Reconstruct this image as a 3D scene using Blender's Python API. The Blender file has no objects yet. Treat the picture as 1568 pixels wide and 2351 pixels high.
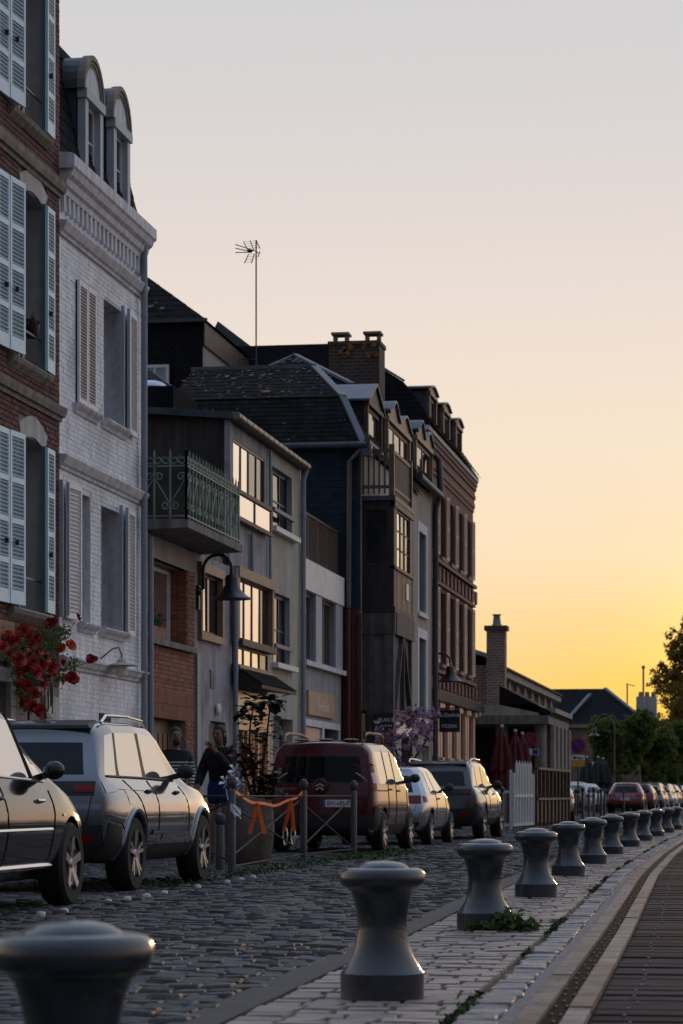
import bpy, bmesh, math, random
import numpy as np
from mathutils import Vector, Matrix
from mathutils.bvhtree import BVHTree
random.seed(7); RNG = np.random.default_rng(7)
sc = bpy.context.scene; COL = sc.collection
R = math.radians

# ---------------------------------------------------------------- camera (metres; street runs along +Y, houses stand at x = -9.2)
CAMZ, YAW, FOC = 0.86, R(9.15), 6000.0
cd = bpy.data.cameras.new('camera'); cam = bpy.data.objects.new('camera', cd); COL.objects.link(cam); sc.camera = cam
cd.sensor_fit = 'VERTICAL'; cd.sensor_height = 36; cd.lens = FOC/2351*36; cd.shift_y = 650.5/2351
cd.clip_start = 0.3; cd.clip_end = 6000
cam.location = (0, 0, CAMZ); cam.rotation_euler = (math.pi/2, 0, YAW)
cd.dof.use_dof = True; cd.dof.focus_distance = 24; cd.dof.aperture_fstop = 6.3

# ---------------------------------------------------------------- sky at sunset + low sun
SUN_AZ, SUN_EL = R(.3), R(2.8)          # azimuth clockwise from the street axis
sun_dir = Vector((math.sin(SUN_AZ)*math.cos(SUN_EL), math.cos(SUN_AZ)*math.cos(SUN_EL), math.sin(SUN_EL)))
wd = bpy.data.worlds.new('World'); sc.world = wd; wd.use_nodes = True
nt = wd.node_tree; bg = nt.nodes['Background']
def wn(t, **k):
    n = nt.nodes.new(t)
    for a, b in k.items(): setattr(n, a, b)
    return n
def wl(a, b): nt.links.new(a, b)
def wmath(op, a, b=None, clamp=False):
    n = wn('ShaderNodeMath', operation=op, use_clamp=clamp)
    for i, v in enumerate((a, b)):
        if v is None: continue
        if isinstance(v, (int, float)): n.inputs[i].default_value = v
        else: wl(v, n.inputs[i])
    return n.outputs[0]
tc = wn('ShaderNodeTexCoord'); sep = wn('ShaderNodeSeparateXYZ'); wl(tc.outputs['Generated'], sep.inputs[0])
el = wmath('DIVIDE', wmath('ARCSINE', sep.outputs[2]), R(90), True)
def sky_ramp(stops):
    r = wn('ShaderNodeValToRGB'); e = r.color_ramp.elements
    while len(e) < len(stops): e.new(0.5)
    for k, (p, c) in enumerate(stops): e[k].position = p/90; e[k].color = (*c, 1)
    wl(el, r.inputs[0]); return r.outputs[0]
hi = [(10.6, (.82,.72,.655)), (14.3, (.70,.66,.655)), (17, (.645,.638,.655)), (28, (.58,.63,.73)), (48, (.58,.70,.93)), (90, (.33,.45,.70))]
near = sky_ramp([(0, (.95,.52,.05)), (2.4, (.96,.62,.08)), (3.8, (.95,.68,.22)), (5.2, (.95,.765,.45)), (7.4, (.915,.775,.58))]+hi)
warm = sky_ramp([(0, (.98,.64,.50)), (4, (.96,.70,.56)), (7.8, (.90,.755,.61))]+hi)
cool = sky_ramp([(0, (.075,.08,.105)), (6, (.10,.105,.135)), (14, (.11,.125,.17)), (30, (.125,.16,.24)), (55, (.21,.285,.45)), (90, (.33,.45,.70))])
dp = wn('ShaderNodeVectorMath', operation='DOT_PRODUCT'); wl(tc.outputs['Generated'], dp.inputs[0])
dp.inputs[1].default_value = (math.sin(SUN_AZ), math.cos(SUN_AZ), 0)
mr = wn('ShaderNodeMapRange', interpolation_type='SMOOTHSTEP'); mr.inputs[1].default_value = -1.2; mr.inputs[2].default_value = 0.5
wl(dp.outputs['Value'], mr.inputs[0])
wy = wn('ShaderNodeMix', data_type='RGBA'); wl(wmath('POWER', wmath('MAXIMUM', dp.outputs['Value'], 0.0), 58.0), wy.inputs[0]); wl(warm, wy.inputs[6]); wl(near, wy.inputs[7])
mx = wn('ShaderNodeMix', data_type='RGBA'); wl(mr.outputs[0], mx.inputs[0]); wl(cool, mx.inputs[6]); wl(wy.outputs[2], mx.inputs[7])
ds = wn('ShaderNodeVectorMath', operation='DOT_PRODUCT'); wl(tc.outputs['Generated'], ds.inputs[0]); ds.inputs[1].default_value = sun_dir
cosun = wmath('MAXIMUM', ds.outputs['Value'], 0.0)
gl = wn('ShaderNodeMix', data_type='RGBA', blend_type='ADD'); wl(wmath('POWER', cosun, 1500.0), gl.inputs[0]); wl(mx.outputs[2], gl.inputs[6]); gl.inputs[7].default_value = (.5,.3,.03,1)
nish = wn('ShaderNodeTexSky', sky_type='NISHITA', sun_disc=False); nish.sun_elevation = SUN_EL; nish.sun_rotation = SUN_AZ; nish.dust_density = 2
nm = wn('ShaderNodeMix', data_type='RGBA', blend_type='ADD'); nm.inputs[0].default_value = .0015; wl(gl.outputs[2], nm.inputs[6]); wl(nish.outputs[0], nm.inputs[7])
wl(nm.outputs[2], bg.inputs[0]); bg.inputs[1].default_value = 1.0
sl = bpy.data.lights.new('sun', 'SUN'); sl.energy = 0.8; sl.angle = R(3.0); sl.color = (1, .56, .28)
so = bpy.data.objects.new('sun', sl); COL.objects.link(so); so.rotation_euler = (-sun_dir).to_track_quat('-Z', 'Y').to_euler()
sc.view_settings.view_transform = 'Standard'; sc.view_settings.look = 'None'; sc.view_settings.gamma = 1; sc.view_settings.exposure = 0
sc.render.engine = 'CYCLES'; sc.cycles.max_bounces = 6; sc.cycles.use_denoising = True; sc.cycles.transparent_max_bounces = 6

# ---------------------------------------------------------------- measuring: a point of the photograph (1568 wide) on a plane of the street
cY, sY = math.cos(YAW), math.sin(YAW)
def ray(px, py):
    u = (px-784)/FOC; return u*cY-sY, cY+u*sY, (1826-py)/FOC
def fac(px, py, x=-9.2):                # on a plane x = const -> (y, z)
    a, b, c = ray(px, py); t = x/a; return b*t, CAMZ+c*t
def prp(px, py, y):                     # on a plane y = const -> (x, z)
    a, b, c = ray(px, py); t = y/b; return a*t, CAMZ+c*t
def gnd(px, py, z=0.):
    a, b, c = ray(px, py); t = (z-CAMZ)/c; return a*t, b*t
def proj(p):
    X = p[0]*cY+p[1]*sY; Z = p[1]*cY-p[0]*sY
    return (784+FOC*X/Z, 1826-FOC*(p[2]-CAMZ)/Z) if Z > .3 else (-9e9, 9e9)
def seen(p, m=0):
    a, b = proj(p); return -m < a < 1568+m and -m < b < 2351+m

# ---------------------------------------------------------------- materials
MATS = {}
def mat(name, rgb, rough=.6, var=.18, scale=6., rnd=0., bump=0., metal=0., ior=1.45, coat=0., streak=0., dirt=None, bscale=None, obj=False, alpha=1., trans=0.):
    m = bpy.data.materials.new(name); m.use_nodes = True; t = m.node_tree; N = t.nodes; L = t.links
    p = N['Principled BSDF']; p.inputs['Roughness'].default_value = rough; p.inputs['Metallic'].default_value = metal; p.inputs['IOR'].default_value = ior
    p.inputs['Coat Weight'].default_value = coat; p.inputs['Coat Roughness'].default_value = .04; p.inputs['Transmission Weight'].default_value = trans
    MATS[name] = m
    def new(k, **a):
        n = N.new(k)
        for q, v in a.items(): setattr(n, q, v)
        return n
    geo = new('ShaderNodeNewGeometry')
    pos = geo.outputs['Position']
    if obj: pos = new('ShaderNodeTexCoord').outputs['Object']
    val = None
    def mul(a, b):
        n = new('ShaderNodeMath', operation='MULTIPLY')
        L.new(a, n.inputs[0]); L.new(b, n.inputs[1]); return n.outputs[0]
    def span(src, lo, hi, a=0., b=1.):
        n = new('ShaderNodeMapRange'); n.inputs[1].default_value = a; n.inputs[2].default_value = b; n.inputs[3].default_value = lo; n.inputs[4].default_value = hi
        L.new(src, n.inputs[0]); return n.outputs[0]
    if var:
        nz = new('ShaderNodeTexNoise'); nz.inputs['Scale'].default_value = scale; nz.inputs['Detail'].default_value = 5
        L.new(pos, nz.inputs['Vector']); val = span(nz.outputs[0], 1-var, 1+var, .3, .7)
    if streak:
        mp = new('ShaderNodeMapping'); mp.inputs['Scale'].default_value = (5, 5, .35); L.new(pos, mp.inputs[0])
        nz = new('ShaderNodeTexNoise'); nz.inputs['Scale'].default_value = 1.6; nz.inputs['Detail'].default_value = 6; L.new(mp.outputs[0], nz.inputs['Vector'])
        s = span(nz.outputs[0], 1-streak, 1.05, .35, .6); val = mul(val, s) if val else s
    if rnd:
        oi = new('ShaderNodeObjectInfo'); ad = new('ShaderNodeMath', operation='ADD'); fr = new('ShaderNodeMath', operation='FRACT')
        L.new(oi.outputs['Random'], ad.inputs[0]); L.new(geo.outputs['Random Per Island'], ad.inputs[1]); L.new(ad.outputs[0], fr.inputs[0])
        s = span(fr.outputs[0], 1-rnd, 1+rnd); val = mul(val, s) if val else s
    if val is None: p.inputs['Base Color'].default_value = (*rgb, 1)
    else:
        v = new('ShaderNodeVectorMath', operation='SCALE'); v.inputs[0].default_value = rgb; L.new(val, v.inputs['Scale']); col = v.outputs[0]
        if dirt:
            nz = new('ShaderNodeTexNoise'); nz.inputs['Scale'].default_value = dirt[1]; nz.inputs['Detail'].default_value = 6; L.new(pos, nz.inputs['Vector'])
            f = span(nz.outputs[0], 0, dirt[4] if len(dirt) > 4 else 1, dirt[2], dirt[2]+(dirt[3] if len(dirt) > 3 else .08)); m2 = new('ShaderNodeMix', data_type='RGBA')
            L.new(f, m2.inputs[0]); L.new(col, m2.inputs[6]); m2.inputs[7].default_value = (*dirt[0], 1); col = m2.outputs[2]
        L.new(col, p.inputs['Base Color'])
    if bump:
        nz = new('ShaderNodeTexNoise'); nz.inputs['Scale'].default_value = bscale or scale*5; nz.inputs['Detail'].default_value = 4; L.new(pos, nz.inputs['Vector'])
        b = new('ShaderNodeBump'); b.inputs['Strength'].default_value = bump; b.inputs['Distance'].default_value = .02
        L.new(nz.outputs[0], b.inputs['Height']); L.new(b.outputs[0], p.inputs['Normal'])
    return m
def mat_brick(name, c1, c2, mortar, bw=.22, bh=.07, ms=.012, rough=.8):
    m = bpy.data.materials.new(name); m.use_nodes = True; t = m.node_tree; N = t.nodes; L = t.links; p = N['Principled BSDF']; p.inputs['Roughness'].default_value = rough
    g = N.new('ShaderNodeNewGeometry'); s = N.new('ShaderNodeSeparateXYZ'); a = N.new('ShaderNodeMath'); c = N.new('ShaderNodeCombineXYZ')
    L.new(g.outputs['Position'], s.inputs[0]); L.new(s.outputs[0], a.inputs[0]); L.new(s.outputs[1], a.inputs[1]); L.new(a.outputs[0], c.inputs[0]); L.new(s.outputs[2], c.inputs[1])
    b = N.new('ShaderNodeTexBrick'); b.inputs['Scale'].default_value = 1; b.inputs['Brick Width'].default_value = bw; b.inputs['Row Height'].default_value = bh; b.inputs['Mortar Size'].default_value = ms
    b.inputs['Color1'].default_value = (*c1, 1); b.inputs['Color2'].default_value = (*c2, 1); b.inputs['Mortar'].default_value = (*mortar, 1); L.new(c.outputs[0], b.inputs['Vector'])
    nz = N.new('ShaderNodeTexNoise'); nz.inputs['Scale'].default_value = 1.2; L.new(g.outputs['Position'], nz.inputs['Vector'])
    mrg = N.new('ShaderNodeMapRange'); mrg.inputs[1].default_value = .3; mrg.inputs[2].default_value = .7; mrg.inputs[3].default_value = .75; mrg.inputs[4].default_value = 1.2; L.new(nz.outputs[0], mrg.inputs[0])
    v = N.new('ShaderNodeVectorMath'); v.operation = 'SCALE'; L.new(b.outputs[0], v.inputs[0]); L.new(mrg.outputs[0], v.inputs['Scale']); L.new(v.outputs[0], p.inputs['Base Color'])
    bp = N.new('ShaderNodeBump'); bp.inputs['Strength'].default_value = .5; bp.inputs['Distance'].default_value = .01; bp.invert = True; L.new(b.outputs['Fac'], bp.inputs['Height']); L.new(bp.outputs[0], p.inputs['Normal'])
    MATS[name] = m; return m

mat('ground', (.075,.072,.07), .85, .25, 1.2, bump=.3)
mat('cobble', (.068,.066,.067), .66, .35, 14, rnd=.42, bump=.45, ior=1.32, dirt=((.02,.019,.016), 3.5, .62))
mat('sett_light', (.25,.205,.175), .6, .22, 11, rnd=.2, bump=.2)
mat('sett_rough', (.22,.205,.195), .6, .3, 14, rnd=.25, bump=.6)
mat('gutter', (.04,.04,.04), .75, .25, 5, bump=.3)
mat('cement', (.17,.17,.175), .85, .3, 20, bump=.6)
mat('joint', (.016,.015,.013), .9, .4, 9, dirt=((.03,.05,.012), 5, .52))
mat('moss', (.03,.055,.012), .9, .5, 25, rnd=.3)
mat('grass', (.035,.075,.012), .7, .3, 9, rnd=.35)
mat('wood_beam', (.20,.172,.15), .8, .4, 5, rnd=.22, bump=.15, ior=1.3, dirt=((.09,.08,.075), 2.5, .56, .1, .8))
mat('deck', (.036,.04,.047), .95, .3, 6, rnd=.3, bump=.08, ior=1.1)
mat('strip_dark', (.012,.013,.015), .95, .15, ior=1.08)
mat('stud_metal', (.28,.26,.24), .4, 0, metal=.8)
mat('stud_white', (.5,.5,.52), .35, 0)
mat('iron_grey', (.020,.025,.031), .34, .35, 7, bump=.06, obj=True, coat=.5, dirt=((.06,.05,.04), 26, .67, .04))
mat('post_grey', (.045,.048,.052), .45, .12, 10)
mat('water', (.012,.016,.018), .25, .2, 2, bump=.4)
mat('brick_dark', (.105,.04,.033), .8, .3, 10, rnd=.35, bump=.4)
mat('mortar', (.24,.21,.19), .9, .2, 12)
mat('brick_white', (.76,.77,.81), .7, .1, 9, rnd=.05, bump=.18, streak=.15, dirt=((.42,.43,.46), 1.1, .52, .22, .7))
mat('mortar_white', (.66,.67,.71), .8, .1, 9)
mat('brick_orange', (.24,.09,.055), .8, .22, 10, rnd=.25, bump=.3)
mat('mortar_orange', (.25,.2,.17), .9, .2, 10)
mat('stone_grey', (.24,.215,.19), .8, .25, 8, bump=.3, streak=.35)
mat('stone_white', (.62,.62,.65), .7, .15, 9, streak=.25, bump=.1)
mat('stucco_rev', (.46,.44,.41), .85, .1, 4, streak=.2)
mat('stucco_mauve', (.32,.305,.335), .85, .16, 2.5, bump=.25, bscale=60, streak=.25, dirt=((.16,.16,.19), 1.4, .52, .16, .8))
mat('stucco_beige', (.40,.375,.315), .85, .1, 2.5, bump=.2, bscale=60, streak=.22, dirt=((.22,.2,.16), .9, .54, .2, .5))
mat('stucco_blue', (.28,.28,.305), .85, .12, 2.5, bump=.2, bscale=60, streak=.2, dirt=((.17,.17,.19), .9, .54, .2, .6))
mat('stucco_white', (.84,.78,.71), .8, .08, 3, bump=.1, bscale=60, streak=.1)
mat('stucco_pale', (.32,.295,.265), .85, .15, 3, bump=.2, streak=.25)
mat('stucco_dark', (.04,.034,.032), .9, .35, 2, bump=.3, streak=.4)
mat('wall_grey', (.33,.31,.29), .9, .2, 1.5, streak=.35)
mat('concrete', (.2,.185,.17), .85, .2, 4, bump=.2, streak=.4)
mat('shutter_white', (.64,.80,.88), .45, .06, 5)
mat('shutter_teal', (.06,.17,.22), .5, .08, 5)
mat('shutter_cream', (.74,.72,.73), .5, .08, 5)
mat('shutter_grey', (.38,.42,.46), .5, .08, 5)
mat('shutter_pink', (.60,.42,.32), .55, .12, 5)
mat('shutter_green', (.07,.16,.17), .55, .1, 5)
mat('frame_white', (.62,.62,.63), .45, .06, 5)
mat('frame_blue', (.02,.035,.12), .4, .1, 5)
mat('frame_brown', (.14,.085,.06), .45, .2, 5)
mat('frame_tan', (.26,.165,.105), .5, .15, 5)
mat('frame_dark', (.02,.02,.022), .45, .1, 5)
mat('glass', (.92,.90,.88), .03, 0, 1.2, metal=.9, bump=.012, bscale=.9)
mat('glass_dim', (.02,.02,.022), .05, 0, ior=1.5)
mat('curtain', (.32,.32,.33), .9, .15, 5)
mat('slate', (.017,.016,.017), .9, .3, 5, rnd=.25, ior=1.15)
mat('slate_clean', (.014,.014,.017), .9, .25, 5, rnd=.12, ior=1.15)
mat('slate_wall', (.022,.032,.043), .85, .2, 4, rnd=.15, ior=1.2)
mat('lichen', (.10,.097,.095), .9, .3, 10, rnd=.3)
mat('lichen_orange', (.22,.10,.02), .9, .3, 10)
mat('zinc', (.09,.105,.125), .45, .15, 3, metal=.35, streak=.15)
mat('zinc_dark', (.06,.07,.082), .5, .2, 3, metal=.3, streak=.2)
mat('pipe_blue', (.20,.245,.29), .5, .1, 3, metal=.1)
mat('pipe_brown', (.11,.10,.09), .5, .15, 3)
mat('pipe_red', (.10,.02,.015), .6, .2, 3)
mat('copper_gutter', (.20,.155,.125), .4, .25, 4, metal=.5)
mat('rail_green', (.17,.23,.19), .5, .25, 12)
mat('rail_brown', (.10,.065,.05), .5, .2, 6)
mat('timber_dark', (.02,.015,.013), .6, .35, 5, streak=.3)
mat('timber_brown', (.085,.052,.034), .55, .35, 6, streak=.35)
mat('timber_grey', (.085,.075,.068), .7, .3, 5, streak=.35)
mat('wood_orange', (.58,.31,.15), .25, .15, 4, streak=.15)
mat('wood_door', (.13,.075,.04), .5, .25, 5, streak=.2)
mat('panel_grey', (.12,.112,.11), .8, .2, 3, streak=.25)
mat('paint_red', (.085,.014,.01), .6, .2, 3, streak=.2)
mat('lamp_black', (.02,.02,.022), .35, .1, 9)
mat('rail_dark', (.03,.031,.034), .75, .2, 8)
mat('lamp_glow', (.6,.6,.55), .4, 0)
mat('sign_tan', (.42,.27,.17), .6, .08, 3)
mat('sign_black', (.012,.012,.014), .4, 0)
mat('letter_white', (.7,.7,.72), .5, 0)
mat('letter_cream', (.75,.68,.6), .5, 0)
mat('letter_black', (.02,.02,.02), .5, 0)
mat('sign_red', (.35,.02,.02), .45, .08, 4)
mat('sign_blue', (.01,.035,.22), .45, .08, 4)
mat('sign_yellow', (.6,.34,.02), .5, .08, 4)
mat('sign_white', (.65,.65,.66), .5, .05, 4)
mat('peach_shutter', (.70,.44,.30), .5, .1, 4)
mat('petal_red', (.26,.006,.01), .6, .35, 30, rnd=.35)
mat('petal_orange', (.55,.06,.015), .6, .3, 30, rnd=.2)
mat('leaf', (.05,.085,.025), .55, .35, 12, rnd=.45)
mat('leaf_dark', (.03,.05,.02), .55, .35, 12, rnd=.45)
mat('leaf_red', (.10,.035,.025), .55, .35, 12, rnd=.4)
mat('leaf_tree', (.075,.105,.025), .6, .35, 1.5, rnd=.5)
mat('leaf_sun', (.045,.05,.014), .6, .35, 1.5, rnd=.5)
mat('stem', (.05,.04,.025), .8, .3, 12)
mat('bark', (.06,.05,.042), .9, .3, 6, bump=.5)
mat('blossom', (.46,.29,.42), .7, .3, 9, rnd=.35)
mat('blossom_purple', (.22,.06,.25), .7, .3, 9, rnd=.3)
mat('terracotta', (.27,.15,.10), .8, .25, 8)
mat('pot', (.12,.095,.08), .7, .3, 5, bump=.3, streak=.3)
mat('ribbon', (.85,.13,.02), .5, .1, 8)
mat('mask_cloth', (.6,.62,.65), .8, .1, 12)
mat('pinwheel', (.62,.66,.70), .2, .1, 9, metal=.7)
mat('parasol_red', (.10,.01,.014), .75, .2, 4, streak=.3)
mat('parasol_black', (.018,.018,.02), .8, .2, 4)
mat('parasol_white', (.4,.4,.4), .8, .2, 4)
mat('skin', (.22,.12,.085), .55, .12, 14)
mat('hair', (.018,.013,.011), .6, .3, 30)
mat('cloth_black', (.012,.012,.014), .85, .2, 12)
mat('cloth_white', (.5,.5,.51), .85, .1, 12)
mat('cloth_blue', (.012,.025,.12), .8, .2, 12)
mat('cloth_jean', (.04,.05,.08), .85, .2, 12)
mat('paint_silver', (.36,.37,.39), .26, 0, metal=.75, coat=1.)
mat('paint_pearl', (.16,.168,.18), .15, 0, metal=.75, coat=1.)
mat('paint_black', (.010,.009,.009), .1, 0, coat=.35)
mat('paint_grey', (.055,.055,.06), .25, 0, metal=.6, coat=1.)
mat('paint_wine', (.07,.004,.007), .2, 0, metal=.15, coat=.6)
mat('paint_cherry', (.17,.012,.016), .22, 0, metal=.2, coat=1.)
mat('paint_white', (.6,.6,.6), .25, 0, coat=1.)
mat('paint_beige', (.42,.37,.32), .25, 0, metal=.4, coat=1.)
mat('car_glass', (.003,.005,.006), .015, 0, ior=1.33)
mat('side_glass', (.58,.60,.64), .02, 0, metal=.85)
mat('black_plastic', (.016,.016,.017), .5, .1, 9)
mat('gap_black', (.006,.006,.006), .8, 0)
mat('rubber', (.014,.014,.014), .8, .2, 9, obj=True)
mat('alloy', (.45,.45,.46), .28, 0, metal=.9)
mat('chrome', (.75,.72,.7), .12, 0, metal=1.)
mat('lamp_red', (.16,.006,.006), .15, 0, ior=1.4)
mat('lamp_clear', (.5,.47,.47), .12, 0, ior=1.8)
mat('plate_white', (.68,.68,.68), .45, 0)
mat('plate_blue', (.02,.08,.4), .45, 0)
def translucent(name, k, tint):
    m = MATS[name]; t = m.node_tree; p = t.nodes['Principled BSDF']; out = t.nodes['Material Output']; tr = t.nodes.new('ShaderNodeBsdfTranslucent'); mxs = t.nodes.new('ShaderNodeMixShader')
    tr.inputs[0].default_value = (*tint, 1); mxs.inputs[0].default_value = k; t.links.new(p.outputs[0], mxs.inputs[1]); t.links.new(tr.outputs[0], mxs.inputs[2]); t.links.new(mxs.outputs[0], out.inputs[0])
translucent('leaf_tree', .4, (.16,.2,.03)); translucent('leaf_sun', .4, (.5,.3,.05)); translucent('blossom', .3, (.5,.28,.5)); translucent('leaf', .25, (.12,.2,.03))
mat_brick('far_brick', (.13,.045,.034), (.09,.034,.027), (.13,.09,.07), .24, .075, .012)
mat_brick('chimney_brick', (.055,.035,.025), (.04,.026,.02), (.09,.07,.055), .24, .09, .018)
mat_brick('far_brick_pale', (.19,.10,.075), (.14,.07,.055), (.24,.2,.165), .26, .1, .02)
mat('glazed_brown', (.10,.034,.025), .7, .25, 6, rnd=.2)

# ---------------------------------------------------------------- mesh building
class MB:
    def __init__(s): s.v = []; s.f = []
    def add(s, v, f):
        n = len(s.v); s.v += [tuple(p) for p in v]; s.f += [tuple(i+n for i in q) for q in f]; return s
    def box(s, x0, x1, y0, y1, z0, z1):
        return s.add([(x0,y0,z0),(x1,y0,z0),(x1,y1,z0),(x0,y1,z0),(x0,y0,z1),(x1,y0,z1),(x1,y1,z1),(x0,y1,z1)],
                     [(0,3,2,1),(4,5,6,7),(0,1,5,4),(1,2,6,5),(2,3,7,6),(3,0,4,7)])
    def hexa(s, a, b):      # two quads (4 points each) joined into a solid
        return s.add(list(a)+list(b), [(3,2,1,0),(4,5,6,7),(0,1,5,4),(1,2,6,5),(2,3,7,6),(3,0,4,7)])
    def quad(s, *p): return s.add(p, [tuple(range(len(p)))])
    def prism(s, poly, axis, a, b):   # polygon in the other two axes (in xyz order), extruded along axis a..b
        def P(q, t):
            q = list(q); q.insert('xyz'.index(axis), t); return tuple(q)
        n = len(poly); v = [P(q, a) for q in poly]+[P(q, b) for q in poly]
        return s.add(v, [tuple(range(n))[::-1], tuple(range(n, 2*n))]+[(i, (i+1) % n, n+(i+1) % n, n+i) for i in range(n)])
    def tube(s, pts, r, n=8, cap=True):
        pts = [Vector(p) for p in pts]; k = len(pts); rr = r if isinstance(r, (list, tuple)) else [r]*k
        base = len(s.v); up = None
        for i, p in enumerate(pts):
            d = (pts[min(i+1, k-1)]-pts[max(i-1, 0)])
            d = d.normalized() if d.length > 1e-9 else Vector((0,0,1))
            if up is None: up = Vector((0,0,1)) if abs(d.z) < .9 else Vector((1,0,0))
            a = d.cross(up).normalized(); b = a.cross(d).normalized(); up = b
            for j in range(n):
                t = 2*math.pi*j/n; s.v.append(tuple(p+a*(rr[i]*math.cos(t))+b*(rr[i]*math.sin(t))))
        for i in range(k-1):
            for j in range(n):
                s.f.append((base+i*n+j, base+i*n+(j+1) % n, base+(i+1)*n+(j+1) % n, base+(i+1)*n+j))
        if cap:
            s.f.append(tuple(base+j for j in range(n))[::-1]); s.f.append(tuple(base+(k-1)*n+j for j in range(n)))
        return s
    def lathe(s, prof, n=24, c=(0,0,0), ax='z', cap=True):   # profile [(r, h)]
        base = len(s.v); k = len(prof)
        for r, h in prof:
            for j in range(n):
                t = 2*math.pi*j/n; a, b = r*math.cos(t), r*math.sin(t)
                q = (a, b, h) if ax == 'z' else ((h, a, b) if ax == 'x' else (b, h, a))
                s.v.append((q[0]+c[0], q[1]+c[1], q[2]+c[2]))
        for i in range(k-1):
            for j in range(n):
                s.f.append((base+i*n+j, base+i*n+(j+1) % n, base+(i+1)*n+(j+1) % n, base+(i+1)*n+j))
        if cap: s.f.append(tuple(base+j for j in range(n))[::-1]); s.f.append(tuple(base+(k-1)*n+j for j in range(n)))
        return s
    def bar(s, a, b, w, h=None, up=(0,0,1)):  # rectangular bar between two points
        a, b = Vector(a), Vector(b); h = h or w; d = (b-a).normalized(); u = Vector(up)
        if abs(d.dot(u)) > .95: u = Vector((0,1,0)) if abs(d.y) < .9 else Vector((1,0,0))
        x = d.cross(u).normalized()*w/2; y = x.cross(d).normalized()*h/2
        return s.hexa([a-x-y, a+x-y, a+x+y, a-x+y], [b-x-y, b+x-y, b+x+y, b-x+y])
    def sphere(s, c, r, n=10, m=6, sc=(1,1,1)):
        pr = [(max(1e-4, r*math.sin(math.pi*i/m)), -r*math.cos(math.pi*i/m)) for i in range(m+1)]
        b = MB().lathe(pr, n); return s.add([(p[0]*sc[0]+c[0], p[1]*sc[1]+c[1], p[2]*sc[2]+c[2]) for p in b.v], b.f)
    def mesh(s, name, m, off=(0,0,0), smooth=False):
        me = bpy.data.meshes.new(name); me.from_pydata([(a-off[0], b-off[1], c-off[2]) for a, b, c in s.v], [], s.f)
        me.materials.append(MATS[m])
        if smooth:
            me.polygons.foreach_set('use_smooth', [True]*len(me.polygons)); me.set_sharp_from_angle(angle=R(38))
        bm = bmesh.new(); bm.from_mesh(me); bmesh.ops.recalc_face_normals(bm, faces=bm.faces); bm.to_mesh(me); bm.free()
        return me
def link(o, parent=None):
    COL.objects.link(o)
    if parent: o.parent = parent
    return o
class Thing:
    """an Empty at the thing's base; parts are given in world coordinates (or in its own when loc stays 0)"""
    def __init__(s, name, label=None, cat=None, loc=(0,0,0), group=None, kind=None):
        s.o = link(bpy.data.objects.new(name, None)); s.o.location = loc; s.o.empty_display_size = .2; s.loc = tuple(loc)
        if label: s.o['label'] = label
        if cat: s.o['category'] = cat
        if group: s.o['group'] = group
        if kind: s.o['kind'] = kind
    def part(s, name, mb, m, parent=None, smooth=False, label=None, kind=None):
        o = link(bpy.data.objects.new(name, mb.mesh(name, m, s.loc, smooth)), parent or s.o)
        if label: o['label'] = label
        if kind: o['kind'] = kind
        return o
    def piece(s, name, me, p, rot=(0,0,0), scl=(1,1,1), parent=None):
        o = link(bpy.data.objects.new(name, me), parent or s.o)
        o.location = (p[0]-s.loc[0], p[1]-s.loc[1], p[2]-s.loc[2]); o.rotation_euler = rot; o.scale = scl; return o
    def box(s, name, m, b, parent=None, **k): return s.part(name, MB().box(*b), m, parent, **k)
    def text(s, name, txt, size, p, rot, m, parent=None, ex=.004, align='CENTER', sx=1.):
        c = bpy.data.curves.new(name, 'FONT'); c.body = txt; c.size = size; c.align_x = align; c.align_y = 'CENTER'; c.extrude = ex; c.resolution_u = 3; c.materials.append(MATS[m])
        t_ = bpy.data.objects.new(name, c); me = bpy.data.meshes.new_from_object(t_); bpy.data.objects.remove(t_)
        o = link(bpy.data.objects.new(name, me), parent or s.o); o.location = (p[0]-s.loc[0], p[1]-s.loc[1], p[2]-s.loc[2]); o.rotation_euler = rot; o.scale = (sx, 1, 1); return o
def structure(name, mb, m, smooth=False):
    o = link(bpy.data.objects.new(name, mb.mesh(name, m, (0,0,0), smooth))); o['kind'] = 'structure'; return o
def copy_tree(o, loc=None, rotz=None, parent=None, **props):
    c = o.copy(); COL.objects.link(c); c.parent = parent
    if loc: c.location = loc
    if rotz is not None: c.rotation_euler = (0, 0, rotz)
    for k, v in props.items(): c[k] = v
    for ch in o.children: copy_tree(ch, parent=c)
    return c
def recolor(root, a, b):
    for ch in root.children_recursive:
        if ch.type == 'MESH' and ch.data.materials and ch.data.materials[0] == MATS[a]:
            ch.data = ch.data.copy(); ch.data.materials[0] = MATS[b]
def leaf_cloud(mb, pts, size, flat=0., n=5):
    """small bent leaf faces, one per point"""
    for p in pts:
        s_ = size*random.uniform(.6, 1.3); d = Vector((random.gauss(0,1), random.gauss(0,1), random.gauss(0,1)*(1-flat))).normalized()
        u = d.cross(Vector((random.random()-.5, random.random()-.5, random.random()-.5))).normalized(); w = d.cross(u)
        c = Vector(p); k = w*(s_*.16)
        mb.add([c-d*s_*.5, c+u*s_*.3+k, c+d*s_*.5, c-u*s_*.3+k], [(0,1,2),(0,2,3)])
def ball_pts(c, r, n, shell=.55):
    out = []
    for _ in range(n):
        d = Vector((random.gauss(0,1), random.gauss(0,1), random.gauss(0,1))).normalized(); t = shell+(1-shell)*random.random()
        out.append((c[0]+d.x*r[0]*t, c[1]+d.y*r[1]*t, c[2]+d.z*r[2]*t))
    return out
def lerp(a, b, t): return a+(b-a)*t
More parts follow.
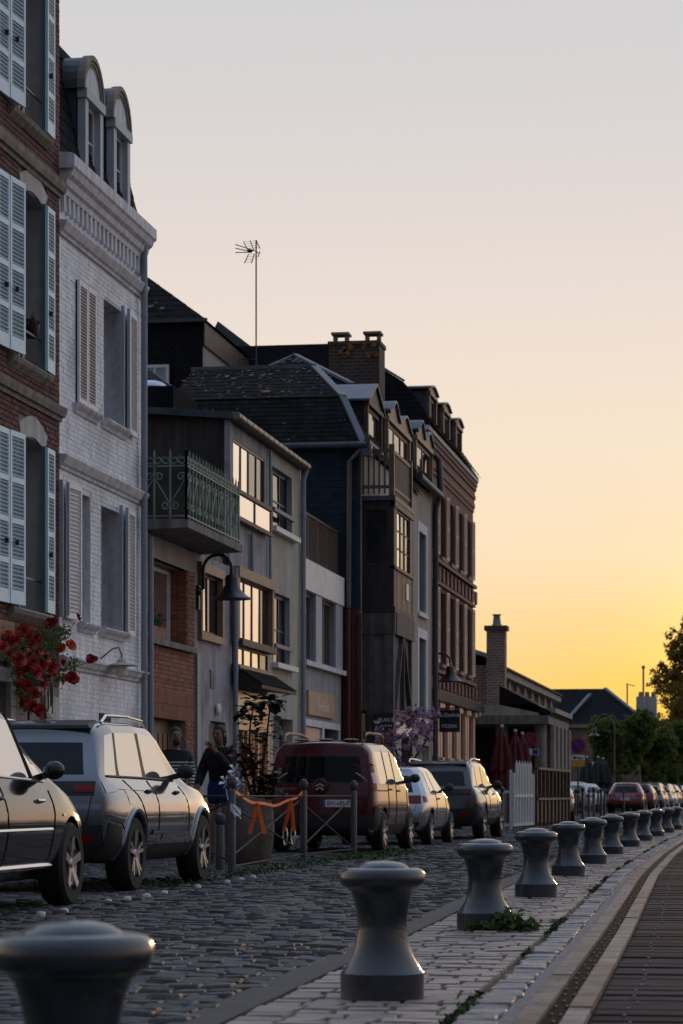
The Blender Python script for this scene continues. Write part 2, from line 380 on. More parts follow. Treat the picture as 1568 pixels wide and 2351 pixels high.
# ================================================================ GROUND
structure('ground', MB().box(-3000, 3000, -300, 4500, -.6, -.09), 'ground')
BY = [-5, 5.7, 16.7, 28.3, 38.1, 50, 66, 100, 200]; BX = [-1.42, -1.52, -1.76, -2.06, -2.19, -2.24, -2.17, -1.6, 1.5]
def xb(y): return float(np.interp(y, BY, BX))
structure('river', MB().box(5.2, 260, -80, 900, -.3, -.086), 'water')

def stone_variant(k, w, l, h, dome, inner=.86):
    rnd = random.Random(k); mb = MB(); ring = []
    for sx, sy in ((-1,-.8),(-.8,-1),(.8,-1),(1,-.8),(1,.8),(.8,1),(-.8,1),(-1,.8)):
        ring.append((sx*w/2*rnd.uniform(.88, 1.04), sy*l/2*rnd.uniform(.88, 1.04)))
    v = [(x, y, -h) for x, y in ring]+[(x*.97, y*.97, -dome*.8) for x, y in ring]+[(x*inner, y*inner, rnd.uniform(-.25,.1)*dome) for x, y in ring]+[(0, 0, dome*.15)]
    f = []
    for a in (0, 8):
        for i in range(8): f.append((a+i, a+(i+1) % 8, a+8+(i+1) % 8, a+8+i))
    f += [(16+i, 16+(i+1) % 8, 24) for i in range(8)]
    mb.add(v, f); return mb
def lay(root, name, m, spots, variants, limit=300):
    """spots: (x, y, z, rot, tilt_x, tilt_y, scale_x, scale_y); the nearest in view become single pieces, the others one mesh"""
    vis = [s for s in spots if seen((s[0], s[1], s[2]), -6)]
    vis.sort(key=lambda s: s[1]); own = set(id(s) for s in vis[:limit])
    mes = [v.mesh(name, m, (0,0,0), True) for v in variants]
    V = [np.array(v.v) for v in variants]; allv = []; allf = []; n = 0
    for i, s in enumerate(spots):
        k = i*7 % len(variants)
        if id(s) in own:
            root.piece(name, mes[k], s[:3], (s[4], s[5], s[3]), (s[6], s[7], 1)); continue
        if not seen((s[0], s[1], s[2]), 60): continue
        M = np.array((Matrix.Rotation(s[3], 3, 'Z') @ Matrix.Rotation(s[4], 3, 'X') @ Matrix.Rotation(s[5], 3, 'Y')))
        allv.append((V[k]*np.array((s[6], s[7], 1))) @ M.T + np.array(s[:3])); allf += [tuple(q+n for q in f) for f in variants[k].f]; n += len(V[k])
    if n:
        me = bpy.data.meshes.new(name); me.from_pydata(np.concatenate(allv).tolist(), [], allf); me.materials.append(MATS[m])
        me.polygons.foreach_set('use_smooth', [True]*len(me.polygons)); me.set_sharp_from_angle(angle=R(50))
        o = link(bpy.data.objects.new(name+'_field', me), root.o); o['kind'] = 'stuff'
def strip(y0, y1, a, b, z0, z1, step=3.):
    mb = MB(); ys = list(np.arange(y0, y1, step))+[y1]
    for p, q in zip(ys[:-1], ys[1:]):
        mb.hexa([(xb(p)+a, p, z0), (xb(p)+b, p, z0), (xb(q)+b, q, z0), (xb(q)+a, q, z0)], [(xb(p)+a, p, z1), (xb(p)+b, p, z1), (xb(q)+b, q, z1), (xb(q)+a, q, z1)])
    return mb
U = random.uniform
# cobbled road and parking lane
road = Thing('road', kind='structure')
mb = MB(); ys = list(np.arange(-4, 132, 4.))
for p, q in zip(ys[:-1], ys[1:]):
    mb.hexa([(-12, p, -.09), (xb(p)-.5, p, -.09), (xb(q)-.5, q, -.09), (-12, q, -.09)], [(-12, p, -.03), (xb(p)-.5, p, -.03), (xb(q)-.5, q, -.03), (-12, q, -.03)])
road.part('road_bed', mb, 'joint')
spots = []; y = 7.5; row = 0
while y < 125:
    far = y > 70; pw = .15 if not far else .3; x = -9.15+U(0, pw)
    while x < xb(y)-.70:
        w = pw*U(.85, 1.15)
        if not (-5.12 < x+w/2 < -4.98): spots.append((x+w/2, y+U(-.012,.012), U(-.012,.008), U(-.1,.1), U(-.07,.07), U(-.07,.07), w/pw*(1 if not far else 1.55), U(.82,1.08)*(1 if not far else 1.7)))
        x += w
    y += .165 if not far else .33; row += 1
lay(road, 'cobblestone', 'cobble', spots, [stone_variant(k, .148, .160, .05, .012, .88) for k in range(7)])
road.part('kerb_line', MB().box(-5.11, -4.99, 6, 62, -.03, -.012), 'gutter')
far_road = MB().hexa([(-40, 132, -.09), (60, 132, -.09), (60, 330, -.09), (-40, 330, -.09)], [(-40, 132, -.035), (60, 132, -.035), (60, 330, -.035), (-40, 330, -.035)])
structure('far_road', far_road, 'cobble')
structure('gutter', strip(6, 120, -.62, -.425, -.05, -.004), 'gutter')
# pale sett pavement under the bollards
pave = Thing('pavement', kind='structure'); pave.part('pavement_bed', strip(6, 120, -.424, .70, -.06, -.022), 'joint')
spots = []; y = 7.5
while y < 95:
    x = xb(y)-.42+U(0,.02); e = xb(y)+.42
    while x < e-.06:
        w = min(U(.15,.235), e-x)
        if e-x-w < .05: w = e-x
        if random.random() > .012: spots.append((x+w/2, y, U(-.005,.004), U(-.03,.03), U(-.02,.02), U(-.02,.02), (w-.014)/.2, U(.96,1.05)))
        x += w
    y += .185
lay(pave, 'paving_sett', 'sett_light', spots, [stone_variant(30+k, .2, .172, .04, .006, .95) for k in range(6)])
spots = []; y = 7.5
while y < 80:
    l = U(.16,.24); spots.append((xb(y)+.525+U(-.01,.01), y+l/2, U(-.006,.006), U(-.06,.06), U(-.04,.04), U(-.04,.04), U(.8,1.05), l/.2*.93)); y += l
lay(pave, 'edge_stone', 'sett_rough', spots, [stone_variant(50+k, .17, .2, .04, .010, .9) for k in range(6)])
pave.part('cement_joint', strip(6, 120, .61, .68, -.03, -.008), 'cement')
mb = MB()
for _ in range(2600):
    y = 7.5+52*random.random()**1.5
    if math.sin(y*1.9)+math.sin(y*.77+1) < .35: continue
    x = xb(y)+.43+random.gauss(0, .012); 
    leaf_cloud(mb, [(x, y, U(-.01,.012)*abs(math.sin(y*2.1))+.0)], .035)
pave.part('moss', mb, 'moss', kind='stuff')
# boardwalk with its edge beams
deck = Thing('boardwalk', kind='structure'); deck.part('deck_gap_shade', strip(6, 120, .681, 6.4, -.08, -.016), 'strip_dark')  # near-black bed almost level with the planks: shade of the gaps as colour
def skew(y0, y1, a, b, z0, z1): return MB().hexa([(xb(y0)+a, y0, z0), (xb(y0)+b, y0, z0), (xb(y1)+b, y1, z0), (xb(y1)+a, y1, z0)], [(xb(y0)+a, y0, z1), (xb(y0)+b, y0, z1), (xb(y1)+b, y1, z1), (xb(y1)+a, y1, z1)])
y = 7.2; k = 0
while y < 90:
    ln = U(2.3, 2.9)
    for a, b, o in ((.683, .775, 0), (.86, .95, .9)): deck.part('edge_beam', skew(y+o, y+o+ln-.02, a, b, -.05, .012+U(-.003,.003)), 'wood_beam')
    y += ln
deck.part('drain_strip', strip(6, 95, .78, .855, -.05, -.006), 'strip_dark')
y = 8.
while y < 88:
    deck.part('deck_plank', skew(y, y+.215, .965, 5.8, -.045, U(-.012,-.006)), 'deck'); y += .265
mb = MB()
y = 8.
while y < 45:
    for a in ((.80, .835) if int(y*3) % 3 else (.82,)): mb.sphere((xb(y)+a+U(-.01,.01), y+U(-.05,.05), -.004), .007, 6, 4, (1,1,.6))
    if int(y*3) % 4 == 0: mb.sphere((xb(y)+U(.70,.75), y, .012), .008, 6, 4, (1,1,.5))
    mb.sphere((xb(y)+1.10+U(-.02,.02), y, -.006), .007, 6, 4, (1,1,.6))
    y += .335
deck.part('screw_heads', mb, 'stud_metal', kind='stuff')
# verge weeds round the planter
mb = MB(); pts = []
for _ in range(900):
    y = U(24, 40); x = -5.35-abs(random.gauss(0,.35)); pts.append((x, y, U(0,.03)))
for _ in range(700): pts.append((U(-5.75,-5.1), U(34.0, 40), U(0,.025)))
leaf_cloud(mb, pts, .05, .2)
o = link(bpy.data.objects.new('verge_grass', mb.mesh('verge_grass', 'grass'))); o['kind'] = 'stuff'; o['label'] = 'sparse green weeds growing between cobbles along the parking lane'; o['category'] = 'weeds'
# white reflective road studs
stud = MB().lathe([(.034,-.02),(.034,.006),(.028,.014),(.012,.018),(.001,.019)], 14).mesh('road_stud', 'stud_white', (0,0,0), True)
SP = [(93,2099),(147,2091),(248,2070),(293,2064),(337,2057),(377,2050),(453,2036),(521,2025),(553,2019.6),(581,2014),(1364/1.742*.6272+627,1938),(1137,1937),(1148,1936)]
SP = SP[:10]+[gnd_ for gnd_ in ((1125,1934),(1137,1933),(1148,1932))]
ords = ['first','second','third','fourth','fifth','sixth','seventh','eighth','ninth','tenth']
for i, (a, b) in enumerate(SP):
    x, y = gnd(a, b); o = link(bpy.data.objects.new('road_stud', stud)); o.location = (x, y, .004)
    o['label'] = (f'{ords[i]} white domed road stud from the left, on the parking line' if i < 10 else f'{ords[i-10]} from the left of three small road studs past the dark grey car'); o['category'] = 'road stud'; o['group'] = 'white road studs'

# ================================================================ BOLLARDS
prof = [(.178,0),(.178,.112),(.172,.118),(.150,.150),(.128,.19),(.115,.23),(.107,.28),(.104,.32),(.108,.36),(.118,.41),(.133,.455),(.145,.464),(.150,.468),(.150,.472),(.168,.478),(.179,.494),(.182,.514),(.179,.535),(.168,.550),(.148,.556),(.112,.557),(.106,.563),(.088,.575),(.05,.584),(.001,.587)]
bol = MB().lathe(prof, 56).mesh('bollard', 'iron_grey', (0,0,0), True)
where = ['nearest, cut off at bottom left', 'second from camera, on pale setts', 'third from camera, weeds at foot', 'fourth from camera', 'fifth from camera', 'sixth from camera', 'seventh from camera', 'eighth from camera', 'ninth from camera', 'tenth from camera', 'eleventh from camera', 'twelfth and farthest']
for i, y in enumerate([5.66, 10.98, 16.7, 22.2, 28.0, 33.2, 38.5, 44.2, 49.8, 55.4, 61, 66.5]):
    o = link(bpy.data.objects.new('bollard', bol)); o.location = (xb(y)+(.042 if i == 1 else 0), y, -.004); o.rotation_euler = (0, 0, i*1.3)
    o['label'] = 'squat grey cast iron bollard on the quay, '+where[i]; o['category'] = 'bollard'; o['group'] = 'cast iron bollards along the quay'
mb = MB(); bx_, by_ = xb(16.7), 16.7
leaf_cloud(mb, [p for p in ball_pts((bx_+.16, by_-.16, .04), (.15,.1,.11), 260, .2) if p[2] > 0]+[p for p in ball_pts((bx_+.02, by_-.2, .015), (.18,.06,.05), 160, .2) if p[2] > 0]+[p for p in ball_pts((bx_+.29, by_-.13, .03), (.1,.08,.06), 120, .2) if p[2] > 0], .05)
o = link(bpy.data.objects.new('weed_clump', mb.mesh('weed_clump', 'leaf'))); o['label'] = 'dark green weed growing at the foot of the third bollard'; o['category'] = 'weed'

# timber railing along the water side of the boardwalk (mirrored in the car doors)
qr = Thing('quay_railing', 'dark timber quay railing along the water side of the boardwalk, mirrored in the car doors', 'railing', (4.2, 30, 0))
for k in range(44):
    y = 4+k*2.2; x = xb(y)+5.9; qr.part('post', MB().box(x-.07, x+.07, y-.07, y+.07, -.05, 1.12), 'timber_dark')
    y2 = y+2.2; x2 = xb(y2)+5.9
    for z, w in ((1.08, .12), (.72, .10), (.36, .22)): qr.part('rail', MB().bar((x, y, z), (x2, y2, z), .06, w), 'timber_dark')
# ================================================================ HOUSES: shared builders
FX = -9.2
def wall_mesh(y0, y1, z0, z1, holes, x=FX, depth=.18, mb=None):
    """street wall on plane x with rectangular openings and their reveals"""
    mb = mb or MB(); ys = sorted({y0, y1, *[v for h in holes for v in h[:2]]}); zs = sorted({z0, z1, *[v for h in holes for v in h[2:4]]})
    for a, b in zip(ys[:-1], ys[1:]):
        for c, d in zip(zs[:-1], zs[1:]):
            m, n = (a+b)/2, (c+d)/2
            if any(h[0] < m < h[1] and h[2] < n < h[3] for h in holes): continue
            mb.quad((x, a, c), (x, b, c), (x, b, d), (x, a, d))
    for a, b, c, d in [h[:4] for h in holes]:
        i = x-depth
        mb.quad((x, a, c), (x, b, c), (i, b, c), (i, a, c)); mb.quad((x, a, d), (x, b, d), (i, b, d), (i, a, d))
        mb.quad((x, a, c), (x, a, d), (i, a, d), (i, a, c)); mb.quad((x, b, c), (x, b, d), (i, b, d), (i, b, c))
    return mb
def block(root, name, m, x0, x1, y0, y1, z0, z1): return root.box(name, m, (x0, x1, y0, y1, z0, z1))
def window(root, y0, y1, z0, z1, x, fm='frame_white', cols=2, rows=1, w=.06, gm='glass', parent=None, dim=0):
    """frame with glazing bars; each pane its own piece"""
    f = MB(); d = .05
    f.box(x-d, x, y0, y0+w, z0, z1); f.box(x-d, x, y1-w, y1, z0, z1); f.box(x-d, x-.002, y0+w, y1-w, z0, z0+w); f.box(x-d, x-.002, y0+w, y1-w, z1-w, z1)
    iy0, iy1, iz0, iz1 = y0+w, y1-w, z0+w, z1-w
    for i in range(1, cols):
        c = lerp(iy0, iy1, i/cols); f.box(x-d+.004, x-.004, c-w*.45, c+w*.45, iz0, iz1)
    for j in range(1, rows):
        c = lerp(iz0, iz1, j/rows); f.box(x-d+.008, x-.012, iy0, iy1, c-w*.25, c+w*.25)
    o = root.part('window', f, fm, parent)
    for i in range(cols):
        for j in range(rows):
            a, b = lerp(iy0, iy1, i/cols), lerp(iy0, iy1, (i+1)/cols); c, e = lerp(iz0, iz1, j/rows), lerp(iz0, iz1, (j+1)/rows)
            t = U(-.004, .004)
            root.part('pane', MB().hexa([(x-.03, a, c), (x-.03, b, c), (x-.03+t, b, e), (x-.03+t, a, e)], [(x-.024, a, c), (x-.024, b, c), (x-.024+t, b, e), (x-.024+t, a, e)]), 'glass_dim' if i >= cols-dim else gm, o)  # dim columns take darker glass, painting in the dark part of the reflection
    return o
SLATS = {}
def shutter(root, pa, pb, z0, z1, fm, sm, n, rails=(.0, .5, 1.), back=None, single=True, st=.05, th=.035, rail=.07, base=None):
    """louvred leaf standing between plan points pa and pb"""
    a, b = Vector((pa[0], pa[1], 0)), Vector((pb[0], pb[1], 0)); L = (b-a).length; d = (b-a)/L; ang = math.atan2(d.y, d.x); nn = Vector((d.y, -d.x, 0))
    if nn.x < 0: nn = -nn
    f = MB()
    def bx(t0, t1, h0, h1, k=th):
        p = [a+d*t0-nn*k/2, a+d*t1-nn*k/2, a+d*t1+nn*k/2, a+d*t0+nn*k/2]
        f.hexa([(q.x, q.y, h0) for q in p], [(q.x, q.y, h1) for q in p])
    bx(0, st, z0, z1); bx(L-st, L, z0, z1)
    H = z1-z0; rz = []
    for i, r in enumerate(rails):
        h = base if (base and i == 0) else rail
        c0 = z0+r*(H-h) if not (base and i == 0) else z0
        bx(st, L-st, c0, c0+h, th*.96); rz.append((c0, c0+h))
    leaf = root.part('shutter', f, fm)
    if back:
        g = MB(); p = [a+d*st-nn*.012, a+d*(L-st)-nn*.012, a+d*(L-st)-nn*.008, a+d*st-nn*.008]
        g.hexa([(q.x, q.y, z0+.01) for q in p], [(q.x, q.y, z1-.01) for q in p]); root.part('backing', g, back, leaf)
    gaps = [(rz[i][1], rz[i+1][0]) for i in range(len(rz)-1)]; tot = sum(q-p for p, q in gaps); mid = (a+b)/2
    ln = round(L-2*st, 3); mass = MB()
    for p, q in gaps:
        k = max(2, round(n*(q-p)/tot)); pitch = (q-p)/k; key = (ln, round(pitch, 3), sm)
        if key not in SLATS: SLATS[key] = MB().box(-ln/2, ln/2, -.004, .004, -pitch*.22, pitch*.22).mesh('slat', sm)
        for i in range(k):
            z = p+pitch*(i+.5)
            if single: root.piece('slat', SLATS[key], (mid.x+nn.x*.006, mid.y+nn.y*.006, z), (Matrix.Rotation(ang, 3, 'Z') @ Matrix.Rotation(R(32 if (Matrix.Rotation(ang, 3, 'Z') @ Vector((0,-1,0))).dot(nn) > 0 else -32), 3, 'X')).to_euler(), parent=leaf)
            else:
                c = mid+nn*.006; e = d*ln/2; o1 = nn*pitch*.2
                mass.hexa([c-e+o1+Vector((0,0,z-pitch*.3)), c+e+o1+Vector((0,0,z-pitch*.3)), c+e-o1+Vector((0,0,z+pitch*.3)), c-e-o1+Vector((0,0,z+pitch*.3))],
                          [c-e+o1+Vector((0,0,z-pitch*.3+.008)), c+e+o1+Vector((0,0,z-pitch*.3+.008)), c+e-o1+Vector((0,0,z+pitch*.3+.008)), c-e-o1+Vector((0,0,z+pitch*.3+.008))])
    if mass.v: root.part('slats', mass, sm, leaf, kind='stuff')
    return leaf
def bricks(root, name, m, y0, y1, z0, z1, holes, x=FX, bl=.215, bh=.055, mo=.011, limit=300, out=.012, score=None, dark=0):
    full = MB().box(-.03, out, -bl/2, bl/2, -bh/2, bh/2).mesh(name, m); spots = []; z = z0+bh/2; r = 0
    while z < z1-bh*.3:
        y = y0-(bl+mo)*(.5 if r % 2 else 0)*random.uniform(.85, 1.15)
        while y < y1:
            a, b = max(y, y0), min(y+bl, y1)
            for h in holes:
                if h[2]-bh*.45 < z < h[3]+bh*.45:
                    if a >= h[0] and b <= h[1]: a = b
                    elif a < h[0] < b: b = h[0]
                    elif a < h[1] < b: a = h[1]
            if b-a > .05: spots.append(((a+b)/2, z, b-a))
            y += bl+mo
        z += bh+mo; r += 1
    vis = [s for s in spots if seen((x, s[0], s[1])) and (score is None or score(s))]
    vis.sort(key=lambda s: -s[2]/s[0]**2); own = set(vis[:limit]); rest = MB()
    for s in spots:
        j = U(-.003, .003)
        if s in own: root.piece(name, full, (x+j, s[0], s[1]), (0, 0, 0), (1, s[2]/bl, 1))
        else: rest.box(x-.03, x+out+j, s[0]-s[2]/2, s[0]+s[2]/2, s[1]-bh/2, s[1]+bh/2)
    if rest.v: root.part(name+'work', rest, m, kind='stuff')
def band(root, name, m, y0, y1, prof, x=FX, **k):
    """moulding: profile [(out, z)] swept along the street"""
    return root.part(name, MB().prism([(x+a, z) for a, z in prof], 'y', y0, y1) if False else MB().add(
        [(x+a, y0, z) for a, z in prof]+[(x+a, y1, z) for a, z in prof],
        [tuple(range(len(prof))), tuple(range(len(prof), 2*len(prof)))]+[(i, (i+1) % len(prof), len(prof)+(i+1) % len(prof), len(prof)+i) for i in range(len(prof))]), m, **k)
def slates(root, m, A, B, C, D, rows, cols, name='slates', parent=None, lift=.012):
    """overlapping slates on quad A-B (eave) C-D (top: D over A)"""
    A, B, C, D = map(Vector, (A, B, C, D)); n = (B-A).cross(D-A).normalized(); mb = MB()
    if n.z < 0 and abs(n.z) > .02: n = -n
    for r in range(rows):
        t0, t1 = r/rows, min(1, (r+1.12)/rows); p0, p1 = A.lerp(D, t0), B.lerp(C, t0); q0, q1 = A.lerp(D, t1), B.lerp(C, t1)
        for c in range(-1, cols):
            a, b = (c+(.5 if r % 2 else 0))/cols, (c+.97+(.5 if r % 2 else 0))/cols; a, b = max(0, a), min(1, b)
            if b-a < .001: continue
            l = n*(lift*U(.7,1.5)); e = n*.002
            v = [p0.lerp(p1, a)+l, p0.lerp(p1, b)+l, q0.lerp(q1, b)+e, q0.lerp(q1, a)+e, p0.lerp(p1, a), p0.lerp(p1, b)]
            mb.add(v, [(0,1,2,3),(4,5,1,0)])
    return root.part(name, mb, m, parent, kind='stuff')
def lichen(root, A, B, C, D, n, m='lichen', size=.12):
    A, B, C, D = map(Vector, (A, B, C, D)); nn = (B-A).cross(D-A).normalized(); mb = MB(); ex = (B-A).normalized(); ey = (D-A).normalized()
    if nn.dot(Vector((0,-1,.5))) < 0: nn = -nn
    for _ in range(n):
        a, t = random.random(), random.random(); p = A.lerp(B, a).lerp(D.lerp(C, a), t)+nn*.03; s = size*U(.4,1.2)
        mb.add([p+ex*s*U(.3,.6)*math.cos(q)+ey*s*U(.3,.6)*math.sin(q) for q in (0,1.05,2.1,3.14,4.2,5.2)], [(0,1,2,3,4,5)])
    root.part('lichen', mb, m, kind='stuff')
def slab(root, name, m, A, B, C, D, th=.04, parent=None):
    A, B, C, D = map(Vector, (A, B, C, D)); n = (B-A).cross(D-A).normalized()*th
    return root.part(name, MB().hexa([A, B, C, D], [A-n, B-n, C-n, D-n]), m, parent)
def pipe(root, name, m, pts, r=.05, rings=True, parent=None):
    o = root.part(name, MB().tube(pts, r, 12), m, parent, smooth=True)
    if rings:
        a, b = Vector(pts[-2]), Vector(pts[-1])
        for t in np.linspace(.1, .9, 4):
            p = a.lerp(b, float(t)); root.part('pipe_collar', MB().tube([p-Vector((0,0,.025)), p+Vector((0,0,.025))], r*1.14, 12), m, o, smooth=True)
    return o

# ================================================================ A: dark brick house with pale blue shutters
A = Thing('brick_townhouse', 'tall dark red brick townhouse with pale blue louvred shutters, cut off by the left edge', 'house', (-9.2, 30, 0))
AY0, AY1 = 26.5, 33.56; yo0, yo1 = 31.72, 32.80
flo = [(3.20, 5.42), (6.32, 8.54), (9.40, 11.60)]
holesA = [(yo0, yo1, a, b) for a, b in flo]+[(29.9, 31.1, 0, 2.25)]
A.part('wall', wall_mesh(AY0, AY1, 0, 14, holesA, FX-.012, .3), 'mortar')
A.part('end_wall', MB().quad((-9.212, AY1, 0), (-16, AY1, 0), (-16, AY1, 14), (-9.212, AY1, 14)), 'mortar')
A.part('rear_wall', MB().box(-16, -15.9, AY0, AY1-.01, 0, 14), 'mortar')
bh_ = [(5.80, 5.97), (8.76, 8.95)]
hb = [(a-.05, b+.12, c-.12, d+.2) for a, b, c, d in holesA]+[(AY0, AY1, a, b) for a, b in bh_]
bricks(A, 'brick', 'brick_dark', 30.2, AY1, 2.3, 12.3, hb, limit=300)
for (a, b) in bh_:
    band(A, 'string_course', 'stone_grey', AY0, AY1+.02, [(0, a), (.04, a), (.05, a+.05), (.09, a+.06), (.11, a+.12), (.12, b), (0, b+.01)])
for k, (a, b) in enumerate(flo):
    # reveal lining, sill, arched lintel
    rv = MB(); i = FX-.3
    rv.box(i, FX+.006, yo0-.05, yo0+.01, a, b); rv.box(i, FX+.006, yo1-.01, yo1+.12, a, b); rv.box(i, FX-.002, yo0, yo1, b-.02, b+.02)
    A.part('window_reveal', rv, 'stucco_rev')
    arch = [];
    for j in range(13):
        t = j/12; arch.append((lerp(yo0-.08, yo1+.14, t), b+.10+.17*math.sin(math.pi*t)))
    low = [(lerp(yo0, yo1, j/12), b-.10+.10*math.sin(math.pi*j/12)) for j in range(13)]
    mb = MB()
    for j in range(12):
        p, q, r_, s_ = low[j], low[j+1], arch[j+1], arch[j]
        mb.hexa([(FX-.3, *p), (FX-.3, *q), (FX-.3, *r_), (FX-.3, *s_)], [(FX+.025, *p), (FX+.025, *q), (FX+.025, *r_), (FX+.025, *s_)])
    A.part('arched_lintel', mb, 'stucco_rev')
    band(A, 'window_sill', 'stone_grey', yo0-.55, yo1+.17, [(-.3, a-.15), (.02, a-.15), (.05, a-.12), (.09, a-.08), (.11, a-.03), (.08, a), (-.3, a+.005)])
    window(A, yo0, yo1, a, b, FX-.26, 'frame_white', 2, 3, gm='glass_dim')
    z0, z1 = a+.02, b-.07
    rl = (0, .235, .48, .725, 1)
    FP = lambda px, x: (x, fac(px, 0, x)[0])
    shutter(A, FP(-6, -9.15), FP(20, -9.13), z0, z1, 'shutter_white', 'shutter_white', 34, rl, 'shutter_teal', base=.17)
    shutter(A, FP(22, -9.12), FP(56, -9.07), z0, z1, 'shutter_white', 'shutter_white', 34, rl, 'shutter_teal', base=.17)
    shutter(A, FP(107, -9.12), FP(124, -9.13), z0, z1, 'shutter_white', 'shutter_white', 34, rl, 'shutter_teal', base=.17)
    e = MB(); ye = fac(100, 0, -9.13)[0]; e.box(-9.155, -9.105, ye, ye+.03, z0, z1); A.part('folded_leaf', e, 'shutter_teal')
    for p in (FP(36, -9.08), FP(12, -9.12), FP(114, -9.11)): A.part('shutter_catch', MB().box(p[0], p[0]+.05, p[1]-.02, p[1]+.02, z0+.72, z0+.78), 'lamp_black')
    bk = MB(); bk.box(-9.24, -9.19, yo0+.10, yo0+.20, a+.05, a+.40).bar((-9.2, yo0+.02, a+.41), (-9.2, yo1-.02, a+.41), .025, .025)
    A.part('window_guard', bk, 'lamp_black')
dr = MB(); dr.box(-9.2, -9.13, 31.1, 31.32, 0, 2.55); dr.box(-9.2, -9.10, 29.7, 31.4, 2.25, 2.42)
A.part('door_surround', dr, 'stucco_rev')
A.box('door', 'frame_white', (-9.48, -9.44, 29.9, 31.1, 0, 2.25))
A.box('name_board', 'wood_door', (-9.19, -9.14, 29.6, 31.3, 2.5, 3.0)); A.box('ground_reveal', 'stucco_rev', (-9.2, -9.14, 32.75, 33.4, 0, 2.15))

# ================================================================ B: white painted brick house
B_ = Thing('white_brick_house', 'narrow white painted brick house with slate mansard roof and two round-headed dormers', 'house', (-9.2, 36, 0))
BY0, BY1 = 33.58, 38.22
wl_ = [(34.65, 35.22, 3.22, 5.0), (35.81, 36.95, 3.22, 4.96), (34.42, 35.36, 6.17, 7.88), (35.96, 37.03, 6.17, 7.9)]
B_.part('wall', wall_mesh(BY0, BY1, 0, 9.0, wl_, FX-.006, .34), 'mortar_white')
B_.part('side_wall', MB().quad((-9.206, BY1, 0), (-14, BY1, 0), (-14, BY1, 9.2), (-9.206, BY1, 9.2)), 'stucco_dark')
strB = [(2.55, 2.70), (5.20, 5.38), (8.30, 8.48)]
hb = [(a-.02, b+.02, c-.1, d+.02) for a, b, c, d in wl_]+[(BY0, BY1, a, b) for a, b in strB]+[(BY0, BY1, 8.6, 9.1)]
bricks(B_, 'painted_brick', 'brick_white', BY0, BY1, 1.3, 8.7, hb, bl=.21, bh=.058, mo=.007, out=.0015, limit=300)
for a, b in strB:
    band(B_, 'string_course', 'stone_white', BY0-.03, BY1+.04, [(-.05, a), (.03, a), (.04, a+.04), (.07, a+.06), (.10, a+.12), (.12, b-.02), (.12, b), (-.05, b+.015)])
band(B_, 'frieze', 'stone_white', BY0, BY1+.02, [(-.05, 8.86), (.05, 8.86), (.06, 8.93), (.10, 8.96), (.12, 9.04), (.17, 9.08), (.20, 9.16), (-.05, 9.16)])
band(B_, 'gutter_board', 'stone_white', BY0-.05, BY1+.06, [(-.05, 9.162), (.20, 9.162), (.225, 9.19), (.225, 9.34), (.19, 9.36), (-.05, 9.38)])
dm = MB().box(-.03, .05, -.045, .045, -.11, .11).mesh('dentil', 'stone_white')
for k in range(20): B_.piece('dentil', dm, (FX, BY0+.14+k*.231, 8.74))
for a, b, c, d in wl_[:4]:
    rv = MB(); rv.box(FX-.335, FX-.0, a-.004, a+.012, c, d); rv.box(FX-.335, FX-.0, b-.012, b+.004, c, d); rv.box(FX-.335, FX-.001, a, b, d-.012, d+.004)
    B_.part('window_reveal', rv, 'stone_white')
    band(B_, 'window_sill', 'stone_white', a-.14, b+.14, [(-.3, c-.13), (.03, c-.13), (.05, c-.09), (.10, c-.05), (.12, c-.02), (.12, c), (-.3, c+.006)])
    window(B_, a, b, c, d, FX-.3, 'frame_white', 2, 3, .05, gm='glass_dim')
# shutters: closed pair upstairs, open leaves elsewhere
shutter(B_, (-9.16, 34.43), (-9.16, 34.88), 6.19, 7.86, 'shutter_cream', 'shutter_cream', 34, (0, 1), 'frame_brown')
shutter(B_, (-9.16, 34.90), (-9.16, 35.35), 6.19, 7.86, 'shutter_cream', 'shutter_cream', 34, (0, 1), 'frame_brown')
def fold(y, z0, z1, s=1):
    f = MB(); f.box(-9.17, -9.12, y, y+.04, z0, z1)
    f.box(-9.09, -9.05, y+.06, y+.10, z0+.02, z1-.03); B_.part('folded_leaf', f, 'shutter_grey')
fold(fac(282, 0, -9.14)[0], 6.17, 7.95); shutter(B_, FP(297, -9.12), FP(314, -9.14), 6.14, 7.93, 'shutter_cream', 'shutter_cream', 34, (0, 1), 'shutter_grey')
fold(fac(278, 0, -9.14)[0], 3.2, 5.05); shutter(B_, FP(293, -9.12), FP(309, -9.14), 3.2, 5.03, 'shutter_cream', 'shutter_cream', 32, (0, 1), 'shutter_grey')
fold(fac(141, 0, -9.14)[0], 3.22, 5.03); shutter(B_, FP(154, -9.13), FP(186, -9.10), 3.22, 5.03, 'shutter_cream', 'shutter_cream', 30, (0, 1), 'shutter_cream')
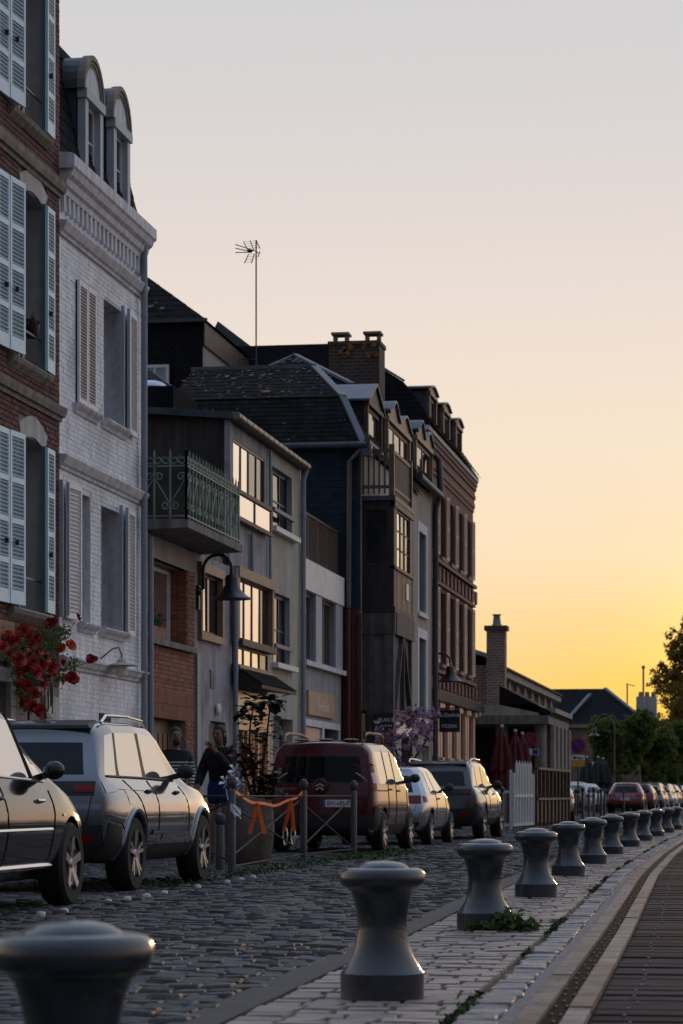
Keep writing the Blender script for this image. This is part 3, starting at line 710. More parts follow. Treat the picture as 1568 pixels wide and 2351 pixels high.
# mansard and dormers
slates(B_, 'slate_clean', (-9.22, BY0, 9.38), (-9.22, BY1, 9.38), (-9.62, BY1-.15, 11.25), (-9.62, BY0, 11.25), 9, 14)
B_.part('roof_core', MB().hexa([(-9.24, BY0, 9.37), (-9.24, BY1-.01, 9.37), (-14, BY1-.01, 9.37), (-14, BY0, 9.37)], [(-9.66, BY0, 11.3), (-9.66, BY1-.17, 11.3), (-14, BY1-.17, 11.3), (-14, BY0, 11.3)]), 'zinc_dark')
slates(B_, 'slate_clean', (-9.24, BY1, 9.38), (-13, BY1, 9.38), (-13, BY1-.16, 11.3), (-9.66, BY1-.16, 11.3), 9, 9)
for y0 in (34.92, 36.52):
    y1 = y0+.98; d = MB(); xf = -9.24
    d.box(-10.4, xf-.08, y0, y1, 9.4, 10.6)
    dm_ = B_.part('dormer', d, 'zinc_dark')
    n = 14; cyl = MB(); yc = (y0+y1)/2; ro = .55
    arc = [(yc-ro*math.cos(math.pi*j/n), 10.58+ro*1.0*math.sin(math.pi*j/n)) for j in range(n+1)]
    for j in range(n): cyl.hexa([(-10.6, *arc[j]), (xf-.04, *arc[j]), (xf-.04, *arc[j+1]), (-10.6, *arc[j+1])], [(-10.6, yc+(arc[j][0]-yc)*.93, 10.58+(arc[j][1]-10.58)*.93), (xf-.04, yc+(arc[j][0]-yc)*.93, 10.58+(arc[j][1]-10.58)*.93), (xf-.04, yc+(arc[j+1][0]-yc)*.93, 10.58+(arc[j+1][1]-10.58)*.93), (-10.6, yc+(arc[j+1][0]-yc)*.93, 10.58+(arc[j+1][1]-10.58)*.93)])
    B_.part('dormer_roof', cyl, 'zinc_dark', dm_)
    for r0, r1, o in ((1.04, .92, .06), (.915, .82, .04), (.815, .72, .025)):
        mb = MB()
        for j in range(n):
            P = lambda q, k: (yc+(arc[q][0]-yc)*k, 10.58+(arc[q][1]-10.58)*k)
            mb.hexa([(xf-.05, *P(j, r0)), (xf+o, *P(j, r0)), (xf+o, *P(j+1, r0)), (xf-.05, *P(j+1, r0))], [(xf-.05, *P(j, r1)), (xf+o, *P(j, r1)), (xf+o, *P(j+1, r1)), (xf-.05, *P(j+1, r1))])
        B_.part('pediment_moulding', mb, 'stone_grey', dm_)
    B_.part('pediment', MB().add([(xf+.02, *((yc+(q[0]-yc)*.74, 10.58+(q[1]-10.58)*.74))) for q in arc], [tuple(range(n+1))]), 'stone_white', dm_)
    fr = MB(); fr.box(xf-.06, xf+.05, y0, y0+.16, 9.4, 10.58); fr.box(xf-.06, xf+.05, y1-.16, y1, 9.4, 10.58); fr.box(xf-.06, xf+.08, y0-.03, y1+.03, 10.46, 10.59); fr.box(xf-.06, xf+.055, y0+.16, y1-.16, 9.4, 9.5)
    B_.part('dormer_front', fr, 'shutter_grey', dm_)
    window(B_, y0+.16, y1-.16, 9.5, 10.46, xf-.04, 'frame_white', 2, 2, .05, gm='glass_dim', parent=dm_)
pipe(B_, 'downpipe', 'pipe_blue', [(-9.08, 38.0, 9.2), (-9.10, 38.0, 8.9), (-9.10, 38.0, 0)], .05)
pipe(B_, 'downpipe', 'pipe_blue', [(-9.1, 38.42, 4.75), (-9.1, 38.42, 0)], .045)
B_.box('vent_grille', 'gap_black', (-9.2, -9.19, 35.7, 36.35, 1.86, 2.02))

# ================================================================ C: small red brick house, balcony over it
C_ = Thing('red_brick_house', 'low orange-red brick house front with deep window under the concrete balcony', 'house', (-9.2, 40, 0))
CY0, CY1 = 38.3, 41.95
hC = [(38.5, 41.42, 3.26, 4.50), (38.55, 41.3, 0, 2.06)]
C_.part('wall', wall_mesh(CY0, CY1, 0, 4.52, hC, FX-.01, .32), 'mortar_orange')
bricks(C_, 'brick', 'brick_orange', CY0, CY1, 1.0, 4.5, [(a-.01, b+.01, c, d) for a, b, c, d in hC]+[(CY0, CY1, 2.06, 2.50)], bl=.215, bh=.058, mo=.012, out=.004, limit=230)
sb = MB().box(-.03, .006, -.028, .028, -.11, .11).mesh('soldier_brick', 'brick_orange')
for k in range(54):
    for z in (2.17, 2.40): C_.piece('soldier_brick', sb, (FX, CY0+.04+k*.067, z))
jb = MB(); z = 3.30
while z < 4.48:
    jb.box(FX-.31, FX-.17, 41.40, 41.425, z, z+.058); jb.box(FX-.155, FX-.02, 41.40, 41.425, z, z+.058); z += .07
C_.part('jamb_brickwork', jb, 'brick_orange', kind='stuff')
window(C_, 38.5, 41.42, 3.28, 4.49, FX-.28, 'frame_white', 2, 1, .07)
C_.box('window_sill', 'concrete', (-9.5, -9.1, 38.36, 41.7, 3.17, 3.262))
C_.box('lintel_band', 'stucco_pale', (-9.3, -9.195, 38.3, 41.95, 4.5, 4.84))
C_.box('wooden_door', 'wood_door', (-9.5, -9.45, 38.55, 41.3, 0, 2.06))
dg = MB()
for k in range(8): dg.box(-9.452, -9.43, 38.7+k*.33, 38.94+k*.33, .3, 1.85)
C_.part('door_panels', dg, 'wood_door')
# balcony: slab + green wrought railing
Bal = Thing('balcony', 'concrete balcony slab with green wrought iron scroll railing over the brick house', 'balcony', (-8.9, 40.3, 4.85))
Bal.part('slab', MB().hexa([(-9.3, 38.3, 4.85), (-8.50, 38.3, 4.88), (-8.50, 42.45, 4.88), (-9.3, 42.45, 4.85)], [(-9.3, 38.3, 5.02), (-8.50, 38.3, 5.0), (-8.50, 42.45, 5.0), (-9.3, 42.45, 5.02)]), 'concrete')
Bal.box('terrace_floor', 'concrete', (-14, -9.301, 38.3, 44.7, 4.85, 5.015))
def scroll(mb, O, ex, ez, w, h, flip=1, r=.011):
    """S scroll in a bay of width w, height h with spiral ends"""
    O, ex, ez = Vector(O), Vector(ex), Vector(ez)
    def sp(cx, cz, R0, a0, turn, s):
        return [O+ex*(cx+R0*(1-.72*t)*math.cos(a0+s*turn*t))+ez*(cz+R0*(1-.72*t)*math.sin(a0+s*turn*t)) for t in np.linspace(0, 1, 20)]
    R0 = w*.30; a, b = w*.30, w*.70
    if flip < 0: a, b = b, a
    mb.tube([*sp(a, h*.80, R0, -math.pi/2-flip*.6, 8.5, -flip)[::-1], O+ex*(w*.5)+ez*(h*.5), *sp(b, h*.2, R0, math.pi/2-flip*.6, 8.5, -flip)], r, 5)
def railing(y0, y1, x0, x1, zb, zt, n, corner_posts=True):
    p, q = Vector((x0, y0, 0)), Vector((x1, y1, 0)); d = (q-p); L = d.length; e = d/L
    rails = MB()
    for z in (zb+.06, zt-.17): rails.bar(p+Vector((0,0,z)), q+Vector((0,0,z)), .03, .022)
    Bal.part('handrail', rails, 'rail_green')
    for i in range(n+1):
        a = p+e*(L*i/n); big = i in (0, n) or i % 6 == 0
        b = MB(); b.bar((a.x, a.y, zb-.05), (a.x, a.y, zt+(.02 if not big else .06)), .022 if not big else .03)
        b.add([(a.x-.012, a.y-.012, zt+.02), (a.x+.012, a.y-.012, zt+.02), (a.x+.012, a.y+.012, zt+.02), (a.x-.012, a.y+.012, zt+.02), (a.x, a.y, zt+.10)], [(0,1,4),(1,2,4),(2,3,4),(3,0,4)])
        Bal.part('baluster', b, 'rail_green')
        if i < n:
            s_ = MB(); o = a+Vector((0,0,zb+.08)); w = L/n
            scroll(s_, o, e, (0,0,1), w, zt-.17-zb-.1, 1 if i % 2 else -1, .010)
            for sx in (.25, .75):
                c = a+e*(w*sx)+Vector((0,0,zt-.08))
                s_.tube([c+e*(.07*(1-.6*t)*math.cos(2+7*t))+Vector((0,0,.07*(1-.6*t)*math.sin(2+7*t))) for t in np.linspace(0,1,14)], .009, 5)
            Bal.part('scroll', s_, 'rail_green')
railing(38.36, 38.36, -9.28, -8.54, 5.0, 5.98, 3); railing(38.36, 42.35, -8.54, -8.54, 5.0, 5.98, 17)

# ================================================================ D: mauve rendered house
D_ = Thing('mauve_house', 'mauve-grey rendered house with big timber framed windows and dark side wall', 'house', (-9.2, 45, 0))
hD = [(42.28, 43.96, 3.56, 4.58), (45.02, 48.2, 3.14, 4.84), (45.05, 48.1, 5.77, 7.15), (45.1, 48.15, 0, 2.72), (43.05, 44.45, 0, 2.12)]
D_.part('wall', wall_mesh(41.95, 48.28, 0, 4.86, [hD[0], hD[1], hD[3], hD[4]], FX, .2), 'stucco_mauve')
D_.part('upper_wall', wall_mesh(44.74, 48.28, 4.861, 7.5, [hD[2]], FX, .2), 'stucco_mauve')
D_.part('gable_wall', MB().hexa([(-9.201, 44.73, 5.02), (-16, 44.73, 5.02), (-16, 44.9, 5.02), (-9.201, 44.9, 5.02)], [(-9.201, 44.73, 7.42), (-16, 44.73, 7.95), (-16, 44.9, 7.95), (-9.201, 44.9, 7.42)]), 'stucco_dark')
D_.box('corner_board', 'stucco_mauve', (-9.27, -9.17, 44.70, 44.80, 5.02, 7.42))
D_.part('roof', MB().hexa([(-9.1, 44.6, 7.42), (-9.1, 51.94, 7.42), (-16, 51.94, 7.97), (-16, 44.6, 7.97)], [(-9.1, 44.6, 7.54), (-9.1, 51.94, 7.54), (-16, 51.94, 8.09), (-16, 44.6, 8.09)]), 'zinc_dark')
D_.part('gutter', MB().tube([(-9.04, 44.6, 7.47), (-9.04, 51.85, 7.47)], .07, 12), 'copper_gutter', smooth=True)
hk = MB()
for k in range(14): hk.tube([(-9.04, 44.8+k*.51, 7.47), (-9.04, 44.815+k*.51, 7.47)], .076, 12)
D_.part('gutter_bracket', hk, 'copper_gutter', smooth=True)
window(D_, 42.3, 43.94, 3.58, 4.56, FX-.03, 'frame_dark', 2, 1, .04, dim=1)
f = MB(); f.box(-9.25, -9.13, 42.2, 42.32, 3.5, 4.66); f.box(-9.25, -9.13, 43.92, 44.04, 3.5, 4.66); f.box(-9.25, -9.12, 42.17, 44.07, 4.56, 4.72); f.box(-9.25, -9.12, 42.17, 44.07, 3.44, 3.56)
D_.part('window_surround', f, 'frame_tan')
def timber_window(y0, y1, z0, z1, cols):
    f = MB(); f.box(-9.26, -9.06, y0-.1, y0+.05, z0-.05, z1+.05); f.box(-9.26, -9.06, y1-.05, y1+.1, z0-.05, z1+.05); f.box(-9.26, -9.03, y0-.14, y1+.14, z1-.02, z1+.16)
    D_.part('window_surround', f, 'frame_tan')
    return window(D_, y0+.05, y1-.05, z0, z1, FX+.06, 'frame_brown', cols, 1, .04, dim=1)
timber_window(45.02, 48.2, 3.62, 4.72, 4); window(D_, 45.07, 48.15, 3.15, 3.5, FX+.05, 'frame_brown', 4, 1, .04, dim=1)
D_.box('transom', 'timber_brown', (-9.25, -9.0, 45.0, 48.3, 3.50, 3.62))
D_.box('window_ledge', 'frame_tan', (-9.25, -9.05, 45.0, 48.3, 3.02, 3.145))
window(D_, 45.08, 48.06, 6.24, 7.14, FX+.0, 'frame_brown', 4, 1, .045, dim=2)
g = MB(); g.box(-9.14, -9.06, 45.0, 48.15, 6.17, 6.24); g.box(-9.14, -9.06, 45.0, 48.15, 5.70, 5.77); g.box(-9.12, -9.08, 46.5, 46.58, 5.77, 6.17); g.box(-9.12, -9.08, 48.07, 48.15, 5.77, 6.17); g.box(-9.12, -9.08, 45.0, 45.06, 5.77, 6.17)
bo = D_.part('window_balustrade', g, 'timber_brown')
for a, b in ((45.06, 46.5), (46.58, 48.07)): D_.part('pane', MB().box(-9.105, -9.095, a, b, 5.77, 6.17), 'glass', bo)
aw = D_.part('awning', MB().hexa([(-9.18, 44.95, 2.80), (-8.65, 44.95, 2.74), (-8.65, 48.35, 2.74), (-9.18, 48.35, 2.80)], [(-9.18, 44.95, 3.16), (-8.65, 44.95, 2.80), (-8.65, 48.35, 2.80), (-9.18, 48.35, 3.16)]), 'timber_dark')
slates(D_, 'slate', (-8.64, 44.93, 2.81), (-8.64, 48.37, 2.81), (-9.18, 48.37, 3.18), (-9.18, 44.93, 3.18), 6, 16, parent=aw)
# timber shop front below the awning
f = MB(); f.box(-9.2, -9.12, 45.1, 48.15, 2.22, 2.72)
D_.part('fascia_board', f, 'wood_orange')
D_.box('fascia_moulding', 'wood_orange', (-9.2, -9.09, 45.1, 48.15, 2.02, 2.215))
for k in range(4): D_.box('pilaster', 'wood_orange', (-9.2, -9.13, 45.1+k*.98, 45.22+k*.98, .0, 2.02))
for k in range(3):
    D_.box('door' if k == 0 else 'shop_panel', 'zinc_dark' if k == 0 else 'wood_orange', (-9.3, -9.24, 45.22+k*.98, 46.08+k*.98, 0, 2.02))
D_.box('side_door', 'zinc_dark', (-9.38, -9.34, 43.05, 44.45, 0, 2.12))
D_.part('arch_top', MB().add([(-9.21, 43.05, 2.12), (-9.21, 43.05, 2.0), (-9.21, 43.3, 2.12)], [(0,1,2)]), 'stucco_mauve')
pipe(D_, 'downpipe', 'pipe_blue', [(-9.1, 44.86, 4.84), (-9.1, 44.86, 0)], .045)
pipe(D_, 'downpipe', 'pipe_blue', [(-9.14, 48.33, 7.35), (-9.14, 48.33, 4.7)], .03, False)
pipe(D_, 'downpipe', 'pipe_blue', [(-9.14, 46.55, 5.6), (-9.14, 46.55, 4.86)], .04, False)
D_.box('corner_strip', 'pipe_blue', (-9.2, -9.15, 41.96, 42.2, 0, 3.2))
vg = MB()
for k in range(7): vg.box(-9.2, -9.18, 43.15, 43.5, 2.68+k*.045, 2.71+k*.045)
D_.part('wall_vent', vg, 'zinc')
D_.part('door_lamp', MB().sphere((-9.15, 43.6, 2.32), .1, 12, 8, (.5,.8,1.1)), 'letter_cream', smooth=True)

# ================================================================ E: beige house
E_ = Thing('beige_house', 'beige rendered house with blue window frames and pale sills', 'house', (-9.2, 50, 0))
hE = [(48.66, 50.92, 5.96, 7.13), (48.84, 50.7, 3.38, 4.74), (48.9, 51.0, 0, 2.35)]
E_.part('wall', wall_mesh(48.281, 51.95, 0, 7.46, hE, FX+.004, .28), 'stucco_beige')
for a, b, c, d in hE[:2]:
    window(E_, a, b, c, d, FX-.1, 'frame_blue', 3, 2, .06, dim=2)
    E_.box('window_sill', 'frame_white', (-9.3, -9.06, a-.1, b+.25, c-.09, c+.006))
    g = MB(); g.box(-9.2, -9.12, a, b, c+.30, c+.37); E_.part('window_rail', g, 'frame_blue')
window(E_, 48.9, 51.0, 0.05, 2.33, FX-.2, 'frame_blue', 2, 3, .08)
pipe(E_, 'downpipe', 'pipe_blue', [(-9.05, 51.78, 7.42), (-9.12, 51.78, 7.2), (-9.12, 51.78, 0)], .055)

# ================================================================ F: blue-grey house with roof terrace
F_ = Thing('blue_grey_house', 'blue-grey rendered house with white parapet, roof terrace and tan gallery sign', 'house', (-9.2, 54.5, 0))
hF = [(52.05, 53.55, 3.62, 5.02), (54.3, 56.1, 3.62, 5.02), (52.12, 54.3, 0, 2.28), (54.55, 56.5, 0, 2.28)]
F_.part('wall', wall_mesh(51.951, 57.08, 0, 5.05, hF, FX, .3), 'stucco_blue')
F_.box('parapet', 'stucco_white', (-9.45, -9.13, 51.97, 57.12, 5.04, 5.66))
F_.box('roof_slab', 'concrete', (-16, -9.451, 51.97, 57.12, 5.04, 5.3))
F_.box('sill_band', 'stone_white', (-9.3, -9.07, 51.96, 57.3, 3.50, 3.60))
for a, b in ((53.56, 54.29), (56.11, 57.07)): F_.box('pier', 'shutter_grey', (-9.21, -9.16, a, b, 3.602, 5.035))
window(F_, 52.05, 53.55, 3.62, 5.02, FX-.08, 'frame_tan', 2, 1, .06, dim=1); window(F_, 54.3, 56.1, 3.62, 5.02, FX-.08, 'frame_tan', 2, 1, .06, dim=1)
rt = MB(); rt.bar((-9.3, 52.0, 6.68), (-9.3, 57.2, 6.68), .05, .04); rt.bar((-9.3, 52.0, 5.74), (-9.3, 57.2, 5.74), .04, .04)
F_.part('handrail', rt, 'rail_brown')
for k in range(35): F_.part('baluster', MB().box(-9.315, -9.285, 52.05+k*.15, 52.075+k*.15+(.03 if k % 8 == 0 else 0), 5.62 if k % 8 == 0 else 5.75, 6.67), 'rail_brown')
rr = MB(); rr.bar((-9.3, 57.2, 6.68), (-11, 57.2, 6.68), .05, .04); F_.part('handrail', rr, 'rail_brown')
f = MB(); f.box(-9.2, -9.15, 52.05, 56.65, 2.28, 2.42); f.box(-9.2, -9.152, 54.3, 54.55, 0, 2.279); f.box(-9.2, -9.152, 56.5, 56.65, 0, 2.279); f.box(-9.2, -9.152, 52.05, 52.12, 0, 2.279)
F_.part('door_surround', f, 'stone_white')
for k in range(2):
    o = F_.box('door_shutter', 'peach_shutter', (-9.24, -9.2, 52.14+k*1.07, 53.2+k*1.07, 0, 2.26))
    for j in range(5): F_.box('plank', 'peach_shutter', (-9.2, -9.185, 52.24+k*1.07+j*.18, 52.405+k*1.07+j*.18, .1, 1.85), o)
    F_.box('hinge', 'lamp_black', (-9.19, -9.15, 52.15+k*2.0, 52.28+k*2.0, 1.55, 1.75), o)
F_.box('shop_door', 'zinc_dark', (-9.46, -9.42, 54.55, 56.5, 0, 2.28)); F_.box('door_edge', 'frame_white', (-9.42, -9.36, 55.5, 55.6, 0, 2.28))
sg = Thing('gallery_sign', 'tan rectangular sign board with pale lettering on the blue-grey house', 'sign', (-9.14, 54.2, 2.5))
sg.box('board', 'sign_tan', (-9.19, -9.13, 52.5, 55.8, 2.51, 3.01)); sg.text('lettering', 'Galerie des Dunes', .30, (-9.125, 54.25, 2.71), (R(90), 0, R(90)), 'letter_cream', sx=.62)
# ================================================================ G: slate-hung house with timber bay
G_ = Thing('slate_hung_house', 'dark slate-hung house with lichened mansard roof, dormers and red painted base', 'house', (-9, 60, 0))
G_.part('red_base', MB().box(-13, -8.82, 57.16, 57.3, 0, 4.97), 'paint_red')
for k in range(4): G_.box('red_pilaster', 'paint_red', (-8.83-.14*k, -8.76-.14*k, 57.1+.02*k, 57.16, 0, 4.9))
G_.part('side_wall', MB().box(-16, -8.82, 57.2, 57.4, 4.971, 8.62), 'slate_wall')
slates(G_, 'slate_wall', (-14, 57.195, 4.98), (-8.83, 57.195, 4.98), (-8.83, 57.195, 8.6), (-14, 57.195, 8.6), 24, 26, 'wall_slates', lift=.01)
G_.part('front_wall', MB().box(-9.1, -8.8, 57.41, 66.95, 0, 8.6), 'stucco_pale')
ev = [(-8.72, 57.08, 8.62), (-16, 57.08, 8.62), (-16, 58.0, 9.8), (-9.33, 58.0, 9.8)]
slates(G_, 'slate', ev[1], ev[0], ev[3], ev[2], 11, 34, 'roof_slates')
lichen(G_, ev[1], ev[0], ev[3], ev[2], 30, size=.06)
up = [(-9.33, 57.98, 9.82), (-13.3, 57.98, 9.82), (-13.3, 60.5, 10.92), (-10.41, 60.5, 10.92)]
slates(G_, 'slate', up[1], up[0], up[3], up[2], 9, 22, 'roof_slates')
lichen(G_, up[1], up[0], up[3], up[2], 120, size=.09); lichen(G_, up[1], up[0], up[3], up[2], 9, 'lichen_orange', .2)
slates(G_, 'slate_clean', (-8.72, 57.08, 8.62), (-8.72, 67, 8.62), (-9.33, 67, 9.8), (-9.33, 58.0, 9.8), 10, 30, 'roof_slates')
G_.part('roof_core', MB().hexa([(-8.78, 57.14, 8.6), (-8.78, 67, 8.6), (-16, 67, 8.6), (-16, 57.14, 8.6)], [(-9.38, 58.05, 9.78), (-9.38, 67, 9.78), (-16, 67, 9.78), (-16, 58.05, 9.78)]), 'slate_clean')
G_.part('roof_top', MB().hexa([(-9.35, 58.02, 9.80), (-9.35, 67, 9.80), (-13.3, 67, 9.80), (-13.3, 58.02, 9.80)], [(-10.43, 60.52, 10.9), (-10.43, 67, 10.9), (-13.28, 67, 10.9), (-13.28, 60.52, 10.9)]), 'slate_clean')
z_ = MB(); z_.bar((-13.35, 60.5, 10.94), (-10.35, 60.5, 10.94), .08, .10); z_.bar((-10.40, 60.5, 10.95), (-9.31, 57.97, 9.84), .16, .05)
G_.part('ridge_flashing', z_, 'zinc')
z_ = MB(); z_.bar((-9.31, 57.98, 9.83), (-8.70, 57.07, 8.64), .16, .05); G_.part('hip_flashing', z_, 'zinc')
z_ = MB().tube([(-16, 57.02, 8.6), (-8.62, 57.02, 8.6)], .075, 10); G_.part('gutter', z_, 'zinc_dark', smooth=True)
G_.part('gutter', MB().tube([(-8.62, 57.02, 8.66), (-8.62, 59.2, 8.66)], .08, 10), 'zinc_dark', smooth=True)
G_.part('rain_head', MB().box(-8.74, -8.52, 57.0, 57.25, 8.36, 8.6), 'zinc')
pipe(G_, 'downpipe', 'pipe_brown', [(-8.75, 57.05, 8.5), (-9.02, 57.1, 8.25), (-9.04, 57.1, 5.0)], .055, False)
pipe(G_, 'downpipe', 'pipe_red', [(-9.04, 57.08, 4.97), (-9.04, 57.08, 0)], .06, False)
rm = [(-13.3, 57.2, 8.7), (-16, 57.2, 8.7), (-16, 58.3, 9.72), (-13.3, 58.3, 9.72)]
slates(G_, 'slate', rm[1], rm[0], rm[3], rm[2], 6, 12, 'roof_slates'); lichen(G_, rm[1], rm[0], rm[3], rm[2], 20, 'lichen_orange', .2)
# second roof behind
slates(G_, 'slate', (-12.9, 62.5, 10.8), (-9.85, 62.5, 10.8), (-11.45, 64, 11.8), (-11.5, 64, 11.8), 8, 18, 'roof_slates')
lichen(G_, (-12.4, 62.4, 10.95), (-10.2, 62.4, 10.95), (-11.2, 63.4, 11.6), (-11.7, 63.4, 11.6), 40, size=.12)
z_ = MB(); z_.bar((-11.48, 64, 11.82), (-12.95, 62.45, 10.84), .07, .06); z_.bar((-11.48, 64, 11.82), (-9.8, 62.45, 10.82), .16, .06); G_.part('ridge_flashing', z_, 'zinc')
G_.part('rear_roof', MB().add([(-12.9, 62.55, 10.75), (-9.85, 62.55, 10.75), (-11.48, 64.05, 11.75), (-12.9, 67, 10.75), (-9.85, 67, 10.75), (-11.48, 67, 11.75)], [(0,1,2),(0,2,5,3),(1,4,5,2),(3,5,4)]), 'slate_clean')
# pointed dormer
def dormer(root, y0, y1, zb, zt, x, depth, fm, kind, cols=2, wm='zinc_dark', top=.4):
    d = root.part('dormer', MB().box(x-depth, x-.04, y0, y1, zb, zt), wm); yc = (y0+y1)/2; pr = []
    if kind == 'gable': pr = [(y0-.12, zt-.03), (yc, zt+top), (y1+.12, zt-.03)]
    elif kind == 'arc': pr = [(lerp(y0-.1, y1+.1, t), zt+top*math.sin(math.pi*t)**.8) for t in np.linspace(0, 1, 13)]
    elif kind == 'ogee': pr = [(lerp(y0-.05, y1+.05, t), zt+.08+top*max(0, math.cos((t-.27)*7)**2*.9 if t < .5 else .7*math.cos((t-.75)*6.)**2)) for t in np.linspace(0, 1, 25)]
    elif kind == 'flat': pr = [(lerp(y0-.14, y1+.14, t), zt+.05+top*math.sin(math.pi*t)) for t in np.linspace(0, 1, 9)]
    n = len(pr); rf = MB()
    for (a, b), (c, e) in zip(pr[:-1], pr[1:]): rf.hexa([(x-depth, a, b), (x+.12, a, b), (x+.12, c, e), (x-depth, c, e)], [(x-depth, a, b+.05), (x+.12, a, b+.05), (x+.12, c, e+.05), (x-depth, c, e+.05)])
    root.part('dormer_roof', rf, 'zinc', d)
    root.part('pediment', MB().add([(x+.05, p, q) for p, q in [(y0, zt-.02), *pr, (y1, zt-.02)]], [tuple(range(n+2))]), fm, d)
    f = MB(); f.box(x-.04, x+.06, y0-.02, y0+.1, zb, zt); f.box(x-.04, x+.06, y1-.1, y1+.02, zb, zt); f.box(x-.04, x+.09, y0-.05, y1+.05, zt-.1, zt)
    root.part('dormer_front', f, fm, d); window(root, y0+.1, y1-.1, zb, zt-.1, x, fm, cols, 1, .09, gm='glass_dim', parent=d); return d
dormer(G_, 59.7, 62.0, 8.7, 10.0, -9.05, 1.6, 'timber_brown', 'gable', 1, 'timber_dark', .5)
dormer(G_, 62.3, 66.3, 8.7, 10.0, -8.95, 1.6, 'frame_tan', 'ogee', 3, 'timber_dark', .42)

# timber bay window with balcony on top and porch below
T_ = Thing('timber_bay', 'dark timber bay window with wooden balcony on top, on a grey timber porch', 'bay window', (-8.4, 59, 0))
bx0, bx1, by0, by1 = -8.85, -8.08, 57.5, 60.7
T_.box('bay_corner', 'timber_dark', (bx1-.12, bx1, by0, by0+.12, 4.95, 7.5)); T_.box('bay_corner', 'timber_dark', (bx1-.12, bx1, by1-.12, by1, 4.95, 7.5))
T_.box('bay_corner', 'timber_dark', (bx0, bx0+.1, by0, by0+.1, 4.95, 7.5))
T_.box('bay_roof', 'zinc_dark', (bx0, bx1+.04, by0-.05, by1+.05, 7.42, 7.52))
T_.box('bay_floor', 'timber_dark', (bx0, bx1+.03, by0-.03, by1+.03, 4.93, 5.05))
T_.box('side_panel', 'timber_dark', (bx0+.1, bx1-.12, by0+.02, by0+.08, 5.05, 5.98)); T_.box('side_head', 'timber_dark', (bx0+.1, bx1-.12, by0+.02, by0+.08, 7.26, 7.42))
def side_window(root, x0, x1, z0, z1, y, fm, cols, rows, w=.05, gm='glass', parent=None):
    f = MB(); f.box(x0, x0+w, y, y+.05, z0, z1); f.box(x1-w, x1, y, y+.05, z0, z1); f.box(x0+w, x1-w, y+.002, y+.05, z0, z0+w); f.box(x0+w, x1-w, y+.002, y+.05, z1-w, z1)
    for i in range(1, cols): c = lerp(x0, x1, i/cols); f.box(c-w*.3, c+w*.3, y+.004, y+.046, z0+w, z1-w)
    for i in range(1, rows): c = lerp(z0, z1, i/rows); f.box(x0+w, x1-w, y+.008, y+.042, c-w*.25, c+w*.25)
    o = root.part('window', f, fm, parent)
    for i in range(cols):
        for j in range(rows): root.part('pane', MB().box(lerp(x0+w, x1-w, i/cols), lerp(x0+w, x1-w, (i+1)/cols), y+.02, y+.026, lerp(z0+w, z1-w, j/rows), lerp(z0+w, z1-w, (j+1)/rows)), gm, o)
    return o
side_window(T_, bx0+.1, bx1-.12, 5.98, 7.26, by0+.01, 'timber_dark', 1, 3, .05, 'glass_dim')
T_.box('curtain', 'curtain', (bx0+.2, bx0+.36, by0+.14, by0+.15, 6.05, 7.2))
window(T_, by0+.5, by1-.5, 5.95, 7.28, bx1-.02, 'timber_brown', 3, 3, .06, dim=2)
for k in range(7): T_.box('front_board', 'timber_brown', (bx1-.06, bx1-.01+(k % 2)*.006, by0+.12+k*.42, by0+.53+k*.42, 5.05, 5.93))
f = MB(); f.box(bx1-.08, bx1+.04, by0, by1, 5.9, 5.97); f.box(bx1-.08, bx1+.03, by0, by1, 7.28, 7.42); f.box(bx1-.08, bx1, by0+.12, by0+.5, 5.97, 7.28); f.box(bx1-.08, bx1, by1-.5, by1-.12, 5.97, 7.28)
T_.part('bay_front', f, 'timber_brown'); T_.box('paper_notice', 'sign_white', (bx1-.0, bx1+.008, 59.5, 59.9, 5.35, 5.72))
# balcony on top
f = MB(); f.bar((bx0, by0, 8.52), (bx1-.05, by0, 8.52), .07, .08); f.bar((bx1-.05, by0, 8.52), (bx1-.05, by1-.2, 8.52), .07, .08); f.bar((bx0, by0, 7.72), (bx1-.05, by0, 7.72), .05, .07); f.bar((bx1-.05, by0, 7.72), (bx1-.05, by1-.2, 7.72), .05, .07)
T_.part('balcony_rail', f, 'rail_brown')
for p in ((bx1-.05, by0), (bx1-.05, by1-.2)): T_.box('balcony_post', 'rail_brown', (p[0]-.06, p[0]+.06, p[1]-.06, p[1]+.06, 7.52, 8.66))
for k in range(6): T_.box('baluster', 'rail_brown', (bx0+.06+k*.12, bx0+.10+k*.12, by0-.01, by0+.01, 7.56, 8.5))
for k in range(21): T_.box('baluster', 'rail_brown', (bx1-.06, bx1-.04, by0+.14+k*.135, by0+.20+k*.135, 7.58, 8.5))
# porch
for x, y in ((bx0+.16, by0), (bx1-.15, by0), (bx1-.15, by1-.22)): T_.box('porch_post', 'timber_grey', (x-.09, x+.14, y, y+.2, 0, 4.45))
f = MB(); f.box(bx0, bx1+.02, by0-.02, by0+.2, 4.451, 4.92); T_.part('porch_beam', f, 'timber_grey'); f = MB(); f.box(bx1-.2, bx1+.04, by0+.201, by1, 4.451, 4.92); T_.part('porch_beam', f, 'timber_grey')
T_.box('porch_panel', 'panel_grey', (bx0+.31, bx1-.25, by0+.06, by0+.12, 2.6, 4.45)); T_.box('porch_panel', 'panel_grey', (bx0+.31, bx1-.25, by0+.06, by0+.12, .0, 1.0))
T_.box('porch_panel', 'panel_grey', (bx1-.14, bx1-.08, by0+.2, by1-.2, 2.75, 4.45))
for a, b in ((57.85, 59.0), (59.15, 59.05), (60.4, 59.1)): T_.part('brace', MB().bar((bx1-.03, a, 2.8), (bx1-.03, b, 4.5), .10, .07), 'timber_grey')
side_window(T_, bx0-.0, bx0+.17, 3.1, 4.45, by0+.05, 'timber_dark', 1, 2, .035, 'glass')
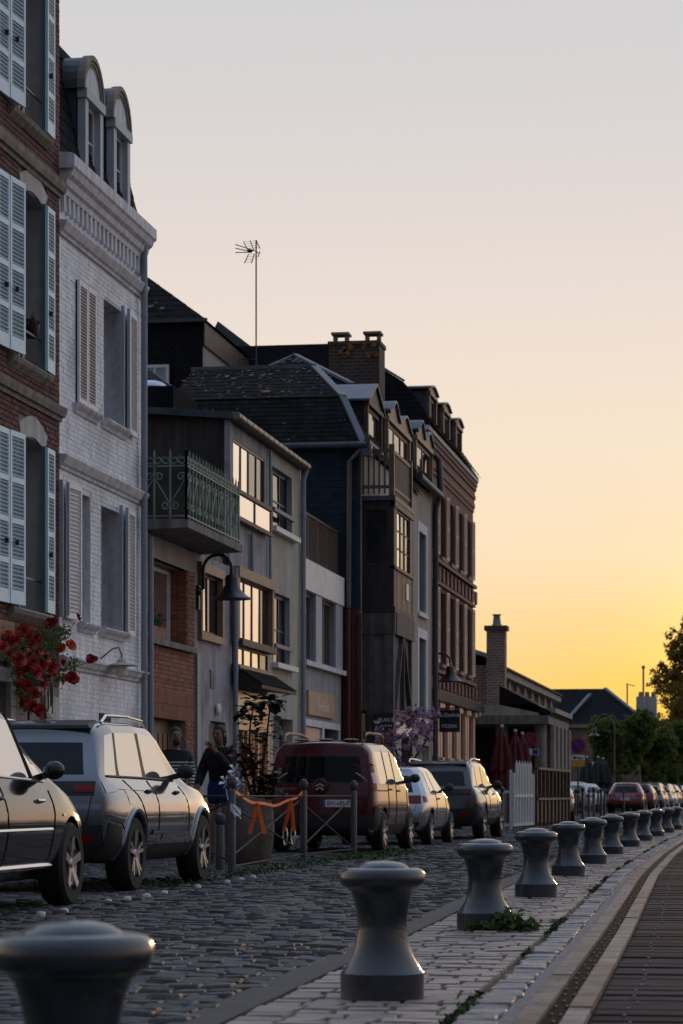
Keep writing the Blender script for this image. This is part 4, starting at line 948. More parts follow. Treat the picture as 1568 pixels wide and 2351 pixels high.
T_.box('white_valance', 'letter_cream', (bx1-.05, bx1+.02, by0+.25, by1-.3, 2.18, 2.5))
T_.box('dark_valance', 'timber_dark', (bx1-.06, bx1-.0, by0+.25, by1-.3, 2.5, 2.72))
side_window(T_, bx0+.31, bx1-.25, 1.0, 2.3, by0+.05, 'timber_dark', 2, 1, .05, 'glass_dim')
sg = Thing('bar_sign', 'black bar sign with red and white oval on the timber porch', 'sign', (-8.3, 57.4, 2.5))
sg.box('board', 'sign_black', (-8.53, -8.07, 57.40, 57.45, 2.30, 2.68)); sg.text('lettering', 'PLAN B', .13, (-8.24, 57.395, 2.53), (R(90), 0, 0), 'letter_white', sx=.8); sg.text('lettering', 'RESTO BAR', .06, (-8.24, 57.395, 2.40), (R(90), 0, 0), 'letter_white', sx=.9)
sg.part('emblem', MB().sphere((-8.45, 57.40, 2.50), .07, 14, 8, (1.1,.15,.8)), 'sign_white', smooth=True); sg.part('emblem_top', MB().sphere((-8.45, 57.397, 2.525), .06, 14, 8, (1.1,.15,.55)), 'sign_red', smooth=True)
sg = Thing('menu_board', 'pale menu poster with letters under the black bar sign', 'poster', (-8.3, 57.42, 2.1))
sg.box('board', 'sign_tan', (-8.5, -8.2, 57.42, 57.46, 2.08, 2.26)); sg.text('lettering', 'WINE', .13, (-8.35, 57.415, 2.17), (R(90), 0, 0), 'letter_white', sx=.8); sg.box('picture', 'peach_shutter', (-8.26, -8.18, 57.41, 57.425, 2.10, 2.25))
sg = Thing('poster_case', 'small dark glazed poster case left of the timber porch', 'poster case', (-8.75, 57.3, 2.3))
sg.box('case', 'timber_dark', (-8.84, -8.68, 57.35, 57.42, 2.1, 2.75)); sg.box('poster', 'sign_tan', (-8.81, -8.71, 57.335, 57.349, 2.15, 2.68)); sg.box('poster_foot', 'wood_orange', (-8.82, -8.70, 57.325, 57.334, 2.12, 2.26))

# chimney behind
Ch = Thing('roof_chimney', 'broad brick chimney stack with two open flat-topped pots above the slate roofs', 'chimney', (-10.3, 66.4, 9.5))
Ch.box('stack', 'chimney_brick', (-10.94, -9.64, 65.9, 66.9, 9.0, 12.36)); Ch.box('cap_course', 'chimney_brick', (-10.97, -9.61, 65.87, 66.93, 12.36, 12.46))
lichen(Ch, (-10.9, 65.86, 12.0), (-9.7, 65.86, 12.0), (-9.7, 65.86, 12.42), (-10.9, 65.86, 12.42), 14, 'lichen_orange', .2)
for x in (-10.70, -9.87):
    f = MB()
    for sx in (-.15, .15):
        for sy in (-.1, .1): f.hexa([(x+sx-.04, 66.4+sy-.04, 12.46), (x+sx+.04, 66.4+sy-.04, 12.46), (x+sx+.04, 66.4+sy+.04, 12.46), (x+sx-.04, 66.4+sy+.04, 12.46)], [(x+sx-.04, 66.4+sy-.04, 12.68), (x+sx+.04, 66.4+sy-.04, 12.68), (x+sx+.04, 66.4+sy+.04, 12.68), (x+sx-.04, 66.4+sy+.04, 12.68)])
    f.box(x-.23, x+.23, 66.15, 66.65, 12.68, 12.74); Ch.part('chimney_pot', f, 'stone_grey')

# ================================================================ H: narrow pale house
H_ = Thing('narrow_pale_house', 'narrow pale rendered house with dark green shutters between the timber bay and brown brick building', 'house', (-9, 69, 0))
hH = [(68.1, 69.6, 5.7, 7.82), (68.1, 69.6, 2.9, 5.02), (68.0, 70.6, 0, 2.2)]
H_.part('wall', wall_mesh(66.96, 71.2, 0, 9.05, hH, -8.95, .25), 'stucco_pale')
for a, b, c, d in hH[:2]:
    H_.part('window_surround', MB().box(-8.95, -8.90, a-.25, a, c-.1, d+.25).box(-8.95, -8.90, b, b+.25, c-.1, d+.25).box(-8.95, -8.902, a, b, d, d+.25).box(-8.95, -8.86, a-.2, b+.2, c-.12, c), 'stone_white')
    shutter(H_, (-9.06, a), (-9.06, b), c, d, 'shutter_green', 'shutter_green', 30, (0, 1), None, False)
window(H_, 68.0, 70.6, 0, 2.2, -9.15, 'frame_white', 3, 1, .07)
H_.part('gutter', MB().tube([(-8.72, 66.7, 9.08), (-8.72, 71.3, 9.08)], .1, 10), 'zinc_dark', smooth=True)
H_.box('roof', 'slate_clean', (-14, -8.96, 66.96, 71.2, 9.05, 9.2)); slates(H_, 'slate_clean', (-8.8, 66.98, 9.1), (-8.8, 71.2, 9.1), (-9.5, 71.2, 10.9), (-9.5, 66.98, 10.9), 10, 14)
dormer(H_, 67.5, 70.9, 9.15, 10.25, -8.95, 1.4, 'frame_tan', 'ogee', 2, 'zinc_dark', .42)
pipe(H_, 'downpipe', 'zinc_dark', [(-8.75, 71.1, 9.0), (-8.85, 71.15, 8.7), (-8.85, 71.15, 0)], .08)
H_.part('rain_pipe', MB().tube([(-8.9, 71.0, 10.2), (-8.75, 71.1, 10.05), (-8.7, 71.1, 9.1)], .09, 10), 'zinc_dark', smooth=True)

# ================================================================ I: brown brick building
I_ = Thing('brown_brick_building', 'three storey brown brick corner building with pale shutters and three dormers', 'building', (-9.2, 78, 0))
IY0, IY1 = 71.25, 83.75
cols = [72.7, 75.0, 77.3, 79.6, 81.9]
hI = [(c, c+1.0, a, b) for c in cols for a, b in ((7.75, 9.55), (4.65, 6.75), (.6, 3.3))]
I_.part('wall', wall_mesh(IY0, IY1, 0, 10.0, hI, FX, .25), 'far_brick'); I_.part('end_wall', MB().box(-16, -9.201, IY0-.02, IY0+.2, 8.5, 11), 'far_brick')
I_.part('far_wall', MB().box(-16, -9.201, IY1-.2, IY1, 0, 11), 'far_brick')
z = 9.95
for k, o in enumerate((.03, .06, .04, .08, .06, .10, .13)): I_.box('corbel_course', 'glazed_brown', (FX-.05, FX+o, IY0, IY1+o, z, z+.135)); z += .138
I_.box('gutter_board', 'stone_white', (FX-.05, FX+.17, IY0, IY1+.12, z, z+.14))
for za, zb, n in ((7.0, 7.5, 14), (3.9, 4.35, 14)):
    I_.box('ledge', 'glazed_brown', (FX, FX+.12, IY0, IY1+.1, zb, zb+.1)); I_.box('ledge', 'glazed_brown', (FX, FX+.08, IY0, IY1+.06, za-.1, za))
    for k in range(n): I_.box('brick_panel', 'glazed_brown', (FX, FX+.05, IY0+.25+k*.97, IY0+.75+k*.97, za+.05, zb-.05))
for c in cols:
    for a, b in ((7.75, 9.55), (4.65, 6.75)):
        window(I_, c, c+1.0, a, b, FX-.2, 'frame_white', 2, 2, .06, gm='glass_dim')
        I_.box('window_sill', 'stone_grey', (FX-.2, FX+.1, c-.1, c+1.1, a-.1, a+.004))
        for y0 in (c+1.04,): shutter(I_, (FX+.07, y0), (FX+.09, y0+.52), a, b+.05, 'shutter_pink', 'shutter_pink', 24, (0, .5, 1), 'frame_brown', False)
    window(I_, c, c+1.0, .6, 3.3, FX-.2, 'frame_dark', 2, 2, .07)
    for y0 in (c-.62, c+1.1): I_.box('pilaster', 'peach_shutter', (FX, FX+.10, y0, y0+.42, 0, 3.35)); I_.box('pilaster_ring', 'peach_shutter', (FX+.1, FX+.17, y0-.05, y0+.47, 1.75, 1.95)); I_.box('pilaster_cap', 'peach_shutter', (FX, FX+.17, y0-.05, y0+.47, 3.35, 3.5))
I_.box('shop_fascia', 'glazed_brown', (FX, FX+.22, IY0+.1, IY1, 3.52, 3.82))
bl_ = MB()
for k in range(45): bl_.box(FX+.22, FX+.26, IY0+.15+k*.3, IY0+.35+k*.3, 3.54, 3.8)
I_.part('fascia_ribs', bl_, 'timber_dark', kind='stuff'); I_.box('fascia_end', 'stone_white', (FX, FX+.24, IY1-.05, IY1+.05, 3.4, 3.85))
er = [(-8.95, IY0, 11.05), (-16, IY0, 11.05), (-16, IY0+.3, 12.3), (-9.8, IY0+.3, 12.3)]
slates(I_, 'slate_clean', er[1], er[0], er[3], er[2], 10, 26, 'roof_slates'); slates(I_, 'slate_clean', (-8.95, IY0, 11.06), (-8.95, IY1, 11.06), (-9.8, IY1-.6, 12.3), (-9.8, IY0+.3, 12.3), 12, 40, 'roof_slates')
I_.part('roof_core', MB().hexa([(-9.0, IY0+.03, 11.04), (-9.0, IY1-.03, 11.04), (-16, IY1-.03, 11.04), (-16, IY0+.03, 11.04)], [(-9.85, IY0+.33, 12.28), (-9.85, IY1-.65, 12.28), (-16, IY1-.65, 12.28), (-16, IY0+.33, 12.28)]), 'slate_clean')
I_.part('roof_top', MB().hexa([(-9.8, IY0+.32, 12.29), (-9.8, IY1-.6, 12.29), (-16, IY1-.6, 12.29), (-16, IY0+.32, 12.29)], [(-11.6, IY0+.9, 13.5), (-11.6, IY1-3, 13.5), (-16, IY1-3, 13.5), (-16, IY0+.9, 13.5)]), 'slate_clean')
z_ = MB(); z_.bar((-9.78, IY0+.3, 12.32), (-11.6, IY0+.88, 13.52), .12, .05); I_.part('hip_flashing', z_, 'zinc_dark')
for c in (73.0, 76.2, 79.4): dormer(I_, c, c+1.6, 11.1, 12.25, -9.3, 1.3, 'frame_brown', 'flat', 2, 'zinc_dark', .14)
sg = Thing('pizzeria_sign', 'black hanging sign with white lettering on the brown brick building', 'sign', (-8.6, 71.6, 2.7))
x0, _ = prp(1008, 1640, 71.5); x1, _ = prp(1056, 1640, 71.5)
sg.box('board', 'sign_black', (x0, x1, 71.5, 71.55, 2.60, 3.22)); sg.text('lettering', 'La Chambrée', .15, ((x0+x1)/2, 71.49, 3.07), (R(90), 0, 0), 'letter_white', sx=.7); sg.text('lettering', 'PIZZERIA', .13, ((x0+x1)/2, 71.49, 2.76), (R(90), 0, 0), 'letter_white', sx=.8); sg.box('bracket', 'lamp_black', (-9.2, x1, 71.51, 71.54, 3.24, 3.27))

# ================================================================ K: house behind, mast
K_ = Thing('rear_slate_house', 'tall slate-clad house rising behind the terrace with board fascia and pale side wall', 'house', (-15, 68, 0))
kx, ky = -14.27, 66.0; kz = .86+1098/6000*66.9
K_.part('wall', MB().box(-24, kx, ky, 76, 0, kz), 'wall_grey'); slates(K_, 'slate_clean', (-24, ky-.005, 9.5), (kx+.02, ky-.005, 9.5), (kx+.02, ky-.005, kz), (-24, ky-.005, kz), 34, 60, 'wall_slates', lift=.006)
slates(K_, 'slate', (-24, ky-.12, kz), (kx+.15, ky-.12, kz), (kx-2.6, ky+2.6, kz+2.1), (-24, ky+2.6, kz+2.1), 12, 40, 'roof_slates')
lichen(K_, (-20, ky-.1, kz+.1), (kx-.8, ky-.1, kz+.1), (kx-2.4, ky+2.2, kz+1.8), (-20, ky+2.2, kz+1.8), 60, size=.14)
K_.part('roof', MB().hexa([(-24, ky-.08, kz), (kx+.13, ky-.08, kz), (kx+.13, 76, kz), (-24, 76, kz)], [(-24, ky+2.6, kz+2.05), (kx-2.62, ky+2.6, kz+2.05), (kx-2.62, 76, kz+2.05), (-24, 76, kz+2.05)]), 'slate_clean')
K_.part('eave_flashing', MB().bar((-24, ky-.14, kz), (kx+.16, ky-.14, kz), .08, .09), 'zinc_dark')
for k in range(36): K_.box('fascia_board', 'timber_brown', (kx, kx+.06, ky+.02+k*.27, ky+.275+k*.27, kz-.62, kz-.03))
x0, z0 = prp(322, 885, ky-.1); x1, z1 = prp(387, 836, ky-.1)
side_window(K_, x0, x1, z0-.6, z1, ky-.08, 'frame_white', 2, 1, .08, 'curtain')
an = Thing('rear_zinc_roof', 'blue-grey metal roof slope seen behind the board fascia', 'roof', (-15, 78, 10)); yk = 80.
a_, b_ = prp(500, 737, yk), prp(620, 828, yk); an.part('roof_sheet', MB().hexa([(a_[0], yk, a_[1]), (b_[0], yk, b_[1]), (b_[0]-1.5, yk, b_[1]-1.2), (a_[0]-.6, yk, a_[1]-1.2)], [(a_[0], yk+4, a_[1]), (b_[0], yk+4, b_[1]), (b_[0]-1.5, yk+4, b_[1]-1.2), (a_[0]-.6, yk+4, a_[1]-1.2)]), 'zinc_dark')
sk = Thing('roof_skylight', 'tilted roof skylight with white dome beside the white house downpipe', 'skylight', (-11.5, 50, 8.5))
p = [prp(*q, 50.) for q in ((330, 850), (345, 850), (397, 888), (330, 900))]
sk.part('glazing', MB().hexa([(p[0][0]-1, 50, p[0][1]), (p[1][0], 50, p[1][1]), (p[2][0], 50, p[2][1]), (p[0][0]-1, 50, p[2][1])], [(p[0][0]-1, 51, p[0][1]), (p[1][0], 51, p[1][1]), (p[2][0], 51, p[2][1]), (p[0][0]-1, 51, p[2][1])]), 'zinc'); c = prp(345, 888, 49.5)
sk.part('dome', MB().sphere((c[0], 49.6, c[1]), .3, 14, 8, (1,1,.45)), 'shutter_white', smooth=True); sk.part('kerb', MB().box(c[0]-.8, c[0]+.5, 49.3, 51.5, 7.95, c[1]-.02), 'slate_clean')
# TV antenna
def ap(px, py): x, z = prp(px, py, 62.); return (x, 62., z)
an = Thing('tv_antenna', 'tall thin rooftop television antenna with grid reflectors on a mast', 'antenna', (-12.1, 62, 8))
an.part('mast', MB().tube([ap(588, 900), ap(588, 553)], .018, 8), 'lamp_black')
def bars(name, segs, r): 
    for s_ in segs:
        m_ = MB(); m_.tube([ap(*q) for q in s_], r, 6); an.part(name, m_, 'lamp_black')
bars('boom', [((540,561),(588,577),(596,583)), ((541,570),(572,577)), ((541,580),(575,579))], .012)
bars('reflector_frame', [((559,555),(570,577)), ((574,553),(584,577)), ((588,551),(597,571)), ((571,583),(561,604)), ((584,583),(577,604)), ((597,577),(592,590))], .012)
bars('grid_rod', [((559+t*1.5,555+t*2.6),(590+t*1.1,552+t*2.6)) for t in range(0, 7, 2)]+[((571-t*1.5,584+t*3),(588-t*1.2,583+t*3)) for t in range(0, 7, 2)], .004)
an.part('dipole_box', MB().sphere(ap(574, 576), .05, 10, 6, (1.4,1,1)), 'lamp_black'); bars('side_arm', [((548,825),(586,825))], .012)

# ================================================================ wall lamps
def wall_lamp(label, wx, wy, wz, out, s=1., yoff=.0, group='black gooseneck wall lamps'):
    t = Thing('wall_lamp', label, 'lamp', (wx, wy, wz), group)
    P = lambda o, z: (wx+o*s, wy+yoff, wz+z*s)
    t.part('bracket', MB().sphere(P(.02, 0), .1*s, 10, 6, (.8,1,1)).box(wx, wx+.05*s, wy-.06*s, wy+.06*s, wz-.35*s, wz+.1*s), 'lamp_black', smooth=True)
    pts = [P(.05, 0), P(.12, .05), P(.12, .4)]+[P(.12+.27*(1-math.cos(a)), .4+.27*math.sin(a)) for a in np.linspace(.2, math.pi, 10)]+[P(.66, .30)]
    t.part('arm', MB().tube(pts, .032*s, 10), 'lamp_black', smooth=True)
    c = P(.66, 0)
    t.part('shade', MB().lathe([(r*s, h*s) for r, h in ((.03,.30),(.10,.28),(.13,.22),(.13,.10),(.16,.04),(.20,-.02),(.29,-.10),(.38,-.15),(.385,-.165),(.36,-.165),(.2,-.06),(.02,.0))], 24, c), 'lamp_black', smooth=True)
    t.part('bulb', MB().sphere((c[0], c[1], c[2]-.08*s), .06*s, 10, 6), 'lamp_glow', smooth=True); return t
wall_lamp('large black gooseneck wall lamp with bell shade below the balcony', -9.19, 42.1, fac(455, 1358)[1], .66, .88)
wall_lamp('smaller black gooseneck wall lamp on the brown brick building', -9.19, 72.2, fac(1003, 1560)[1], .66, .95)
lt = Thing('outdoor_lantern', 'small white wall lantern with flat disc shade on the white brick house', 'lamp', (-9.18, 36.2, 2.7))
lt.part('arm', MB().tube([(-9.19, 35.75, 2.78), (-9.05, 35.85, 2.92), (-8.98, 35.95, 2.95), (-8.95, 36.0, 2.86), (-8.95, 36.0, 2.78)], .012, 8), 'zinc', smooth=True)
lt.part('shade', MB().lathe([(.02,.08),(.06,.06),(.07,.02),(.24,-.02),(.24,-.03),(.05,-.02)], 20, (-8.95, 36.0, 2.72)), 'stucco_rev', smooth=True); lt.part('globe', MB().lathe([(.075,-.02),(.085,-.06),(.085,-.16),(.06,-.19),(.01,-.2)], 16, (-8.95, 36.0, 2.72)), 'letter_cream', smooth=True)
# ================================================================ low brick restaurant with canopy and tall chimney
L_ = Thing('canopy_building', 'low brick building with flat grey canopy and tall square chimney beyond the brown building', 'building', (-9, 95, 0))
L_.box('canopy', 'concrete', (-12, -6.95, 86.0, 95, 3.22, 3.50)); L_.box('canopy_top', 'stucco_beige', (-12, -7.3, 86.3, 95, 3.5, 3.86))
L_.part('canopy_roof', MB().hexa([(-8.6, 86.3, 3.86), (-6.9, 86.3, 3.5), (-6.9, 95, 3.5), (-8.6, 95, 3.86)], [(-8.6, 86.3, 4.5), (-6.9, 86.3, 3.62), (-6.9, 95, 3.62), (-8.6, 95, 4.5)]), 'slate_clean')
for x, y in ((-8.55, 86.6), (-7.25, 86.4)): L_.part('column', MB().lathe([(.2,0),(.2,3.22)], 16, (x, y, 0)), 'concrete', smooth=True)
L_.box('rear_wall', 'timber_dark', (-12, -7.1, 91.5, 91.7, 0, 3.2))
L_.box('street_wall', 'far_brick_pale', (-7.3, -7.0, 87.5, 95, 0, 3.2))
for k in range(5): L_.box('pilaster', 'stucco_pale', (-7.0, -6.86, 87.4+k*1.75, 87.8+k*1.75, 0, 3.2))
L_.box('cornice', 'stucco_pale', (-7.4, -6.82, 87.3, 95.1, 3.62, 3.78))
L_.part('gable_wall', MB().add([(-13, 95.2, 0), (-9.5, 95.2, 0), (-9.5, 95.2, 5.75), (-11.5, 95.2, 6.5), (-13, 95.2, 6.9)], [(0,1,2,3,4)]), 'far_brick_pale')
L_.part('gable_verge', MB().bar((-9.4, 95.15, 5.80), (-13, 95.15, 7.0), .2, .14), 'stucco_pale')
L_.part('upper_wall', MB().box(-13, -9.95, 95.3, 126, 0, 5.35), 'far_brick_pale')
L_.box('eaves', 'stucco_pale', (-13, -9.6, 95.25, 126.3, 5.35, 5.62)); L_.part('roof', MB().hexa([(-9.5, 95.2, 5.62), (-9.5, 126.4, 5.62), (-16, 126.4, 5.62), (-16, 95.2, 5.62)], [(-9.6, 95.2, 5.75), (-9.6, 126.4, 5.75), (-16, 126.4, 7.9), (-16, 95.2, 7.9)]), 'slate_clean')
for k in range(9): L_.box('clerestory_pier', 'stucco_pale', (-9.95, -9.8, 95.4+k*3.4, 96.0+k*3.4, 3.3, 5.35))
L_.box('string_course', 'stucco_pale', (-9.95, -9.75, 95.3, 126, 4.2, 4.4))
L_.box('chimney', 'far_brick_pale', (-9.89, -9.22, 94.5, 95.2, 3.0, 6.85)); L_.box('chimney_cap', 'chimney_brick', (-9.97, -9.14, 94.42, 95.28, 6.85, 7.02)); L_.part('chimney_pot', MB().lathe([(.2,7.02),(.15,7.12),(.12,7.4),(.17,7.42),(.17,7.45)], 14, (-9.55, 94.85, 0)), 'stone_grey', smooth=True)

# hip-roofed brick house at the bend
N_ = Thing('hip_roof_house', 'brick house with wide dark hipped roof at the end of the street', 'house', (-10, 153, 0))
N_.box('wall', 'far_brick_pale', (-16, -6.9, 150.3, 160, 0, 4.8)); N_.box('eaves', 'stucco_pale', (-16.2, -6.6, 150.0, 160.2, 4.75, 5.0))
N_.part('roof', MB().add([(-18, 149.9, 5.0), (-6.5, 149.9, 5.0), (-6.5, 161, 5.0), (-18, 161, 5.0), (-14, 153.5, 7.1), (-9.1, 153.5, 7.1), (-9.1, 157, 7.1), (-14, 157, 7.1)], [(0,1,5,4),(1,2,6,5),(2,3,7,6),(3,0,4,7),(4,5,6,7),(0,3,2,1)]), 'slate_clean')
h_ = MB(); a_ = prp(1297, 1660, 149.8); b_ = prp(1362, 1603, 152.5); h_.bar((a_[0], 149.85, 5.05), (-9.9, 152.4, 6.75), .22, .1); N_.part('valley_flashing', h_, 'zinc')
h_ = MB(); h_.bar((-9.1, 153.5, 7.13), (-6.5, 149.9, 5.05), .2, .1); N_.part('hip_flashing', h_, 'zinc')
N_.box('white_chimney', 'stucco_rev', (-7.5, -6.3, 158, 159.3, 4.5, 6.8)); hp = MB()
for k in range(3): N_.part('chimney_pot', MB().lathe([(.15, 6.8), (.12, 7.1)], 10, (-7.25+k*.38, 158.6, 0)), 'terracotta', smooth=True)
po = Thing('thin_pole', 'thin pale pole rising beyond the hipped roof', 'pole', (-8, 170, 0)); x, z = prp(1477, 1532, 170); po.part('shaft', MB().tube([(x, 170, 0), (x, 170, z)], .06, 8), 'frame_tan'); po.part('head', MB().sphere((x, 170, z), .12), 'frame_tan')
po = Thing('chimney_aerial', 'small aerial on a short mast above the white chimney', 'antenna', (-8, 165, 4)); x, z = prp(1440, 1570, 165); po.part('mast', MB().tube([(x, 165, 4), (x, 165, z)], .05, 6), 'frame_tan'); po.part('boom', MB().bar((x-.1, 165, z), (x+.5, 165, z-.15), .05), 'frame_tan')

# terrace enclosures along the parking lane
Wf = Thing('white_picket_fence', 'white picket terrace gate with pointed pickets in front of the parasols', 'fence', (-6.1, 66.5, 0))
p0, p1 = Vector((-6.13, 65.1, 0)), Vector((-5.95, 68.6, 0))
for k in range(8):
    p = p0.lerp(p1, k/7); f = MB(); f.box(p.x-.03, p.x+.03, p.y-.05, p.y+.05, .08, 1.62 if 0 < k < 7 else 1.42)
    if 0 < k < 7: f.add([(p.x-.03, p.y-.05, 1.62), (p.x+.03, p.y-.05, 1.62), (p.x+.03, p.y+.05, 1.62), (p.x-.03, p.y+.05, 1.62), (p.x, p.y, 1.76)], [(0,1,4),(1,2,4),(2,3,4),(3,0,4)])
    Wf.part('picket', f, 'frame_white')
for z in (.12, .85): Wf.part('rail', MB().bar(p0+Vector((-.02,0,z)), p1+Vector((-.02,0,z)), .05, .07), 'frame_white')
Wf.part('gate_frame', MB().bar((-7.0, 65.0, .12), (-6.13, 65.05, .12), .05, .07).bar((-7.0, 65.0, .95), (-6.13, 65.05, .95), .05, .07).bar((-6.98, 65.0, 0), (-6.98, 65.0, .95), .05, .05).bar((-6.2, 65.03, 0), (-6.2, 65.03, 1.5), .06, .06), 'frame_white')
Bf = Thing('brown_terrace_screen', 'brown wooden terrace screen of spaced posts with glass above boards', 'fence', (-6, 76, 0))
p0, p1 = Vector((-6.12, 71.4, 0)), Vector((-5.9, 80.6, 0))
for k in range(10):
    p = p0.lerp(p1, k/9); Bf.part('post', MB().box(p.x-.05, p.x+.05, p.y-.06, p.y+.06, 0, 1.62), 'timber_brown')
    if k < 9:
        q = p0.lerp(p1, (k+1)/9); Bf.part('pane', MB().hexa([(p.x-.03, p.y, .8), (q.x-.03, q.y, .8), (q.x-.02, q.y, .8), (p.x-.02, p.y, .8)], [(p.x-.03, p.y, 1.5), (q.x-.03, q.y, 1.5), (q.x-.02, q.y, 1.5), (p.x-.02, p.y, 1.5)]), 'glass_dim')
        Bf.part('board', MB().hexa([(p.x-.04, p.y+.1, .1), (q.x-.04, q.y-.1, .1), (q.x-.01, q.y-.1, .1), (p.x-.01, p.y+.1, .1)], [(p.x-.04, p.y+.1, .72), (q.x-.04, q.y-.1, .72), (q.x-.01, q.y-.1, .72), (p.x-.01, p.y+.1, .72)]), 'timber_brown')
for z in (.76, 1.60): Bf.part('rail', MB().bar(p0+Vector((.06,0,z)), p1+Vector((.06,0,z)), .05, .06), 'timber_brown')
Bf.part('end_return', MB().box(-6.9, -6.12, 71.2, 71.3, 0, 1.55), 'timber_brown')
# closed parasols
def parasol(label, x, y, h, m, w=.3, group=None, tip='parasol_white'):
    t = Thing('closed_parasol', label, 'parasol', (x, y, 0), group); n = 16
    t.part('pole', MB().tube([(x, y, 0), (x, y, h)], .03, 8), 'post_grey')
    pr = [(.05, h-.02), (w*.42, h-.25), (w*.75, h-.8), (w*.9, h-1.25), (w*.62, h-1.35), (w*.8, h-1.75), (w*.5, h-1.8)]; mb = MB().lathe(pr, n, (x, y, 0))
    v = []
    for i, p in enumerate(mb.v):
        k = .72 if i % 2 else 1.12; v.append((x+(p[0]-x)*k, y+(p[1]-y)*k, p[2]-(.06 if i % 2 == 0 else 0)))
    mb.v = v; t.part('canopy', mb, m); t.part('finial', MB().sphere((x, y, h+.03), .06), tip)
gR = 'closed red parasols on the restaurant terrace'
for (px, y, h, lb) in ((1152, 78, 2.9, 'closed dark red parasol, leftmost of three on the terrace'), (1183, 79, 2.78, 'closed red parasol, middle of three on the terrace'), (1199, 81, 2.75, 'closed red parasol, rightmost of three beside the round sign')):
    x, _ = prp(px, 1700, y); parasol(lb, x, y, h, 'parasol_red', .36, gR)
gB = 'closed dark parasols before the hipped house'
for (px, y, h, lb, m) in ((1348, 134, 2.8, 'closed black parasol, leftmost of the dark group', 'parasol_black'), (1361, 136, 2.5, 'closed pale parasol amid the black ones', 'parasol_white'), (1373, 135, 2.8, 'closed black parasol right of the pale one', 'parasol_black'), (1385, 137, 2.75, 'closed black parasol, rightmost of the dark group', 'parasol_black')):
    x, _ = prp(px, 1700, y); parasol(lb, x, y, h, m, .5, gB)

# no-parking signs
def road_sign(label, px, py, y, r=.32, plates=(), squeeze=1., bars=1):
    x, z = prp(px, py, y); t = Thing('road_sign', label, 'road sign', (x, y, 0), 'round no parking signs')
    t.part('pole', MB().tube([(x, y+.04, 0), (x, y+.04, z+r*.8)], .035, 8), 'post_grey', smooth=True)
    def disc(rr, yy, name, m): t.part(name, MB().lathe([(rr, 0), (rr, .012)], 28, (0,0,0), 'y').__class__().add([(x+p[0]*squeeze, yy+p[1], z+p[2]) for p in MB().lathe([(rr, 0), (rr, .012)], 28, (0,0,0), 'y').v], MB().lathe([(rr, 0), (rr, .012)], 28, (0,0,0), 'y').f), m)
    disc(r, y, 'rim', 'sign_red'); disc(r*.76, y-.014, 'disc', 'sign_blue')
    d = r*.6
    t.part('slash', MB().hexa([(x-d*squeeze-.04, y-.03, z+d+.02), (x-d*squeeze+.04, y-.03, z+d+.05), (x+d*squeeze+.04, y-.03, z-d-.02), (x+d*squeeze-.04, y-.03, z-d-.05)], [(x-d*squeeze-.04, y-.016, z+d+.02), (x-d*squeeze+.04, y-.016, z+d+.05), (x+d*squeeze+.04, y-.016, z-d-.02), (x+d*squeeze-.04, y-.016, z-d-.05)]), 'sign_red')
    if bars == 2: t.part('slash', MB().hexa([(x+d*squeeze+.04, y-.032, z+d+.02), (x+d*squeeze-.04, y-.032, z+d+.05), (x-d*squeeze-.04, y-.032, z-d-.02), (x-d*squeeze+.04, y-.032, z-d-.05)], [(x+d*squeeze+.04, y-.018, z+d+.02), (x+d*squeeze-.04, y-.018, z+d+.05), (x-d*squeeze-.04, y-.018, z-d-.02), (x-d*squeeze+.04, y-.018, z-d-.05)]), 'sign_red')
    zz = z-r-.05
    for m, h, kind in plates:
        pl = t.box('plate', m, (x-.28*squeeze, x+.28*squeeze, y, y+.015, zz-h, zz))
        if kind == 'arrow': t.part('symbol', MB().box(x-.2, x+.1, y-.01, y-.002, zz-h*.6, zz-h*.45).box(x+.02, x+.2, y-.012, y-.003, zz-h*.75, zz-h*.55).box(x-.2, x-.1, y-.011, y-.0025, zz-h*.75, zz-h*.3), 'letter_black', pl)
        if kind == 'wheel': t.part('symbol', MB().box(x+.08, x+.26, y-.01, y-.002, zz-h*.9, zz-h*.1), 'sign_blue', pl)
        zz -= h+.02
road_sign('round no parking sign with white tow plate over a yellow plate', 1327, 1712, 108, .33, (('sign_white', .22, 'arrow'), ('sign_yellow', .24, '')))
road_sign('round sign with crossed red bars beside the red parasols', 1217, 1698, 84.5, .25, (('sign_white', .2, 'wheel'),), 1., 2)
road_sign('round sign with yellow plate over a white plate before the pollard trees', 1445, 1746, 162, .34, (('sign_yellow', .3, ''), ('sign_white', .26, 'arrow')), .75)
road_sign('farthest round sign with one yellow plate near the right edge', 1527, 1765, 177, .36, (('sign_yellow', .3, ''),))

# slim posts
pm = MB().lathe([(.045,0),(.045,.92),(.03,.94),(.045,.96),(.06,1.0),(.058,1.04),(.035,1.08),(.001,1.09)], 14).mesh('street_post', 'post_grey', (0,0,0), True)
lb = ['slim grey ball-topped post left of the planter', 'slim grey ball-topped post right of the planter holding the orange ribbon', 'slim grey ball-topped post behind the red van', 'slim grey post beside the white picket gate']
for (x, y), l in zip((gnd(532, 2006), gnd(697, 1975), gnd(812, 1962), (-6.3, 63.9)), lb):
    o = link(bpy.data.objects.new('street_post', pm)); o.location = (x, y, -.01); o['label'] = l; o['category'] = 'post'; o['group'] = 'slim grey street posts'
ords2 = ['leftmost','second','third','fourth','fifth','sixth','seventh']
for k, (a, b) in enumerate(((1321,1872),(1338,1890),(1352,1876),(1363,1888),(1373,1868),(1380,1880),(1388,1874))):
    x, y = gnd(a, b); o = link(bpy.data.objects.new('street_post', pm)); o.location = (x, y, -.02); o.scale = (1.1, 1.1, 1.05)
    o['label'] = f'{ords2[k]} from the left in the cluster of far posts beside the red car'; o['category'] = 'post'; o['group'] = 'slim grey street posts'
